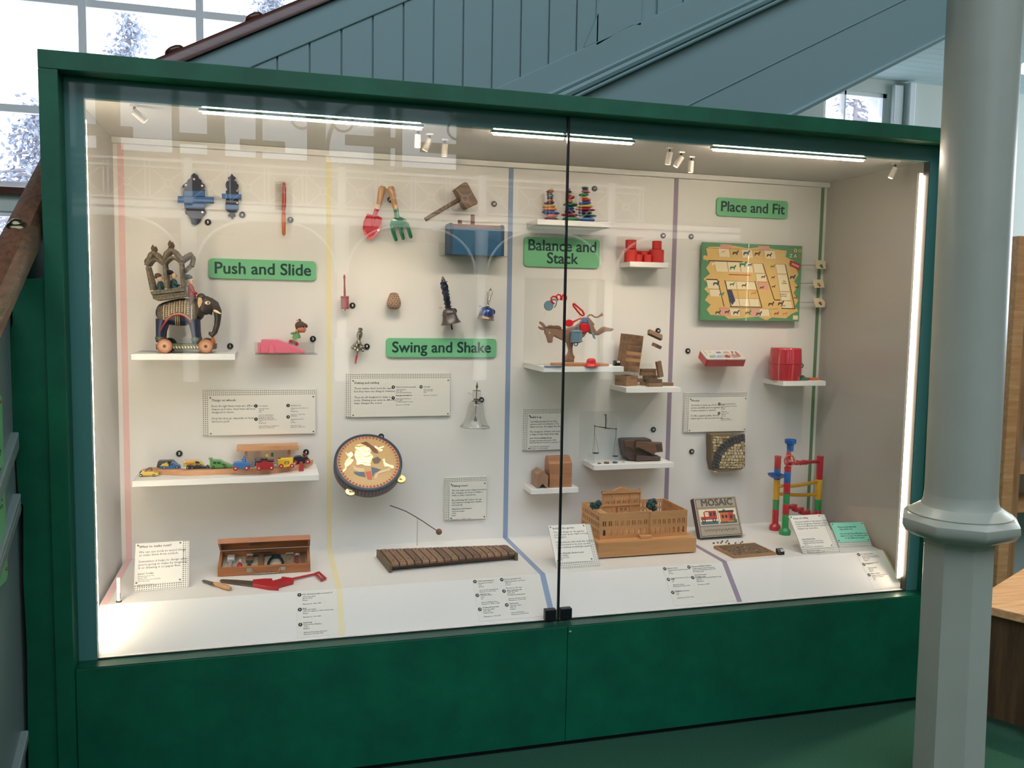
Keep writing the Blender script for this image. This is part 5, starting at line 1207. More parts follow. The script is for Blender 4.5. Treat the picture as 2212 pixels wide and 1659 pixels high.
# tambourine
c = at(720 + 838 / 11.06, 930 + 755 / 11.06, .595); th = R_(43)
T = frame_T(c, (1, 0, 0), (0, sin(th), cos(th)) if False else (0, sin(R_(90) - th) * 0 + sin(th), cos(th)))
RT = .137
t = thing('tambourine', (c.x, c.y, c.z - .11), 'painted tambourine with navy rim, red zigzag border and brass jingles', 'tambourine')
G(T).lathe([(RT - .006, -.05), (RT, -.05), (RT + .0015, -.047), (RT + .0015, -.004), (RT + .001, .002), (RT - .004, .005), (RT - .011, .0045), (RT - .011, .001)], n=64).ob('rim', mat('navy_rim_paint', C(36, 46, 68), .4), t, 40)
G(T).lathe([(.0005, .0021), (RT - .0105, .0022), (RT - .0105, -.002), (.0005, -.003)], n=64, cap=False).ob('skin', mat('tan_drum_skin', C(198, 160, 104), .35, noise_=.12, nscale=12), t)
g = G(T); g2 = G(T); nz = 52
for i in range(nz):
    w = 2 * pi * i / nz; dw = 2 * pi / nz; P_ = lambda a_, r: (r * cos(a_), r * sin(a_), .0026)
    g.face([P_(w - dw * .34, RT - .0175), P_(w, RT - .0235), P_(w + dw * .34, RT - .0175), P_(w, RT - .0122)])
    g2.tube([P_(w - dw / 2, RT - .0125), P_(w, RT - .026), P_(w + dw / 2, RT - .0125)], .0008, 5)
g.ob('diamond_border', mat('brick_red_paint', C(158, 54, 46), .5), t); g2.ob('zigzag_line', mat('salmon_paint', C(206, 132, 104), .5), t)
g = G(T); 
for i in range(60):
    w = 2 * pi * i / 60
    for h in (-.015, -.032):
        r = RT + .0018; dw = .04; g.face([(r * cos(w - dw), r * sin(w - dw), h), (r * cos(w), r * sin(w), h - .009), (r * cos(w + dw), r * sin(w + dw), h), (r * cos(w), r * sin(w), h + .009)])
g.ob('rim_pattern', mat('brown_rim_diamond', C(140, 90, 76), .5), t)
def patch(pts, h, mm, nm):
    g = G(T); g.prism([((x - 838) / 5707, -(y - 755) / 5707 / .80) for x, y in pts], h, h + .0008, .0003, ax='z'); return g.ob(nm, mm, t)
m_goldglare = mat('glaring_gold_paint', C(252, 222, 172), .16, 1, bump=1, bscale=90)  # gold paint with spotlight glare put into its pale colour and patch shapes
patch([(540, 390), (650, 350), (760, 380), (900, 400), (930, 480), (890, 560), (960, 640), (900, 720), (880, 840), (760, 850), (700, 800), (560, 820), (560, 720), (520, 600), (560, 500)], .0026, m_goldglare, 'gold_glare_figure')
patch([(320, 540), (470, 520), (500, 600), (420, 680), (500, 700), (420, 800), (330, 850), (320, 900), (240, 960), (230, 930), (290, 880), (290, 780), (330, 710), (400, 650)], .0027, m_goldglare, 'gold_glare_patch')
patch([(1000, 410), (1060, 400), (1100, 450), (1240, 390), (1230, 460), (1140, 560), (1060, 490)], .0027, m_goldglare, 'gold_glare_patch')
patch([(1160, 710), (1220, 690), (1230, 790), (1300, 830), (1420, 850), (1400, 920), (1300, 880), (1200, 880)], .0027, m_goldglare, 'gold_glare_patch')
patch([(690, 330), (830, 300), (930, 380), (1060, 480), (1090, 580), (980, 560), (880, 440), (780, 380)], .003, mat('auburn_paint', C(108, 58, 40), .3), 'painted_hair')
patch([(920, 700), (1060, 650), (1140, 720), (1060, 800), (960, 800)], .003, mat('umber_paint', C(70, 48, 40), .3), 'painted_sleeve')
patch([(470, 820), (560, 880), (720, 900), (730, 970), (600, 975), (490, 920)], .0028, mat('pale_flesh_paint', C(216, 186, 142), .4), 'painted_limb')
patch([(890, 870), (1000, 900), (1120, 940), (960, 1010), (900, 1100)], .0026, mat('slate_blue_paint', C(62, 84, 108), .4), 'painted_skirt')
patch([(480, 960), (720, 980), (740, 1090), (600, 1060), (500, 1010)], .0026, MATS['slate_blue_paint'], 'painted_skirt')
patch([(1320, 900), (1330, 960), (1040, 1030), (980, 1140), (930, 1130), (960, 1050), (1080, 960), (1200, 940)], .0028, MATS['pale_flesh_paint'], 'painted_limb')
patch([(745, 980), (880, 960), (885, 1150), (790, 1140)], .003, mat('vermilion_paint', C(196, 80, 54), .4), 'painted_sash')
def jing(u, v):
    p = ((u - 838) / 5707, -(v - 755) / 5707 / .80); w = math.atan2(p[1], p[0]); R = RT + .011
    for h in (-.017, -.024):
        T2 = T @ Matrix.Translation((R * cos(w), R * sin(w), h))
        G(T2).lathe([(.003, 0), (.008, .0015), (.014, .0005), (.0185, .0008), (.0185, -.0002), (.014, -.0008), (.008, .0003), (.003, -.001)], n=24, cap=False).ob('jingle', mat('pale_brass', C(196, 184, 130), .28, 1), t, 60)
jing(300, 1430); jing(1615, 1120)
G().box((c.x - .012, c.y + .045, c.z - .02), (c.x + .012, D, c.z + .0)).ob('mount_bracket', m_acry, t)
# xylophone
F_ = lambda x, z, h=SH: atz(810 + x / 3.969, 1080 + z / 3.969, h)
A_, B_, C_ = F_(130, 627), F_(1222, 521), F_(66, 486)
ex = (B_ - A_).normalized(); ey = Vector((-ex.y, ex.x, 0)); Wx = (B_ - A_).length; dl = (C_ - A_).dot(ey) * 1.0
T = frame_T(A_, ex, ey)
t = thing('xylophone', A_ + ex * Wx / 2 + ey * dl * .4, 'wooden xylophone with sixteen brown bars on the shelf', 'xylophone')
m_xb = wood('xylophone_bar_wood', C(146, 112, 86), C(120, 90, 68), .5, 4, 1); m_xb2 = wood('darker_bar_wood', C(118, 88, 68), C(98, 72, 56), .5, 4, 1); m_xe = wood('olive_brown_wood', C(112, 92, 66), C(90, 72, 52), .55, 4, 1)
dr = dl * .56
g = G(T); g.box((-.004, 0, 0), (.008, dl, .032), .0015); g.ob('end_block', m_xe, t)
g = G(T); g.box((Wx - .010, .0, 0), (Wx + .002, dr, .032), .0015); g.ob('end_block', m_xe, t)
for (f0, f1) in ((.12, .12), (.84, .84)):
    g = G(T); a0, a1 = dl * f0, dr * f0 + .003
    if f0 > .5: a0, a1 = dl * f0, dr * f0
    g.prism([(.004, a0), (Wx - .004, a1), (Wx - .004, a1 + .012), (.004, a0 + .012)], .006, .022, .001, ax='z'); g.ob('rail', wood('red_brown_rail', C(104, 70, 54), C(84, 54, 42), .55, 4, 0), t)
nb = 17; pw = (Wx - .016) / nb
for i in range(nb):
    x0 = .009 + i * pw; f = (i + .5) / nb; ln = (dl * (1 - f) + dr * f) * .97
    g = G(T); yb0 = .002; w_ = pw * .87
    pr = [(yb0, .0225), (yb0 + .0, .030), (yb0 + .004, .0345), (yb0 + .012, .0365), (yb0 + ln * .5, .0375), (yb0 + ln - .012, .0365), (yb0 + ln - .004, .0345), (yb0 + ln, .030), (yb0 + ln, .0225)]
    g.prism(pr, x0, x0 + w_, .0016, ax='x'); o = g.ob('bar', m_xb2 if i in (3, 7, 9, 10, 11, 16) else m_xb, t)
    for yy in (.2, .8): G(T).lathe([(.0026, .0369), (.0026, .0378)], (x0 + w_ / 2, yb0 + ln * yy, 0), 8).ob('nail_hole', m_black, o)
# beater on a rod
p = F_(360, 392); Yb = p.y; Bz = zm(810, 1080, 3.969, Yb); S3 = lambda *pts: [(a, Yb, b) for a, b in Bz(*pts)]
t = thing('xylophone_beater', p, 'thin curved beater with a round wooden head held on a rod above the xylophone', 'beater')
G().tube(S3((127, 47), (195, 70), (260, 95), (315, 125), (365, 155), (410, 182), (450, 210), (495, 240), (535, 266)), .0021, 8).ob('stick', mat('dark_cane', C(86, 74, 62), .5), t, 60)
q = S3((548, 273), (0, 0))[0]; G().ball(q, .0135, 16, 10).ob('head', wood('red_brown_ball', C(124, 84, 68), C(100, 66, 52), .5, 6, 0), t, 60)
a = S3((363, 156), (360, 391)); G().cyl(a[0], (a[1][0], Yb, SH), .0011, 8).ob('support_rod', m_steel, t)
# tool box with tools
Eb = lambda x, z, h=SH: atz(460 + x / 5.08, 1145 + z / 5.08, h)
A_, B_ = Eb(52, 516), Eb(1068, 458); ex = (B_ - A_).normalized(); Wt = (B_ - A_).length; ey0 = Vector((-ex.y, ex.x, 0)); tl = R_(13)
ey = ey0 * cos(tl) + Vector((0, 0, sin(tl))); T = frame_T(A_ + Vector((0, 0, .001)), ex, ey); dp = .135; hb = .034
m_tb = wood('varnished_box_wood', C(176, 112, 68), C(150, 92, 54), .4, 4, 0); m_tbi = mat('tray_card', C(176, 160, 138), .7)
t = thing('tool_box', A_ + ex * Wt / 2 + ey0 * dp / 2, 'open wooden tool box with wire handle on the shelf', 'tool box')
g = G(T); g.box((0, 0, 0), (Wt, .009, hb), .001); g.box((0, dp - .009, 0), (Wt, dp, hb), .001); g.box((0, .009, 0), (.011, dp - .009, hb), .001); g.box((Wt - .011, .009, 0), (Wt, dp - .009, hb), .001); g.box((.01, .008, 0), (Wt - .01, dp - .008, .004)); g.ob('box_body', m_tb, t)
G(T).box((.012, .01, .004), (Wt - .012, dp - .01, .012)).ob('tray_insert', m_tbi, t)
lid = T @ Matrix.Translation((0, dp, hb + .001)) @ Euler((R_(-43), 0, 0)).to_matrix().to_4x4()
g = G(lid); dd = .10; g.box((-.001, -dd, .016), (Wt + .001, 0, .020), .001); g.box((-.001, -dd, 0), (Wt + .001, -dd + .008, .018), .001); g.box((-.001, -dd + .007, 0), (.007, 0, .018)); g.box((Wt - .007, -dd + .007, 0), (Wt + .001, 0, .018)); g.box((.006, -.008, 0), (Wt - .006, 0, .018)); g.ob('lid', m_tb, t)
g = G(lid); g.box((.11, -dd + .03, .013), (.155, -.01, .0165)); g.ob('lid_label', mat('faded_label', C(112, 92, 70), .7), t)
g = G(T); zh = hb * .55
g.tube([(Wt * .335, -.003, zh + .008), (Wt * .375, -.004, zh + .008), (Wt * .385, -.005, zh - .006), (Wt * .40, -.006, zh - .012), (Wt * .64, -.006, zh - .012), (Wt * .655, -.005, zh - .006), (Wt * .665, -.004, zh + .008), (Wt * .715, -.003, zh + .008)], .0016, 8); g.ob('wire_handle', m_steel, t, 60)
for x in (.335, .70): G(T).box((Wt * x - .009, -.0012, zh - .006), (Wt * x + .009, .0, zh + .012), .001).ob('handle_plate', m_steel, t)
g = G(T); g.tube([(Wt * .535, -.005, zh + .006), (Wt * .55, -.005, zh - .004), (Wt * .565, -.005, zh + .008)], .0015, 6); g.tube([(Wt * .55, -.005, zh - .004), (Wt * .548, -.005, zh - .013)], .0015, 6); g.ob('latch', m_steel, t)
# white wedge carrying the tilted box
w0 = (A_ + B_) / 2 + ey0 * (dp * .70); tag(G().box((w0.x - .05, w0.y - .006, SH + .0003), (w0.x + .05, w0.y + .006, SH + dp * .66 * sin(tl) - .001)).ob('support_wedge', m_shelf), 'white support wedge under the back of the open tool box', 'support')
def tool(nm, lab, build):
    c_ = T @ Vector((0, 0, .0125)); o = thing(nm, c_, lab, 'tool', 'tools in the open box'); build(o); return o
LT = lambda o, nm, mm, f: (lambda g: (f(g), g.ob(nm, mm, o, 50)))(G(T @ Matrix.Diagonal((Wt / .372, 1, 1, 1))))
m_tsteel = mat('dull_tool_steel', C(120, 116, 108), .35, .9); m_twood = wood('brown_tool_wood', C(118, 84, 58), C(92, 64, 44), .5, 4, 1); m_wpl = mat('white_rubber', C(206, 200, 196), .5)
zt0 = .0128
def b1(o): LT(o, 'mallet_head', m_wpl, lambda g: g.box((.032, .078, zt0), (.062, .11, zt0 + .018), .003)); LT(o, 'mallet_shaft', mat('grey_shaft', C(150, 144, 150), .5), lambda g: g.box((.040, .012, zt0 + .003), (.053, .079, zt0 + .013), .002))
tool('rubber_mallet', 'white-headed little mallet in the tool box, nearest the box end by the card', b1)
def b2(o): LT(o, 'screwdriver_handle', m_redpl, lambda g: g.lathe([(.006, .012), (.011, .018), (.011, .034), (.007, .046), (.006, .05)], (.085, 0, zt0 + .011), 14, 'y')); LT(o, 'screwdriver_shaft', m_wpl, lambda g: g.lathe([(.005, .05), (.005, .075)], (.085, 0, zt0 + .011), 10, 'y'))
tool('screwdriver', 'short red-handled screwdriver in the tool box', b2)
def b3(o): LT(o, 'drill_head', m_twood, lambda g: g.box((.108, .066, zt0), (.138, .098, zt0 + .017), .003)); LT(o, 'drill_cap', m_wpl, lambda g: g.box((.109, .098, zt0), (.137, .112, zt0 + .016), .003)); LT(o, 'drill_shaft', mat('dark_shaft', C(60, 56, 54), .4), lambda g: g.box((.115, .012, zt0), (.131, .067, zt0 + .012), .002))
tool('hand_drill', 'brown and white stubby hand tool beside the red screwdriver', b3)
def b4(o): LT(o, 'hammer_handle', m_twood, lambda g: g.box((.158, .012, zt0), (.182, .114, zt0 + .012), .003)); LT(o, 'hammer_head', mat('dark_iron_head', C(92, 70, 56), .5, .4), lambda g: g.prism([(.126, .112), (.215, .112), (.208, .121), (.135, .121)], zt0, zt0 + .016, .002, ax='z'))
tool('claw_hammer', 'wooden-handled hammer with a long dark head in the middle of the tool box', b4)
def b5(o):
    LT(o, 'pliers_jaw', mat('blue_black_steel', C(48, 52, 64), .35, .6), lambda g: g.box((.21, .09, zt0), (.25, .11, zt0 + .010), .003))
    for s in (-1, 1): LT(o, 'pliers_handle', MATS['blue_black_steel'], lambda g: g.tube([(.23 + s * .01, .094, zt0 + .006), (.23 + s * .022, .078, zt0 + .006), (.23 + s * .029, .05, zt0 + .006), (.23 + s * .031, .012, zt0 + .006)], .0058, 10))
tool('pliers', 'dark blue pliers with curved handles in the tool box', b5)
def b6(o): LT(o, 'plane_body', wood('grey_brown_plane', C(126, 104, 84), C(104, 84, 66), .5, 4, 1), lambda g: g.box((.272, .012, zt0), (.304, .094, zt0 + .018), .002)); LT(o, 'plane_edge', m_wpl, lambda g: g.box((.271, .094, zt0), (.303, .1, zt0 + .018))); LT(o, 'plane_hole', m_black, lambda g: g.lathe([(.004, zt0 + .0178), (.004, zt0 + .0184)], (.288, .052, 0), 10))
tool('wood_plane', 'small wooden block plane with a dark hole in the tool box', b6)
def b7(o): LT(o, 'chisel_handle', mat('dark_red_handle', C(130, 44, 42), .4), lambda g: g.box((.311, .012, zt0), (.325, .09, zt0 + .013), .003)); LT(o, 'chisel_cap', m_wpl, lambda g: g.box((.310, .09, zt0), (.326, .105, zt0 + .013), .003))
tool('chisel', 'slim red tool with a white cap in the tool box', b7)
def b8(o): LT(o, 'rule', m_twood, lambda g: g.box((.332, .012, zt0), (.350, .118, zt0 + .008), .001))
tool('folding_rule', 'flat brown wooden rule at the yellow stripe end of the tool box', b8)
# red saw and knife lying on the shelf
def zz(f, *pts): return [(f(*q).x, f(*q).y) for q in pts]
Es = lambda x, z: Eb(x, z, SH + .008)
q = zz(Es, (440, 580), (440, 580))[0]; t = thing('toy_saw', (q[0], q[1], SH), 'red plastic toy saw with dark blade lying before the tool box', 'toy saw')
g = G(); g.prism(zz(Es, (72, 545), (95, 532), (250, 538), (440, 552), (438, 606), (250, 582), (85, 560))[::-1], SH + .003, SH + .006, .0004, ax='z'); g.ob('blade', mat('brown_blade', C(96, 84, 74), .4, .4), t)
g = G(); g.prism(zz(Es, (436, 558), (545, 548), (648, 545), (655, 570), (748, 545), (755, 525), (825, 533), (890, 543), (882, 575), (745, 612), (700, 625), (722, 645), (600, 636), (436, 606))[::-1], SH, SH + .014, .002, ax='z'); g.ob('grip', m_redpl, t)
a, b = Es(850, 540), Es(1130, 480); G().tube([a, b], .0045, 8).ob('arm', m_redpl, t, 60)
L4 = [Es(1122, 476), Es(1162, 464), Es(1235, 530), Es(1192, 548)]; g = G()
for i in range(4): g.tube([L4[i], L4[(i + 1) % 4]], .0042, 8)
g.ob('end_loop', m_redpl, t, 60)
En = lambda x, z: atz(200 + x / 4.096, 1080 + z / 4.096, SH + .008)
p = En(1085, 750); t = thing('craft_knife', (p.x, p.y, SH), 'small knife with grey blade and pale wooden handle lying on the shelf', 'knife')
g = G(); g.prism(zz(En, (962, 714), (985, 704), (1082, 728), (1078, 756))[::-1], SH + .006, SH + .008, .0003, ax='z'); g.ob('blade', m_tsteel, t)
a, b = En(1075, 742), En(1222, 788); a.z = b.z = SH + .0095
G().tube([a, a.lerp(b, .15), a.lerp(b, .45), a.lerp(b, .8), b], [.005, .0078, .0085, .0092, .006], 12).ob('handle', m_han, t, 60)
# humidity sensor
p = atz(256.8, 1300, SH); p.y = max(p.y, E0 + .009)
t = thing('humidity_sensor', (p.x, p.y, SH), 'small white upright sensor tube standing at the shelf corner by the pink stripe', 'sensor')
G().lathe([(.0095, 0), (.0095, .003), (.006, .004)], (p.x, p.y, SH), 16).ob('base_ring', m_black, t, 40)
G().lathe([(.0062, .003), (.0062, .082), (.005, .084)], (p.x, p.y, SH), 16).ob('sensor_tube', m_lampw, t, 40)
T = Matrix(((0, -1, 0, p.x + .0022), (0, 0, -1, p.y - .0065), (1, 0, 0, SH + .012), (0, 0, 0, 1))); text('humidity', .006, T, m_ink, t, res=1)
# ------------------------------------------------------------------ stones, cylinders, donkey, block tower, scales, house blocks
SY = zm(1160, 395, 15.8, .62)
pc = {'yellow': C(214, 184, 92), 'magenta': C(128, 34, 76), 'rose': C(150, 60, 92), 'teal': C(44, 132, 112), 'navy': C(40, 46, 106), 'orange': C(222, 132, 84), 'purple': C(88, 46, 88), 'blue': C(34, 84, 158), 'salmon': C(212, 124, 98), 'maroon': C(110, 50, 70), 'red': C(176, 44, 40), 'green': C(34, 122, 72), 'crimson': C(170, 44, 68)}
def stack(rows, Y, place, seed):
    rr = random.Random(seed); S_ = zm(1160, 395, 15.8, Y); n = len(rows)
    seen = {}
    for i, (x, z, rx, rz, col, tilt) in enumerate(rows):
        q = S_((x, z)); k = 15.8 * 1868 / (Y + 2.93 + .33); a, c = rx / k, rz / k
        zz_ = q[1]
        if i == n - 1: c, zz_ = (q[1] + c - Z3) / 2, (q[1] + c + Z3) / 2
        mm = mat('stone_' + col, pc[col], .4)
        seen[col] = seen.get(col, 0) + 1
        pos = 'topmost' if i == 0 else 'lowest' if i == n - 1 else ('second from the top' if i == 1 else 'second from the bottom' if i == n - 2 else 'third from the top' if i == 2 else 'third from the bottom' if i == n - 3 else '%s from the top' % ('fourth', 'fifth', 'sixth', 'seventh', 'eighth', 'ninth')[i - 3])
        g = G(); g.ball((q[0], Y + rr.uniform(-.004, .004), zz_), 1.0, 24, 14, (a, a * rr.uniform(.72, .9), c), Euler((0, R_(tilt), rr.uniform(-.3, .3))))
        o = g.ob('balance_stone', mm, None, 180)
        tag(o, '%s wooden stone, %s of the %s stack' % (col if col != 'navy' else 'navy blue', pos, place), 'balance stone', 'coloured balance stones')
def st3(rows, Y, place, seed): stack(rows, Y, place, seed)
st3([(460, 235, 95, 45, 'yellow', 0), (435, 303, 130, 42, 'magenta', -4), (430, 380, 100, 36, 'rose', 0), (440, 450, 115, 42, 'teal', 0), (448, 527, 105, 36, 'navy', 0), (455, 600, 108, 38, 'orange', 0), (420, 688, 175, 55, 'purple', -6), (400, 805, 218, 58, 'yellow', -3), (435, 905, 230, 62, 'orange', 0), (460, 1025, 300, 60, 'blue', 3), (480, 1125, 225, 52, 'salmon', 0), (470, 1200, 215, 40, 'maroon', 0)], .625, 'slim', 1)
st3([(1090, 230, 75, 45, 'orange', 0), (1080, 308, 90, 46, 'navy', 0), (1085, 395, 90, 40, 'yellow', 0), (1130, 495, 155, 66, 'red', 0), (1100, 622, 125, 60, 'orange', 0), (1150, 750, 245, 62, 'green', 0), (1110, 868, 150, 58, 'blue', 0), (1110, 985, 180, 60, 'purple', 0), (1120, 1105, 290, 52, 'crimson', 0), (1170, 1200, 300, 52, 'green', 0)], .648, 'middle', 2)
st3([(1625, 175, 125, 40, 'green', 0), (1650, 240, 110, 30, 'purple', 0), (1650, 308, 150, 40, 'crimson', 3), (1585, 410, 170, 55, 'green', -4), (1620, 505, 135, 38, 'yellow', 0), (1670, 590, 165, 54, 'red', -4), (1630, 692, 215, 58, 'blue', -8), (1630, 812, 290, 55, 'yellow', -2), (1650, 920, 350, 46, 'crimson', 0), (1635, 1022, 250, 50, 'purple', 0), (1730, 1120, 300, 40, 'teal', 0), (1720, 1215, 270, 46, 'blue', 0)], .60, 'widest', 3)
# red cylinders
CY = zm(1080, 360, 5.183, .65); m_rcy = mat('matt_red_cylinder', C(196, 46, 42), .55)
def rcyl(x0, x1, zt_, zb_, y, lab):
    C2 = zm(1080, 360, 5.183, y); a, b = C2((x0, zt_), (x1, zb_)); r = (b[0] - a[0]) / 2; zb2 = b[1] if zb_ < 1000 else Z4
    tag(G().lathe([(r - .0012, zb2 + .0002), (r, zb2 + .0014), (r, a[1] - .0012), (r - .0012, a[1])], ((a[0] + b[0]) / 2, y, 0), 32).ob('red_cylinder', m_rcy, None, 40), lab, 'wooden cylinder', 'red cylinders on the small shelf')
rcyl(1410, 1520, 819, 926, .645, 'slimmer red cylinder on top of the stack beside the green sign'); rcyl(1397, 1530, 927, 1060, .645, 'wide red cylinder under the stack beside the green sign')
rcyl(1709, 1803, 831, 930, .64, 'slimmer red cylinder on top of the stack nearest the purple stripe'); rcyl(1675, 1824, 930, 1068, .64, 'wide red cylinder under the stack nearest the purple stripe')
rcyl(1540, 1655, 946, 1060, .668, 'low wide red cylinder behind the two smallest red ones'); rcyl(1605, 1690, 985, 1064, .625, 'small plain red cylinder in front on the small shelf')
C2 = zm(1080, 360, 5.183, .628); a, b = C2((1512, 985), (1590, 1060)); r = (b[0] - a[0]) / 2
tag(G().lathe([(r, Z4), (r, a[1] - .001), (r - .001, a[1]), (.0025, a[1]), (.0025, a[1] + .005), (.0005, a[1] + .0052)], ((a[0] + b[0]) / 2, .628, 0), 24).ob('red_cylinder', m_rcy, None, 40), 'smallest red cylinder, with a knob on top', 'wooden cylinder', 'red cylinders on the small shelf')

# kicking donkey game
Yd = .475; DK = zm(1150, 620, 9.216, Yd); v = lambda x, z, y=Yd: Vector((DK((x, z))[0], y, DK((x, z))[1]))
m_don = mat('brown_donkey_plastic', C(148, 112, 92), .45); m_dond = mat('dark_donkey_plastic', C(118, 84, 66), .45); m_grey = mat('grey_blue_plastic', C(112, 138, 152), .35); m_rdp = mat('bright_red_plastic', C(206, 36, 40), .3)
zb = Z5
t = thing('donkey_toy', (v(720, 0).x, Yd, zb), 'brown plastic donkey kicking its hind legs up on the deep shelf', 'toy donkey')
g = G(); g.prism(DK((300, 1060), (305, 1090), (325, 1112), (380, 1106), (396, 1065), (390, 1032), (405, 995), (425, 970), (470, 1003), (560, 1045), (620, 1070), (640, 1085), (680, 1110), (700, 1180), (722, 1265), (702, 1330), (640, 1398), (624, 1450), (632, 1490), (812, 1492), (816, 1440), (832, 1390), (792, 1310), (786, 1220), (800, 1130), (870, 1085), (945, 1035), (1020, 985), (1075, 900), (1110, 890), (1145, 930), (1255, 958), (1290, 962), (1345, 935), (1450, 885), (1555, 880), (1608, 842), (1590, 825), (1500, 808), (1420, 786), (1370, 810), (1290, 880), (1268, 890), (1225, 820), (1208, 772), (1228, 740), (1180, 680), (1120, 612), (1080, 598), (1020, 640), (960, 700), (850, 775), (760, 800), (700, 810), (645, 845), (600, 845), (555, 825), (450, 798), (320, 795), (265, 812), (243, 855), (246, 920), (275, 975)), Yd - .011, Yd + .011, .005, seg=3); g.ob('body', m_don, t)
for pts in (((135, 695), (150, 683), (195, 700), (240, 745), (278, 795), (245, 822), (190, 770), (150, 735)), ((112, 795), (127, 783), (200, 797), (248, 822), (240, 862), (185, 858), (140, 835))):
    g = G(); g.prism(DK(*pts), Yd - .006, Yd + .006, .002); o = g.ob('ear', m_don, t)
g = G(); g.prism(DK((262, 808), (300, 785), (335, 762), (378, 760), (415, 778), (470, 764), (520, 772), (562, 800), (560, 850), (430, 815), (300, 812)), Yd - .0125, Yd + .0125, .001); g.ob('mane', m_dond, t)
g = G(); g.ball(v(322, 912, Yd - .0115), .004, 8, 6, (.7, .5, 1.3), Euler((0, R_(-25), 0))); g.ob('eye', m_cream, t, 60)
g = G(); g.ball(v(325, 1078, Yd - .011), .0026, 8, 5); g.ob('nostril', m_dond, t)
g = G(); g.tube([v(*q) for q in ((1092, 610), (1110, 572), (1140, 552), (1180, 556), (1220, 585), (1262, 604), (1310, 592), (1360, 560))], [.004, .0036, .0033, .003, .003, .003, .0034, .0042], 8)
for q in ((1390, 505), (1408, 530), (1418, 558), (1395, 570)): g.tube([v(1352, 565), v(*q)], [.004, .001], 6)
g.ob('tail', m_don, t, 60)
g = G(); g.prism(DK((626, 1450), (700, 1395), (815, 1440), (812, 1492), (632, 1490)), Yd - .0125, Yd + .0125, .003); g.ob('hoof', mat('hoof_brown', C(128, 92, 62), .4), t)
g = G()
for k in range(3): g.tube([v(770 + 18 * k, 1350 + 14 * k, Yd - .013), v(822 - 6 * k, 1385 + 16 * k, Yd - .013)], .0022, 6)
g.ob('hoof_gilding', mat('gilt_streak', C(208, 160, 80), .3, .6), t)
g = G(); g.prism(DK((912, 770), (935, 715), (1080, 715), (1118, 780), (1130, 855), (1060, 905), (985, 922), (920, 850)), Yd - .017, Yd + .017, .006, seg=3); tag(g.ob('blanket', m_rdp, t), 'red saddle blanket')
g = G(); g.prism(DK((955, 700), (1000, 650), (1035, 605), (1072, 602), (1078, 690), (1075, 715), (950, 712)), Yd - .0155, Yd + .0155, .003); g.ob('saddle', mat('blue_saddle', C(96, 124, 164), .4), t)
g = G(); a, b = DK((395, 1485), (1452, 1550)); g.prism(rrect(a[0], zb, b[0], zb + .0125, .006), Yd - .045, Yd + .03, .002); g.ob('base', mat('caramel_plastic', C(176, 118, 78), .35), t)
def hung(nm, lab, Y, cat='game piece'): return thing(nm, v(0, 0), lab, cat, 'loads of the kicking donkey')
def load(nm, lab, x, z, Y=Yd - .02): return thing(nm, v(x, z, Y), lab, 'game piece', 'loads of the kicking donkey')
t = load('toy_strongbox', 'grey-blue plastic chest hanging on the donkey flank', 830, 1165)
g = G(); g.prism(DK((728, 872), (775, 850), (890, 850), (936, 880), (935, 1085), (875, 1112), (785, 1112), (722, 1085)), Yd - .036, Yd - .018, .003); g.ob('box_body', m_grey, t)
g = G()
for x in (758, 790, 858, 905): g.prism(DK((x - 5, 880), (x + 5, 880), (x + 5, 1090), (x - 5, 1090)), Yd - .0375, Yd - .030)
g.prism(DK((718, 872), (940, 872), (940, 895), (718, 895)), Yd - .038, Yd - .017, .001); g.prism(DK((718, 1072), (940, 1066), (940, 1086), (718, 1094)), Yd - .038, Yd - .017, .001); g.ob('box_ribs', m_grey, t)
q = v(830, 832, Yd - .027); g = G(); g.torus(q, .0095, .0028, 'y', 18, 6); q = v(822, 1130, Yd - .027); g.torus(q, .0075, .0026, 'y', 18, 6); g.tube([v(850, 800, Yd - .02), v(920, 715, Yd - .018), v(1000, 640, Yd - .016)], .0018, 6); g.ob('ring_handles', m_grey, t, 60)
t = load('toy_pan', 'red plastic frying pan resting on the donkey back', 740, 800, Yd)
g = G(); q = v(735, 720); g.lathe([(.0005, -.004), (.0165, -.004), (.018, .004), (.0165, .004), (.0155, -.002), (.0005, -.002)], q, 28, 'y', sy=.86); g.ob('pan', m_rdp, t, 50)
g = G(); g.tube([v(800, 700), v(860, 670), v(920, 640), (v(948, 630))], [.005, .0035, .003, .003], 8); g.torus(v(965, 628), .0035, .0016, 'y', 14, 6); g.tube([v(975, 622), v(1010, 625)], .0015, 6); g.ob('pan_handle', m_rdp, t, 60)
t = load('toy_lasso', 'red plastic coiled lasso flying above the donkey', 905, 570, Yd)
g = G(); g.tube([v(*q) for q in ((800, 335), (825, 330), (880, 375), (945, 430), (995, 475), (1025, 530), (1028, 562), (1000, 568), (955, 545), (895, 480), (845, 410), (810, 370))], [.0042, .0045, .004, .0034, .0042, .0045, .0036, .0036, .004, .0038, .004, .0042], 8, closed=True); g.ob('coil', m_rdp, t, 60)
g = G(); g.tube([v(930, 440), v(945, 480), v(935, 500)], .0012, 5); g.tube([v(930, 555), v(950, 610)], .0008, 5); g.ob('thread', mat('pale_thread', C(170, 160, 150), .7), t)
t = load('toy_shovel', 'grey-blue plastic shovel slanting across the donkey hindquarters', 1220, 1040)
g = G(); g.tube([v(1070, 650, Yd - .019), v(1120, 770, Yd - .019), v(1162, 925, Yd - .017)], .0022, 8); g.ob('shaft', m_grey, t, 60)
g = G(); g.prism(DK((1148, 915), (1185, 905), (1208, 960), (1224, 1040), (1180, 1010)), Yd - .02, Yd - .015, .001); g.ob('shovel_blade', m_grey, t)
t = load('toy_canteen', 'round grey-blue plastic canteen with ring handle hanging above the donkey head', 325, 465, Yd)
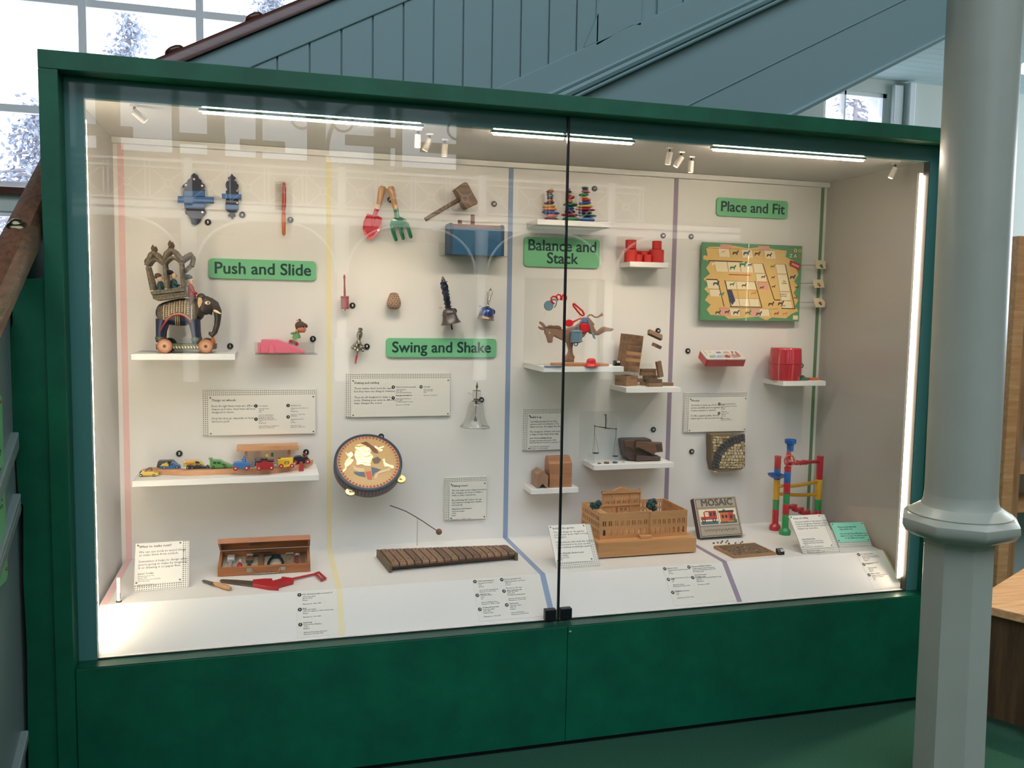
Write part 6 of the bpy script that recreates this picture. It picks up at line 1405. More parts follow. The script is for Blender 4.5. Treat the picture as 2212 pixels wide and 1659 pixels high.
g = G(); q = v(325, 370); g.lathe([(.0005, -.006), (.018, -.006), (.0205, -.003), (.0205, .003), (.018, .006), (.0005, .006)], q, 30, 'y'); g.ob('canteen_body', m_grey, t, 50)
g = G(); g.tube([v(*q) for q in ((345, 285), (385, 255), (440, 245), (485, 280), (470, 360), (440, 410))], .0026, 8); g.ob('handle', m_grey, t, 60)
g = G(); g.tube([v(280, 460), v(215, 640)], .0003, 4); g.ob('thread', MATS['pale_thread'], t)
t = load('toy_rope', 'wavy red plastic rope hanging beside the round canteen', 520, 340, Yd - .006)
g = G(); g.tube([v(x, z, Yd - .006) for x, z in ((428, 335), (395, 310), (370, 270), (362, 225), (395, 188), (440, 186), (480, 215), (500, 270), (478, 225), (468, 180), (500, 150), (545, 160), (562, 200), (545, 260), (575, 262), (580, 200), (600, 155), (640, 160), (668, 200), (662, 250), (645, 275))], .0038, 8); g.ob('rope', m_rdp, t, 60)
yh = Yd - .06; DH = zm(1150, 620, 9.216, yh); q = DH((1205, 1500)); zb2 = Z5
t = tag(G().lathe([(.0005, .0345), (.012, .0335), (.0185, .029), (.0205, .02), (.0215, .008), (.026, .0055), (.031, .003), (.031, .0005), (.0005, .0005)], (q[0] - .003, yh + .012, zb2), 32, sy=.55).ob('toy_hat', m_rdp, None, 60), 'red plastic toy hat on the shelf before the donkey base', 'game piece', 'loads of the kicking donkey')
t = thing('toy_pick', (DH((400, 0))[0], yh + .01, zb2), 'flat grey-blue plastic tool lying on the shelf under the donkey head', 'game piece', 'loads of the kicking donkey')
a = DH((255, 1500), (440, 1545), (600, 1500)); g = G(); g.box((a[0][0], yh + .004, zb2), (a[1][0], yh + .010, zb2 + .0035), .001); g.box((a[0][0], yh + .016, zb2), (a[1][0], yh + .021, zb2 + .0035), .001); g.box((a[1][0] - .003, yh + .002, zb2), (a[2][0], yh + .022, zb2 + .006), .002); g.ob('pick_body', mat('lilac_grey_plastic', C(136, 142, 164), .35), t)
AC = zm(1100, 580, 5.185, Yd + .04); a, b = AC((178, 104), (1046, 1062))
g = G(); g.box((a[0], Yd + .04, Z5 + .0005), (b[0], Yd + .045, a[1]), .0006); t = tag(g.ob('acrylic_backboard', m_acry), 'clear acrylic sheet standing behind the kicking donkey', 'acrylic sheet')

# toppling block tower
m_bk = [wood('tower_block_wood_%d' % k, c1, c2, .5, 5, 0) for k, (c1, c2) in enumerate(((C(136, 104, 80), C(112, 84, 64)), (C(150, 112, 84), C(126, 92, 68)), (C(200, 152, 108), C(178, 130, 90)), (C(124, 92, 72), C(104, 76, 60))))]
Yj = .585; JZ = zm(1330, 700, 11.06, Yj); vj = lambda x, z, y=Yj: Vector((JZ((x, z))[0], y, JZ((x, z))[1]))
BL_, BW, BH = .072, .0238, .0149
def block(T, m, lab, grp=None, long='x'):
    g = G(); d = (BL_, BW, BH) if long == 'x' else (BW, BL_, BH); g.box((-d[0] / 2, -d[1] / 2, -d[2] / 2), (d[0] / 2, d[1] / 2, d[2] / 2), .0008)
    o = g.ob('wooden_block', m, None, loc=(0, 0, 0)); o.matrix_world = T; tag(o, lab, 'wooden block', grp); return o
def towr(T, n, start, pale, lab, grp, proto={}):
    rr = random.Random(n)
    for i in range(n):
        odd = (i + start) % 2
        for k in range(3):
            m = m_bk[2] if (i in pale and (odd or k == 0)) else m_bk[rr.choice((0, 1, 0, 3, 1))]
            off = rr.uniform(-.0008, .0008)
            p = Vector((BW * (k + .5) * 1.004, BL_ / 2 + off, BH * (i + .5))) if odd else Vector((BL_ / 2 + off, BW * (k + .5) * 1.004, BH * (i + .5)))
            M_ = T @ Matrix.Translation(p); key = ('y' if odd else 'x', m.name)
            if key in proto:
                o = proto[key].copy(); COL.objects.link(o); o.matrix_world = M_; tag(o, lab, 'wooden block', grp)
            else: proto[key] = block(M_, m, lab, grp, key[0])
p0 = vj(283, 1135); T = Matrix.Translation(p0) @ Euler((0, R_(6.3), 0)).to_matrix().to_4x4() @ Euler((0, 0, R_(22))).to_matrix().to_4x4()
towr(T, 11, 1, (3, 5), 'wooden block in the leaning upper half of the toppling tower', 'blocks of the leaning upper tower')
p1 = vj(250, 1485); p1.z = Z6 + .0002; T = Matrix.Translation(p1) @ Euler((0, 0, R_(22))).to_matrix().to_4x4()
towr(T, 3, 1, (), 'wooden block in the standing stump of the toppling tower', 'blocks of the tower stump')
def lb(x, z, y, e, m, lab):
    block(Matrix.Translation(vj(x, z, y)) @ Euler([R_(k) for k in e]).to_matrix().to_4x4(), m_bk[m], lab, 'loose blocks of the toppling tower')
lb(880, 255, .56, (60, 21, 6), 0, 'wooden block flying off at the top of the leaning tower')
lb(943, 518, .57, (20, 10, 48), 3, 'wooden block seen end-on in mid air beside the leaning tower')
lb(1020, 1075, .575, (75, 78, 0), 0, 'wooden block leaning upright against the pile beside the stump')
zt6 = lambda k: (k + .5) * BH + Z6 + .0002
def pile(x, k, y, rz, m, lab):
    p = vj(x, 1400, y); p.z = zt6(k); block(Matrix.Translation(p) @ Euler((0, 0, R_(rz))).to_matrix().to_4x4(), m_bk[m], lab, 'loose blocks of the toppling tower')
pile(880, 0, .565, 8, 0, 'lowest wooden block at the front of the pile'); pile(1210, 0, .60, -6, 3, 'wooden block at the purple stripe end of the pile'); pile(860, 0, .625, 12, 1, 'lowest wooden block at the back of the pile')
pile(950, 1, .60, 10, 3, 'wooden block in the second layer of the pile'); pile(800, 1, .63, -10, 0, 'wooden block in the second layer at the pile back'); pile(900, 2, .62, 20, 3, 'wooden block in the third layer of the pile')
pile(840, 3, .62, -5, 1, 'wooden block in the fourth layer of the pile'); pile(850, 4, .625, 6, 3, 'topmost wooden block of the pile')
JA = zm(1330, 700, 11.06, .66); a, b = JA((730, 940), (890, 1500)); 
tag(G().box((a[0] - .06, .66, Z6 + .0003), (b[0] - .004, .664, a[1])).ob('acrylic_backboard', m_acry), 'clear acrylic sheet standing behind the pile of loose blocks', 'acrylic sheet')

# hanging scales, weights and case
Ys = .60; SC_ = zm(1250, 885, 5.773, Ys); vs = lambda x, z, y=Ys: Vector((SC_((x, z))[0], y, SC_((x, z))[1]))
m_dk = mat('dark_balance_steel', C(62, 56, 52), .4, .8)
p = vs(337, 60); t = thing('hanging_scales', (p.x, Ys, vs(0, 640).z), 'small antique hanging scales with beam, cords and two pans', 'scales')
G().tube([vs(198, 205), vs(260, 214), vs(335, 227), vs(400, 236), vs(470, 240)], [.0012, .0018, .0026, .0018, .0012], 8).ob('beam', m_dk, t, 60)
g = G(); g.tube([vs(338, 55), vs(338, 120), vs(336, 200), vs(335, 250)], [.0025, .0022, .0018, .001], 8); g.ball(vs(338, 68), .0035, 8, 6); g.tube([vs(308, 60), vs(338, 70)], .001, 6); g.tube([vs(352, 95), vs(348, 160), vs(338, 222)], .0008, 5); g.ball(vs(335, 222), .0042, 10, 6); g.ob('pointer', m_dk, t, 50)
g = G()
for x, z in ((202, 203), (467, 238)): g.torus(vs(x, z), .0035, .001, 'y', 12, 5)
g.ob('beam_hook', m_dk, t, 60)
for (hx, hz, x0, x1, pz) in ((200, 205, 168, 254, 540), (466, 242, 418, 493, 578)):
    g = G(); kx = (x0 + x1) / 2; g.tube([vs(hx, hz), vs(hx - 2, hz + 45), vs(hx - 3, hz + 75)], .0014, 5)
    for dx, dy in ((-1, 0), (1, 0), (0, .013)): g.tube([vs(hx - 2, hz + 70), vs(kx, pz, Ys) + Vector((dx * (x1 - x0) / 2 / 2915, dy, 0))], .0006, 5)
    g.ob('cord', mat('grey_cord', C(96, 92, 90), .8), t)
    r = (x1 - x0) / 2 / 2915 * 1.05; q = vs(kx, pz); G().lathe([(.0005, -.0028), (r * .8, -.0022), (r, 0), (r, .0008), (r * .8, -.0012), (.0005, -.0018)], q, 24, sy=.9).ob('pan', m_dk, t, 60)
yw = atz(1250 + 345 / 5.773, 885 + 670 / 5.773, Z7).y
for (x, rr_, h, mm, lab) in ((258, .0085, .0035, 0, 'thin bronze weight on the shelf under the higher scale pan'), (347, .0118, .006, 0, 'thicker bronze weight in the middle on the shelf'), (453, .0115, .0062, 1, 'grey weight on the shelf under the lower scale pan')):
    q = zm(1250, 885, 5.773, yw)((x, 660)); tag(G().lathe([(rr_ * .95, 0), (rr_, .0008), (rr_, h - .0008), (rr_ * .92, h), (rr_ * .7, h), (rr_ * .65, h - .0006), (.0005, h - .0006)], (q[0], yw, Z7 + .0002), 24).ob('scale_weight', (mat('bronze_weight', C(112, 92, 58), .35, .8), mat('lead_weight', C(92, 96, 118), .4, .7))[mm], None, 50), lab, 'weight', 'weights of the hanging scales')
q = zm(1250, 885, 5.773, yw)((562, 655)); tag(G().box((q[0] - .007, yw, Z7 + .0002), (q[0] + .007, yw + .012, Z7 + .0035), .0006).ob('glass_weight', m_acry), 'tiny clear square lying before the brown scales box', 'weight')
a, b = SC_((140, 560), (220, 650)); tag(G().box((a[0], Ys + .02, Z7 + .0003), (b[0], Ys + .03, a[1])).ob('acrylic_stand', m_acry), 'clear acrylic block under the higher scale pan', 'acrylic block')
ax_, bx_ = SC_((60, 40), (520, 610)); g = G(); g.box((ax_[0], Ys + .045, Z7 + .0003), (bx_[0], Ys + .049, ax_[1])); tag(g.ob('acrylic_backboard', m_acry), 'clear acrylic sheet standing behind the hanging scales', 'acrylic sheet')
m_sb = wood('old_scale_box_wood', C(116, 84, 64), C(86, 60, 46), .45, 4, 0); m_sbd = wood('dark_scale_box_wood', C(88, 66, 58), C(66, 48, 44), .45, 4, 0)
SB_ = zm(1250, 885, 5.773, .63)
pts = SB_((556, 382), (600, 372), (895, 368), (918, 396), (940, 470), (930, 560), (1000, 575), (1018, 600), (1010, 628), (985, 641), (690, 641), (645, 632), (592, 590), (570, 470)); lowz = min(q[1] for q in pts)
t = thing('scales_box', ((pts[0][0] + pts[6][0]) / 2, .655, Z7), 'old brown wooden scales box, hinged open and leaning on the shelf', 'wooden box')
def adj(ps): return [(x, max(z, Z7 + .0003)) for x, z in ps]
g = G(); g.prism(adj(pts), .63, .695, .003); g.ob('box_base', m_sbd, t)
g = G(); g.prism(adj(SB_((690, 402), (715, 392), (1016, 400), (1028, 518), (935, 526), (915, 556), (850, 525), (720, 462), (690, 470))), .608, .629, .003); g.ob('box_lid', m_sb, t)
g = G(); g.prism(adj(SB_((560, 386), (690, 378), (700, 520), (640, 470), (575, 462))), .625, .631, .002); g.ob('box_end', m_sb, t)
g = G(); g.prism(adj(SB_((700, 560), (1005, 580), (1000, 625), (700, 632))), .612, .632, .003); g.ob('box_tray', m_sbd, t)
g = G(); g.prism(adj(SB_((935, 420), (1000, 415), (1010, 500), (950, 505))), .6065, .609, .001); g.ob('inlay_panel', m_sbd, t)

# house blocks
H4 = zm(1120, 970, 8.467, .60); m_hb = wood('smooth_cherry_wood', C(184, 130, 94), C(158, 108, 76), .45, 3, 0); m_hb2 = wood('end_grain_wood', C(164, 126, 100), C(146, 110, 86), .55, 8, 2)
def fit(ps, z0): lo_ = min(q[1] for q in ps); return [(x, z - lo_ + z0) for x, z in ps]
ps = H4((345, 712), (345, 465), (445, 392), (540, 488), (538, 716), (515, 716), (440, 636), (370, 712))
t = tag((lambda g: (g.prism(fit(ps, Z8), .598, .69, .0015), g.ob('house_block', m_hb2))[1])(G()), 'small gabled house block with a notched base at the end of the shelf', 'house block')
H5 = zm(1120, 970, 8.467, .605); a = H5((572, 470), (972, 700)); z_ = Z8 + a[0][1] - a[1][1]
t = thing('house_block', ((a[0][0] + a[1][0]) / 2, .64, Z8), 'lower brown house block under the sloping-topped one', 'house block')
G().box((a[0][0], .605, Z8), (a[1][0], .675, z_), .0012).ob('block', m_hb, t)
b = H5((562, 450), (985, 130)); h_ = b[1][1] - b[0][1]
t = thing('house_block', ((a[0][0] + a[1][0]) / 2, .64, z_), 'upper brown house block with a sloping top', 'house block')
G().prism([(.605, z_ + .0006), (.675, z_ + .0006), (.675, z_ + h_ * .72), (.662, z_ + h_), (.640, z_ + h_), (.605, z_ + h_ * .62)], b[0][0], b[1][0], .0012, ax='x').ob('block', m_hb, t)
# ------------------------------------------------------------------ board game, tin, barrel, stone mosaic
Yb = .675; R1 = zm(1500, 510, 4.233, Yb); rv = lambda *p: R1(*p)
a, b = R1((66, 55), (970, 780)); c_, d_ = R1((62, 770), (973, 88)); bx0, bx1, bz1, bz0 = (a[0] + c_[0]) / 2, (b[0] + d_[0]) / 2, (a[1] + d_[1]) / 2, (b[1] + c_[1]) / 2
bw_, bh_ = bx1 - bx0, bz1 - bz0
t = thing('board_game', ((bx0 + bx1) / 2, Yb, bz0), 'green and tan zoo board game with winding track of squares hanging on the wall', 'board game')
m_bgr = mat('board_green', C(94, 146, 106), .3, coat=.4); m_btan = mat('board_tan', C(222, 184, 116), .35, coat=.4); m_bcream = mat('board_cream', C(236, 220, 184), .35, coat=.4); m_bline = mat('board_line', C(70, 48, 36), .4)
m_bpink = mat('board_pink', C(222, 160, 140), .35, coat=.4); m_bnav = mat('board_navy', C(56, 66, 92), .4); m_bred = mat('board_red', C(172, 54, 58), .4); m_bdg = mat('board_dark_green', C(60, 120, 88), .4); m_bor = mat('board_orange', C(206, 136, 62), .4)
G().box((bx0, Yb, bz0), (bx1, Yb + .012, bz1), .0012).ob('board', m_bgr, t)
G().box((bx0 + .2, Yb + .012, bz0 + .1), (bx1 - .2, D, bz1 - .1)).ob('mount_bracket', m_acry, t)
bp = lambda u, v, h=0: (bx0 + u * bw_, Yb - .0003 - h, bz1 - v * bh_)
def flat(pts, mm, nm, h=0):
    g = G(); g.prism([(bp(u, v)[0], bp(u, v)[2]) for u, v in pts], Yb - .0004 - h, Yb + .0006, 0); return g.ob(nm, mm, t)
rr = random.Random(11)
edge = [(.05, .06), (.18, .05), (.30, .03), (.45, .06), (.60, .03), (.72, .06), (.84, .07), (.83, .15), (.92, .20), (.87, .27), (.95, .30), (.97, .38), (.93, .47), (.97, .53), (.93, .62), (.98, .72), (.95, .80), (.99, .86), (.92, .90), (.86, .96), (.72, .95), (.66, .99), (.58, .94), (.40, .97), (.28, .98), (.24, .94), (.10, .93), (.06, .86), (.10, .80), (.04, .74), (.08, .66), (.03, .60), (.07, .54), (.02, .47), (.08, .40), (.04, .33), (.08, .25), (.01, .22), (.01, .17), (.08, .17)]
flat(edge, m_btan, 'printed_ground')
for (u, v) in ((.17, .04), (.55, .04)): flat([(u, v - .02), (u + .11, v - .02), (u + .12, v + .05), (u + .01, v + .06)], m_bpink, 'printed_patch', .0001)
sk = lambda u, v: (u + .16 * (v - .5), v)
cells = []
def cell(u0, v0, w, h, mm=m_bcream): flat([sk(u0, v0), sk(u0 + w, v0), sk(u0 + w, v0 + h), sk(u0, v0 + h)], mm, 'printed_square', .0002); cells.append((u0, v0, w, h))
for k in range(6): cell(.10 + .115 * k, .075, .108, .105, m_bcream if k % 2 else m_btan)
for k in range(3): cell(.16 + .125 * k, .24 + .0 * k, .118, .13)
cell(.54, .25, .10, .12); cell(.55, .38, .10, .10); cell(.56, .49, .10, .10, m_bpink); cell(.77, .25, .10, .12); cell(.77, .38, .10, .22); cell(.77, .61, .10, .11); cell(.77, .73, .10, .10)
for k in range(3): cell(.24 + .10 * k, .49, .095, .10, m_bcream); cell(.24 + .10 * k, .60, .095, .10, m_btan); cell(.24 + .10 * k, .71, .095, .10)
cell(.05, .48, .11, .11); cell(.06, .60, .11, .09)
for k in range(6): cell(.13 + .10 * k, .84, .095, .095, (m_bpink, m_bcream, m_btan)[k % 3])
g = G()
def ln(p, q, w=.0016):
    a, b = Vector(bp(*sk(*p))), Vector(bp(*sk(*q))); d = (b - a).normalized(); n_ = Vector((-d.z, 0, d.x)) * w; off = Vector((0, -.0004, 0)); g.face((a - n_ + off, b - n_ + off, b + n_ + off, a + n_ + off))
for (u0, v0, w, h) in cells:
    ln((u0, v0), (u0 + w, v0), .0006); ln((u0, v0), (u0, v0 + h), .0006)
for p, q in (((.10, .235), (.44, .235)), ((.64, .25), (.70, .72)), ((.87, .25), (.90, .83)), ((.23, .48), (.25, .82)), ((.53, .48), (.56, .82)), ((.70, .72), (.76, .72)), ((.16, .48), (.18, .82)), ((.05, .475), (.16, .475)), ((.76, .83), (.90, .83)), ((.24, .82), (.56, .82))): ln(p, q, .0022)
g.ob('printed_lines', m_bline, t)
ln2 = flat([sk(.28, .40), sk(.50, .40), sk(.50, .41), sk(.28, .41)], m_bred, 'printed_red_line', .0004)
def beast(u, v, s, mm):            # a little four-legged printed animal
    k = bw_ / bh_; P_ = lambda x, y: (u + x * s, v - y * s * k)
    flat([P_(-.5, 0), P_(-.5, .35), P_(-.35, .55), P_(.3, .52), P_(.45, .8), P_(.65, .8), P_(.7, .6), P_(.5, .45), P_(.42, 0), P_(.28, 0), P_(.25, .25), P_(-.25, .25), P_(-.3, 0)], mm, 'printed_animal', .0005)
for (u, v, s, mm) in ((.32, .15, .05, m_bnav), (.43, .15, .055, m_bnav), (.54, .15, .05, m_bline), (.66, .16, .045, m_bline), (.20, .13, .03, m_bpink), (.14, .55, .05, m_bnav), (.40, .30, .06, m_bdg), (.30, .34, .05, m_bdg), (.47, .29, .035, m_bnav), (.30, .55, .04, m_bdg), (.42, .56, .04, m_bline), (.52, .66, .045, m_bor), (.17, .92, .045, m_bnav), (.26, .91, .04, m_bline), (.35, .92, .05, m_bnav), (.47, .92, .05, m_bdg), (.58, .93, .05, m_bnav), (.70, .80, .05, m_bline), (.80, .79, .05, m_bline), (.76, .92, .04, m_bred), (.85, .92, .04, m_bor), (.61, .44, .035, m_bline), (.60, .58, .035, m_bline), (.70, .30, .035, m_bdg), (.71, .44, .03, m_bline), (.72, .56, .03, m_bline), (.91, .44, .05, m_bnav), (.96, .56, .03, m_bline), (.20, .68, .04, m_bdg), (.12, .30, .05, m_bcream), (.95, .70, .03, m_bred)): beast(u, v, s, mm)
flat([(.26, .60), (.30, .60), (.34, .74), (.31, .80), (.27, .70)], m_bnav, 'printed_patch', .0006)
flat([(.88, .19), (.99, .24), (.98, .33), (.87, .25)], m_bred, 'printed_hut', .0006); flat([(.90, .225), (.975, .26), (.97, .29), (.895, .25)], m_bpink, 'printed_hut_window', .0008)
flat([(.935, .92), (.985, .92), (.985, .975), (.935, .975)], m_bcream, 'printed_emblem', .0006)
for (w_, v, cc_) in (('Z O O', .035, (m_bor, m_bcream, m_btan)), ('Z A G', .105, (m_bcream, m_bcream, m_bor))):
    for k, ch in enumerate(w_.split()): text(ch, .022, TW(bp(.885 + .045 * k, v)[0], Yb - .0012, bp(0, v)[2]), cc_[k], t, 'title_letter', 'CENTER', .03)
for (v, w_) in ((.46, 'ASK\nCAMEL'), (.63, 'PARROT\nHOUSE'), (.78, 'WALK')): text(w_, .0095, TW(bp(.828, v)[0], Yb - .0013, bp(0, v)[2]), m_bline, t, 'square_wording', 'CENTER', .01, res=1)
for (z, x1_, pts, mm, lab) in ((265, 1110, [(1108, 218), (1200, 225), (1200, 270), (1205, 300), (1130, 300), (1112, 290)], m_bdg, 'small game tile with a green arch on a rod beside the board, the top one'), (432, 1085, [(1078, 400), (1175, 395), (1190, 470), (1100, 475)], m_bor, 'small game tile with orange drops on a rod beside the board, the middle one'), (606, 1095, [(1085, 568), (1160, 565), (1195, 600), (1195, 652), (1110, 652)], m_bred, 'small game tile with a dark beast on a rod beside the board, the lowest one')):
    Yt = .665; Rt = zm(1500, 510, 4.233, Yt); ps = Rt(*pts); xs = [q[0] for q in ps]; zs = [q[1] for q in ps]; cx, cz = sum(xs) / len(xs), sum(zs) / len(zs)
    t2 = thing('game_tile', (cx, Yt, min(zs)), lab, 'game tile', 'game tiles on rods')
    G().prism(ps, Yt, Yt + .004, .0006).ob('tile', m_bcream, t2)
    G().ball((cx, Yt - .0002, cz - .002), .0075, 10, 6, (1.1, .12, .9)).ob('printed_picture', mm, t2, 60)
    G().ball((cx + .006, Yt - .0003, cz - .009), .005, 8, 5, (1, .12, .8)).ob('printed_picture', m_bnav, t2, 60)
    q = Rt((978, z), (x1_ + 12, z)); G().tube([(q[0][0] - .004, Yb + .009, q[0][1]), (q[1][0], Yt + .006, q[1][1])], .0014, 8).ob('support_rod', m_steel, t2)
# printed tin
o = at(1490 + 135 / 4.097, 735 + 232 / 4.097, .60); T = frame_T(o, (1, 0, 0), (0, .89, .456)); 
t = thing('printed_tin', o, 'flat red tin with a printed white lid, tilted on the wall', 'tin box')
wt = .2; dt = .084; ht = .034
m_tin = mat('red_tin_enamel', C(182, 46, 54), .3, coat=.4)
g = G(T); g.prism(rrect(0, 0, wt, dt, .008), 0, ht, .001, ax='z'); g.ob('tin_body', m_tin, t)
g = G(T); g.prism(rrect(-.001, -.001, wt + .001, dt + .001, .009), ht, ht + .004, .001, ax='z'); g.ob('lid_rim', mat('worn_tin_edge', C(200, 190, 176), .35, .4), t)
g = G(T); g.prism(rrect(.002, .002, wt - .002, dt - .002, .007), ht + .0035, ht + .0048, 0, ax='z'); g.ob('printed_lid', mat('lid_white', C(214, 210, 204), .3, coat=.3), t)
pl = [(.02, .012, .05, .034, C(120, 160, 170)), (.057, .012, .09, .036, C(140, 166, 196)), (.098, .012, .128, .04, C(150, 70, 70)), (.136, .012, .162, .05, C(180, 130, 120)), (.165, .02, .185, .07, C(170, 110, 100)), (.03, .055, .05, .07, C(224, 200, 120)), (.07, .052, .098, .068, C(130, 120, 150)), (.106, .05, .14, .07, C(196, 160, 130)), (.012, .03, .018, .075, C(110, 140, 110)), (.15, .055, .162, .075, C(120, 60, 90))]
for k, (x0, y0, x1, y1, cl) in enumerate(pl): G(T).prism([(x0, y0), (x1 - .004, y0), (x1, (y0 + y1) / 2), (x1 - .006, y1), (x0 + .004, y1 - .003)], ht + .0046, ht + .0052, 0, ax='z').ob('lid_picture', mat('lid_print_%d' % k, cl, .4), t)
g = G(T)
for x in (.053, .094, .132, .164): g.box((x - .001, .012, ht + .0046), (x + .0008, .042, ht + .0053))
g.ob('lid_divider', m_ink, t); G(T).box((wt * .5 - .004, -.003, ht * .62), (wt * .5 + .004, 0, ht + .003), .001).ob('clasp', m_tin, t)
w_ = T @ Vector((wt / 2, dt, ht * .4)); G().box((w_.x - .04, w_.y - .01, w_.z - .016), (w_.x + .04, D, w_.z - .012)).ob('mount_bracket', m_acry, t)
# red barrel and shapes
Yr = .615; R2 = zm(1490, 735, 4.097, Yr); q = R2((845, 355), (845, 66), (722, 200), (968, 200)); r = (q[3][0] - q[2][0]) / 2; H = q[1][1] - Z9; cx = (q[2][0] + q[3][0]) / 2
t = thing('toy_barrel', (cx, Yr, Z9), 'large glossy red plastic barrel with a lid on the end shelf', 'toy barrel'); m_bar = mat('glossy_red_barrel', C(178, 30, 48), .22, coat=.5)
G().lathe([(r * .9, .0002), (r * .94, .002), (r * .99, H * .3), (r, H * .48), (r * 1.0, H * .5)], (cx, Yr, Z9), 48).ob('barrel_body', m_bar, t, 40)
G().lathe([(r * 1.0, H * .505), (r * 1.015, H * .51), (r * 1.015, H * .54), (r * .995, H * .6), (r * .95, H * .95), (r * .93, H * .985), (r * .89, H)], (cx, Yr, Z9), 48).ob('barrel_lid', m_bar, t, 40)
R3 = zm(1490, 735, 4.097, .585)
a = R3((960, 268), (985, 355)); tag(G().box((a[0][0], .583, Z9 + .0002), (a[1][0], .595, Z9 + a[0][1] - a[1][1]), .001).ob('shape_block', mat('grey_teal_plastic', C(72, 96, 108), .4)), 'upright grey-teal shape block beside the red barrel', 'shape block', 'shape blocks beside the barrel')
a = R3((958, 356), (988, 310), (1028, 350), (1030, 358)); tag(G().prism([(x, Z9 + .0002 + max(0, z - a[0][1])) for x, z in a[:3]] + [(a[3][0], Z9 + .0002)], .566, .582, .001).ob('shape_block', mat('green_plastic_block', C(58, 108, 84), .4)), 'green wedge-shaped block beside the red barrel', 'shape block', 'shape blocks beside the barrel')
a = R3((1042, 340)); b = R3((1100, 345)); g = G(); g.lathe([(.016, .002), (.0185, .0045), (.0185, .0085), (.016, .011), (.008, .011), (.008, .002)], (a[0] + .002, .61, Z9), 24); tag(g.ob('shape_block', mat('dark_red_ring', C(140, 56, 48), .4), None, 40), 'dark red round shape block behind the orange one', 'shape block', 'shape blocks beside the barrel')
g = G(); g.prism([(b[0] - .022, .572), (b[0] + .02, .572), (b[0] + .026, .585), (b[0] + .02, .598), (b[0] - .022, .598), (b[0] - .026, .585)], Z9 + .0003, Z9 + .0115, .002, ax='z'); tag(g.ob('shape_block', mat('orange_shape', C(200, 112, 78), .4)), 'flat orange shape block at the outer end of the shelf', 'shape block', 'shape blocks beside the barrel')
# stone mosaic
Ym = .655; R8 = zm(1500, 920, 7.936, Ym); k8 = 3953
pts = R8((288, 150), (560, 140), (868, 146), (872, 300), (868, 690), (830, 740), (640, 770), (390, 782), (330, 775), (292, 600))
t = thing('stone_mosaic', ((pts[0][0] + pts[2][0]) / 2, Ym, min(q[1] for q in pts)), 'square of pale stone mosaic with a dark curved band on the wall', 'mosaic tile')
g = G(); g.prism(pts, Ym, D - .004, .002); g.ob('mortar_slab', mat('brown_mortar', C(116, 98, 76), .9, bump=.5, bscale=120), t)
cs = (905, 745); rr = random.Random(8); gp = G(); gq = G(); gd = G()
def stone(g, x, z, w, h, jj=5):
    ps = [(x - w / 2 + rr.uniform(-jj, jj), z - h / 2 + rr.uniform(-jj, jj)), (x + w / 2 + rr.uniform(-jj, jj), z - h / 2 + rr.uniform(-jj, jj)), (x + w / 2 + rr.uniform(-jj, jj), z + h / 2 + rr.uniform(-jj, jj)), (x - w / 2 + rr.uniform(-jj, jj), z + h / 2 + rr.uniform(-jj, jj))]
    g.prism(R8(*ps), Ym - .003 - rr.random() * .0015, Ym + .003, .0012, seg=1)
z = 178
while z < 760:
    hh = rr.uniform(38, 56); x = 300 + rr.uniform(0, 20)
    while x < 850:
        ww = rr.uniform(38, 66); xc, zc = x + ww / 2, z + hh / 2; d = math.hypot(xc - cs[0], zc - cs[1])
        if not 475 < d < 640 and xc < 856 and zc < 752 - (852 - xc) * -.0: stone(gp if rr.random() < .65 else gq, xc, zc, ww - 9, hh - 9)
        x += ww
    z += hh
for R0 in (520, 585):
    w = 0
    for i in range(15):
        w = R_(180 + 5 + i * 6.0); x, zc = cs[0] + R0 * cos(w), cs[1] + R0 * sin(w)
        if 300 < x < 858 and 160 < zc < 760:
            dx, dz = -sin(w), cos(w); nx, nz = cos(w), sin(w); a_, b_ = 24, 27
            ps = [(x + dx * a_ * i1 + nx * b_ * i2 + rr.uniform(-3, 3), zc + dz * a_ * i1 + nz * b_ * i2 + rr.uniform(-3, 3)) for i1, i2 in ((-1, -1), (1, -1), (1, 1), (-1, 1))]
            gd.prism(R8(*ps), Ym - .004, Ym + .003, .0012, seg=1)
gp.ob('pale_stones', mat('cream_stone', C(208, 190, 150), .7, noise_=.2, nscale=60), t); gq.ob('tan_stones', mat('tan_stone', C(178, 158, 116), .7, noise_=.2, nscale=60), t); gd.ob('dark_stones', mat('slate_stone', C(74, 72, 80), .6, noise_=.3, nscale=60), t)
for x, zz_ in ((362, 782), (815, 750), (866, 300)): q = R8((x, zz_)); G().box((q[0] - .005, Ym - .004, q[1] - .003), (q[0] + .005, D, q[1] + .001)).ob('mount_clip', m_lampw, t)

# ------------------------------------------------------------------ courtyard model
m_mod = wood('pale_model_wood', C(206, 156, 106), C(186, 134, 86), .55, 3, 0); m_mod2 = wood('model_base_wood', C(212, 160, 108), C(190, 136, 86), .5, 2, 0)
Q5 = lambda x, z, h: atz(1240 + x / 4.536, 1040 + z / 4.536, h)
bh = .062; zb = SH + .006; ztb = zb + bh
FL, FR = Q5(243, 566, ztb), Q5(1105, 527, ztb); Wm = FR.x - FL.x; ym0 = (FL.y + FR.y) / 2
hw = at(1240 + 245 / 4.536, 1040 + 318 / 4.536, ym0).z - ztb
BL2 = Q5(78, 203, ztb + hw); dm = max(.16, min(.42, BL2.y - ym0))
FL.x = (FL.x + FR.x - Wm) / 2; x0m = FL.x
bfr = Q5(1195, 688, zb); yb0 = bfr.y; xb1 = bfr.x; xb0 = x0m - (xb1 - (x0m + Wm))
t = thing('courtyard_model', ((xb0 + xb1) / 2, yb0 + .2, SH), 'pale wooden architectural model of an arcaded courtyard building on a thick base', 'building model')
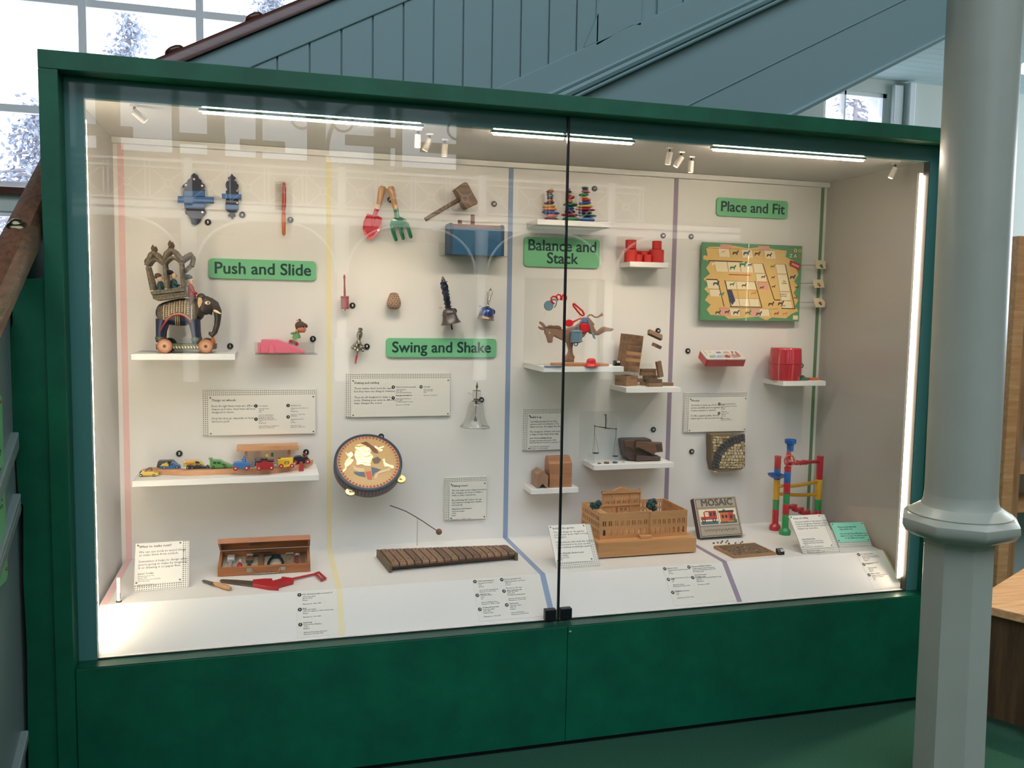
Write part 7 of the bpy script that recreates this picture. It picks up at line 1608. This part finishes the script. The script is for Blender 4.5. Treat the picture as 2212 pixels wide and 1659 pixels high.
yb1 = min(D - .01, ym0 + dm + .03)
G().box((xb0, yb0, zb), (xb1, yb1, ztb), .001).ob('base_block', m_mod2, t)
G().box((xb0 + .02, yb0 + .02, SH + .0003), (xb1 - .03, yb1 - .02, zb)).ob('base_foot', mat('dark_foot', C(40, 30, 24), .8), t)
def wall(T, W_, Hh, th, rows, nm='wall', cap=True):
    """pierced wall in local x (length), z (height): rows = (z0, z1, [(x0, x1)...], arched)"""
    g = G(T); z = 0
    for (z0, z1, wins, arch) in rows:
        if z0 > z: g.box((0, 0, z), (W_, th, z0))
        x = 0
        for (a, b) in wins:
            g.box((x, 0, z0), (a, th, z1)); x = b
            if arch:
                r = (b - a) / 2; m_ = (a + b) / 2
                for s in (-1, 1): g.prism([(m_ + s * r, z1 - r), (m_ + s * r, z1), (m_, z1), (m_ + s * r * .5, z1 - r * .13), (m_ + s * r * .87, z1 - r * .5)], 0, th)
        g.box((x, 0, z0), (W_, th, z1)); z = z1
    g.box((0, 0, z), (W_, th, Hh))
    return g.ob(nm, m_mod, t)
def wins(W_, n, m0, m1, pair):
    r = []; p = (W_ - m0 - m1) / n
    for i in range(n):
        c = m0 + p * (i + .5)
        if pair: r += [(c - p * .30, c - p * .06), (c + p * .06, c + p * .30)]
        else: r.append((c - p * .22, c + p * .22))
    return r
def facade(T, W_, n): return wall(T, W_, hw, .005, [(hw * .14, hw * .37, wins(W_, n, .006, .006, False), True), (hw * .50, hw * .70, wins(W_, n, .006, .006, True), True)])
Ws = Wm * .565
facade(Matrix.Translation((x0m, ym0, ztb)), Ws, 8); facade(Matrix.Translation((x0m + Ws + .003, ym0 - .008, ztb)), Wm - Ws - .003, 7)
G().box((x0m + Ws - .002, ym0 - .006, ztb), (x0m + Ws + .004, ym0 + .03, ztb + hw), 0).ob('corner_pier', m_mod, t)
G().box((x0m + Ws * .78, ym0 - .028, ztb), (x0m + Ws + .002, ym0 - .001, ztb + hw * .11), .0008).ob('entrance_step', m_mod, t)
Rz = lambda x, y: Matrix.Translation((x, y, ztb)) @ Euler((0, 0, R_(90))).to_matrix().to_4x4()
rows3 = lambda W_, n: [(hw * .14, hw * .32, wins(W_, n, .006, .006, True), True), (hw * .42, hw * .60, wins(W_, n, .006, .006, True), True), (hw * .70, hw * .86, wins(W_, n, .006, .006, True), True)]
wall(Rz(x0m + .005, ym0 + .005), dm - .01, hw, .005, rows3(dm - .01, 8)); wall(Rz(x0m + Wm, ym0), dm - .005, hw, .005, rows3(dm - .005, 8))
wall(Rz(x0m + .034, ym0 + .02), dm - .05, hw * .94, .004, rows3(dm - .05, 7)); G().box((x0m + .003, ym0 + .005, ztb + hw - .004), (x0m + .034, ym0 + dm - .03, ztb + hw)).ob('wing_roof', m_mod, t)
wall(Matrix.Translation((x0m, ym0 + dm - .005, ztb)), Wm, hw, .005, rows3(Wm, 12))
# pedimented front across the court
yp = ym0 + dm * .72; Rp = zm(1240, 1040, 4.536, yp); ps = Rp((272, 300), (648, 290), (262, 98), (458, 52)); xp0, xp1, zpt, zpk = ps[0][0], ps[1][0], ps[2][1], ps[3][1]; Wp = xp1 - xp0; Hp = zpt - ztb
wall(Matrix.Translation((xp0, yp, ztb)), Wp, Hp, .006, [(.008, Hp * .30, wins(Wp, 8, .01, .01, True)[:4] + wins(Wp, 8, .01, .01, True)[12:], False), (Hp * .32, Hp * .56, wins(Wp * 1.0, 3, Wp * .33, Wp * .33, False), True), (Hp * .66, Hp * .78, wins(Wp, 6, .012, .012, True), False)], 'pedimented_front')
G().prism([(xp0 - .002, zpt), (xp0 + Wp * .27, zpt), (xp0 + Wp * .5, zpk), (xp0 + Wp * .76, zpt), (xp1 + .002, zpt), (xp1 + .002, zpt - .012), (xp0 - .002, zpt - .012)], yp - .004, yp + .01, .0006).ob('pediment', m_mod, t)
g = G()
for f in (.0, .27, .73, .985): g.box((xp0 + Wp * f - .002, yp - .003, ztb), (xp0 + Wp * f + .003, yp + .001, zpt))
g.box((xp0, yp - .0035, ztb + Hp * .60), (xp1, yp, ztb + Hp * .63)); g.box((xp1 - .006, yp, zpt), (xp1 + .002, yp + .008, zpt + .005)); g.ob('pilasters', m_mod, t)
m_mtree = mat('dark_blue_green_foam', C(48, 74, 72), .9, bump=.8, bscale=250)
for (x, z, rr_) in ((185, 232, .014), (240, 215, .014), (215, 268, .018), (768, 228, .027)):
    yt_ = ym0 + dm * (.42 if x < 300 else .55); q = at(1240 + x / 4.536, 1040 + z / 4.536, yt_); rn = random.Random(x)
    tr = G()
    for i in range(26):
        d = Vector((rn.gauss(0, 1), rn.gauss(0, 1), rn.gauss(0, 1))).normalized() * rr_ * .72; tr.ball((q.x + d.x, yt_ + d.y, q.z + d.z), rr_ * rn.uniform(.28, .42), 7, 5)
    tr.cyl((q.x, yt_, ztb), (q.x, yt_, q.z), .002, 6); tag(tr.ob('model_tree', m_mtree, t), 'dark green model tree')

# ------------------------------------------------------------------ mosaic game box, tray and cubes
m_mox = mat('maroon_box_side', C(74, 30, 36), .4); m_mof = mat('grey_box_paper', C(168, 156, 138), .6)
zbx = SH + .010
A_, B_ = atz(1512.9, 1162.5, zbx), atz(1605.6, 1156, zbx); ex = (B_ - A_).normalized(); best = None
for th in range(4, 70):
    up = Vector((0, sin(R_(th)), cos(R_(th)))); n_ = ex.cross(up); p = ray_plane(1501.1, 1076, A_, n_); q = ray_plane(1587.7, 1072, A_, n_); e = abs((p - A_).dot(ex)) + abs((q - B_).dot(ex))
    if best is None or e < best[0]: best = (e, up, ((p - A_).dot(up) + (q - B_).dot(up)) / 2)
up, hm = best[1], best[2]; wm = (B_ - A_).length; n_ = ex.cross(up); T = frame_T(A_, ex, up)
t = thing('mosaic_box', (A_ + B_) / 2, 'mosaic game box with picture lid leaning on a clear stand', 'game box')
G(T).box((0, 0, -.032), (wm, hm, -.001), .001).ob('box_tray', m_mox, t)
G(T).box((.001, .001, -.002), (wm - .001, hm - .001, .0), .0004).ob('box_front', m_mof, t)
def mrect(x0, y0, x1, y1, mm, nm, h=.0004): return G(T).box((x0 * wm, y0 * hm, 0), (x1 * wm, y1 * hm, h)).ob(nm, mm, t)
m_mln = mat('dark_box_line', C(84, 66, 56), .6)
for (x0, y0, x1, y1) in ((.03, .03, .97, .045), (.03, .955, .97, .97), (.03, .03, .042, .97), (.958, .03, .97, .97), (.04, .735, .96, .745), (.04, .27, .96, .28)): mrect(x0, y0, x1, y1, m_mln, 'border_line')
text('MOSAIC', .03, T @ Matrix.Translation((wm * .52, hm * .86, .0006)), mat('grey_title', C(88, 78, 70), .6), t, 'title_lettering', 'CENTER', .035, valign='CENTER', fit=wm * .72)
mrect(.07, .31, .49, .70, m_bcream, 'picture_panel'); mrect(.51, .31, .93, .70, m_bcream, 'picture_panel')
def mp(x0, y0, x1, y1, c, nm, h=.0007): return mrect(x0, y0, x1, y1, c, nm, h)
m_pr = mat('print_red', C(186, 58, 46), .5); m_po = mat('print_orange', C(204, 104, 54), .5); m_pb = mat('print_blue', C(70, 98, 112), .5); m_pk = mat('print_black', C(44, 42, 42), .5); m_pg = mat('print_green', C(70, 106, 66), .5); m_py = mat('print_yellow', C(208, 186, 84), .5)
for r_ in ((.08, .32, .48, .40, m_pb), (.17, .44, .47, .64, m_pr), (.09, .44, .20, .52, m_pr), (.20, .52, .28, .63, m_bcream), (.23, .56, .25, .60, m_pk), (.31, .53, .36, .62, m_pk), (.39, .53, .44, .62, m_pk), (.20, .63, .46, .66, m_pr)): mp(*r_[:4], r_[4], 'printed_bus', .0007 + .0002 * (r_[4] in (m_pk, m_bcream)))
for cx_ in (.15, .39): G(T).lathe([(.009, .0006), (.009, .0011)], (cx_ * wm, .425 * hm, 0), 14).ob('printed_wheel', m_pk, t); G(T).lathe([(.004, .001), (.004, .0013)], (cx_ * wm, .425 * hm, 0), 10).ob('printed_hub', m_bcream, t)
for r_ in ((.52, .32, .92, .37, m_pb), (.54, .36, .74, .60, m_po), (.74, .38, .86, .60, m_pr), (.52, .60, .88, .65, m_pk), (.70, .34, .86, .38, m_py), (.84, .34, .92, .42, m_pg), (.58, .46, .63, .54, m_pk), (.66, .46, .71, .54, m_pk), (.77, .44, .83, .53, m_pk), (.86, .42, .90, .54, m_pg), (.62, .65, .68, .68, m_pg)): mp(*r_[:4], r_[4], 'printed_house', .0007 + .0002 * (r_[4] == m_pk))
g = G(T)
for k in range(2):
    g.tube([(wm * (.12 + .76 * i / 40), hm * (.17 + .012 * k + .025 * sin(i * 1.7 + k) * (1 if i % 7 else 2)), .0006) for i in range(41)], .0009, 4)
g.ob('ornament_script', mat('faint_brown_print', C(142, 124, 106), .6), t)
g = G(T); g.box((-.004, -.006, -.036), (wm + .004, -.001, .012), .001); g.box((-.004, -.006, .008), (wm + .004, .004, .012), .001); tag(g.ob('clear_lip', m_acry, t), 'clear stand lip')
P0 = T @ Vector((wm / 2, hm * .75, -.034)); g = G(); g.prism([((T @ Vector((0, -.004, -.034))).y, SH + .0003), (P0.y + .05, SH + .0003), (P0.y, P0.z)], P0.x - .03, P0.x - .027, ax='x'); g.ob('stand_strut', m_acry, t)
g = G(); c0 = T @ Vector((0, -.006, -.01)); g.box((c0.x, c0.y - .008, SH + .0003), (c0.x + wm, c0.y + .03, c0.z + .001)); g.ob('stand_foot', m_acry, t)
R6 = lambda x, z, h: atz(1480 + x / 5.773, 1060 + z / 5.773, h)
zr = SH + .012; FLt, FRt, BLt, BRt = R6(610, 812, zr), R6(1150, 768, zr), R6(368, 683, zr), R6(886, 655, zr)
ex = (FRt - FLt).normalized(); wtr = ((FRt - FLt).length + (BRt - BLt).length) / 2; ey = (BLt - FLt); ey = (ey - ex * ey.dot(ex)); dtr = ey.length; shx = (BLt - FLt).dot(ex); 
T = frame_T(Vector((FLt.x, FLt.y, SH)), ex, ey)
t = thing('mosaic_tray', (T @ Vector((wtr / 2, dtr / 2, 0))), 'shallow pale wooden tray filled with rows of tiny mosaic cubes', 'tray')
g = G(T); g.box((0, 0, .0002), (wtr, dtr, .004)); g.box((0, 0, .003), (wtr, .006, .012), .0008); g.box((0, dtr - .006, .003), (wtr, dtr, .012), .0008); g.box((0, .006, .003), (.006, dtr - .006, .012), .0008); g.box((wtr - .006, .006, .003), (wtr, dtr - .006, .012), .0008); g.ob('tray_frame', wood('tray_wood', C(190, 144, 98), C(164, 120, 80), .5, 4, 0), t)
cubes = [G(T) for _ in range(4)]; nx, ny = 24, 13; sx, sy = (wtr - .016) / nx, (dtr - .016) / ny; rr = random.Random(21)
for i in range(nx):
    for j in range(ny):
        x, y = .008 + sx * (i + .5), .008 + sy * (j + .5); k = rr.choice((0, 0, 1, 1, 2, 3)) if 3 < i < 20 and 3 < j < 11 else rr.choice((0, 1, 0))
        if rr.random() < .06: continue
        cubes[k].box((x - sx * .42, y - sy * .42, .004), (x + sx * .42, y + sy * .42, .0088 + rr.random() * .0012))
for g, cl, nm in zip(cubes, (C(136, 110, 86), C(112, 94, 82), C(160, 128, 96), C(98, 76, 66)), ('brown', 'grey brown', 'tan', 'dark brown')):
    o = g.ob('mosaic_cubes', mat('cube_' + nm.replace(' ', '_'), cl, .6), t); o['kind'] = 'stuff'
for k, (x, z, lab) in enumerate(((355, 652, 'first from the courtyard model'), (405, 645, 'second from the courtyard model'), (447, 648, 'third from the courtyard model'), (462, 628, 'dark and set back, third from the model'), (510, 642, 'leaning against another before the game box'), (528, 622, 'raised behind the leaning pair'), (545, 655, 'on the outer side of the leaning pair'), (627, 650, 'standing alone before the game box'), (692, 650, 'lower of the outermost pair'), (712, 635, 'upper of the outermost pair'))):
    p = R6(x, z + 12, SH); T = Matrix.Translation((p.x, p.y, SH + .0035)) @ Euler((0, 0, R_(17 * k))).to_matrix().to_4x4()
    tag(G(T).cbox((0, 0, 0), (.0062, .0062, .0066), .0004).ob('mosaic_cube', mat('loose_cube_wood', C(150, 126, 100), .6) if k % 3 else mat('cube_dark', C(96, 84, 72), .6)), 'tiny loose mosaic cube, ' + lab, 'mosaic cube', 'loose mosaic cubes')

# ------------------------------------------------------------------ marble run
m_mr = mat('marble_red', C(186, 28, 44), .25, coat=.3); m_mb = mat('marble_blue', C(26, 96, 176), .25, coat=.3); m_my = mat('marble_yellow', C(226, 174, 40), .28, coat=.3); m_mg = mat('marble_green', C(42, 140, 74), .28, coat=.3)
R7 = lambda x, z: (1640 + x / 3.6625, 930 + z / 3.6625)
Lb, Mb = atz(*R7(123, 785), SH), atz(*R7(202, 822), SH); Yr = .585
t = thing('marble_run', (Mb.x, Mb.y + .05, SH), 'tall red, blue, yellow and green plastic marble run on three columns', 'marble run')
def colm(px, Yc, segs, foot=None, r=.0148, xt=None):
    x = px
    for (v0, v1, mm, nm) in segs:
        z1, z0 = at(*R7(200, v0), Yc), at(*R7(200, v1), Yc)
        za, zb_ = z1.z, z0.z
        if nm == 'foot': zb_ = SH + .0003
        pr = [(r * .97, zb_), (r, zb_ + .001), (r, za - .001), (r * .97, za)]
        if nm == 'foot': pr = [(r * 1.75, zb_), (r * 1.78, zb_ + .002), (r * 1.78, zb_ + .016), (r * 1.6, zb_ + .022), (r * 1.05, zb_ + .030), (r, zb_ + .034), (r, za - .001), (r * .97, za)]
        G().lathe(pr, (x, Yc, 0), 28).ob('column_foot' if nm == 'foot' else 'column_segment', mm, t, 40)
    za = at(*R7(200, segs[0][0]), Yc).z; G().lathe([(r * 1.08, za - .004), (r * 1.1, za - .001), (r * 1.02, za + .002), (r * .8, za + .002), (r * .8, za - .004)], (x, Yc, 0), 28).ob('column_collar', segs[0][2], t, 40)
Lx, Mx = Lb.x, Mb.x; Rx = at(*R7(478, 300), Yr).x
colm(Lx, Lb.y, ((203, 300, m_mr, 's'), (300, 385, m_mb, 's'), (385, 540, m_my, 's'), (540, 620, m_mg, 's'), (620, 785, m_mr, 'foot')))
colm(Mx, Mb.y, ((292, 326, m_mr, 's'), (326, 412, m_mb, 's'), (412, 500, m_mr, 's'), (500, 580, m_mg, 's'), (580, 662, m_mr, 's'), (662, 822, m_mg, 'foot')))
colm(Rx, Yr, ((216, 397, m_mr, 's'), (397, 556, m_my, 's'), (556, 643, m_mg, 's'), (643, 770, m_mr, 'foot')), r=.0155)
def pm(x, z, Y=None): Y = Mb.y if Y is None else Y; return at(*R7(x, z), Y)
zc = lambda v, Y: at(*R7(300, v), Y).z
# blue bowl joining the two front columns
zb1 = zc(345, Lb.y); g = G(); cx, cy = Lx - .018, Lb.y - .012; g.lathe([(.006, -.012), (.018, -.010), (.032, .0), (.036, .008), (.034, .008), (.030, .001), (.017, -.007), (.006, -.008)], (cx, cy, zb1), 32, cap=False)
g.ob('swirl_bowl', m_mb, t, 60)
def chute(a, b, mm, nm, w=.009, sag=0, n=8, extra=None):
    a, b = Vector(a), Vector(b); d = b - a; d.z = 0; d.normalize(); s_ = Vector((-d.y, d.x, 0)); g = G()
    prof = [(-w, .007), (-w * 1.0, 0), (-w * .6, -.006), (0, -.008), (w * .6, -.006), (w, 0), (w, .007), (w * .82, .007), (w * .82, .001), (w * .45, -.004), (0, -.0055), (-w * .45, -.004), (-w * .82, .001), (-w * .82, .007)]
    rings = []
    for i in range(n + 1):
        f = i / n; c = a.lerp(b, f) + Vector((0, 0, -sag * sin(pi * f)))
        if extra: c += extra(f, s_)
        rings.append([g._v(c + s_ * p[0] + Vector((0, 0, p[1]))) for p in prof])
    for i in range(n):
        for k in range(len(prof)): g.b.faces.new((rings[i][k], rings[i][(k + 1) % len(prof)], rings[i + 1][(k + 1) % len(prof)], rings[i + 1][k]))
    g.b.faces.new(rings[0]); g.b.faces.new(rings[-1][::-1]); return g.ob(nm, mm, t, 50)
chute((cx + .02, cy - .006, zb1 - .008), (Mx - .006, Mb.y, zc(352, Mb.y)), m_mb, 'bowl_outlet', .010)
chute((Mx + .012, Mb.y, zc(437, Mb.y)), (Rx - .012, Yr, zc(412, Yr)), m_my, 'yellow_chute', .008, .004)
chute((Lx + .012, Lb.y + .002, zc(495, Lb.y)), (Rx - .012, Yr - .002, zc(512, Yr)), m_my, 'yellow_chute', .008, .004)
chute((Lx + .012, Lb.y, zc(432, Lb.y)), (Mx - .012, Mb.y + .01, zc(440, Mb.y)), m_my, 'yellow_chute', .008)
# red stair chute
a = Vector((Mx + .012, Mb.y, zc(600, Mb.y))); b = Vector((Rx - .012, Yr, zc(668, Yr))); g = G(); N = 4
for i in range(N):
    p, q = a.lerp(b, i / N), a.lerp(b, (i + 1) / N); z = a.z + (b.z - a.z) * i / (N - 1); d = (b - a); d.z = 0; d.normalize(); s_ = Vector((-d.y, d.x, 0)) * .010
    for (zl_, zh_, f0, f1) in ((z - .010, z + .006, 0, 1), (z - .026, z - .009, .75, 1.02)):
        P4 = [p.lerp(q, f0) - s_, p.lerp(q, f1) - s_, p.lerp(q, f1) + s_, p.lerp(q, f0) + s_]; g.prism([(k.x, k.y) for k in P4], zl_, zh_, .001, ax='z')
g.ob('stair_chute', m_mr, t)
# upper red twisted chute, wheel and funnel
zt_ = zc(258, Mb.y); a = Vector((Mx + .012, Mb.y, zt_)); b = Vector((Rx - .01, Yr, zc(250, Yr)))
g = G(); d = b - a; P_ = [a + d * f for f in (0, .15, .3)]
g.tube([a, a + d * .12, a + d * .22, a + d * .34, a + d * .46, a + d * .58, a + d * .70, a + d * .85, b], [.008, .008, .011, .0095, .012, .0095, .0085, .0085, .010], 12); g.ob('twisted_chute', m_mr, t, 60)
g = G(); sp = [a + d * (.2 + .45 * i / 24) + Vector((0, .010 * cos(i * .55), .010 * sin(i * .55))) for i in range(25)]; g.tube(sp, .0035, 6); g.ob('spiral_rib', m_mr, t, 60)
ctr = Vector((Mx - .004, Mb.y - .016, zc(232, Mb.y)))
g = G(); g.torus(ctr, .025, .0032, 'y', 28, 8)
for k in range(5): w = 2 * pi * k / 5 + .3; g.cyl(ctr, ctr + Vector((.025 * cos(w), 0, .025 * sin(w))), .0022, 6)
g.cyl(ctr + Vector((0, -.004, 0)), ctr + Vector((0, .02, 0)), .006, 12); g.ob('paddle_wheel', m_mr, t, 50)
ctr2 = Vector((Mx + .019, Mb.y + .004, zc(232, Mb.y) - .002)); g = G(); g.torus(ctr2, .024, .0012, 'y', 28, 6)
for k in range(5): w = 2 * pi * k / 5; g.cyl(ctr2, ctr2 + Vector((.024 * cos(w), 0, .024 * sin(w))), .001, 5)
g.ob('wire_wheel', mat('orange_yellow_plastic', C(232, 176, 88), .3), t)
zf = zc(160, Mb.y); G().lathe([(.0105, zc(292, Mb.y)), (.0105, zf - .015), (.009, zf)], (Mx + .002, Mb.y, 0), 20).ob('stem_tube', m_mr, t, 50)
zfu = zc(68, Mb.y); fh = zfu - zf; G().lathe([(.0145, zf), (.0155, zf + fh * .5), (.0175, zf + fh * .58), (.0255, zf + fh * .68), (.0258, zfu - .003), (.0265, zfu - .001), (.0255, zfu), (.0225, zfu), (.022, zf + fh * .72), (.012, zf + fh * .5)], (Mx + .008, Mb.y, 0), 32, cap=False).ob('funnel', m_mb, t, 40)
G().lathe([(.0005, zf + .001), (.0145, zf)], (Mx + .008, Mb.y, 0), 32, cap=False).ob('funnel_floor', m_mb, t)
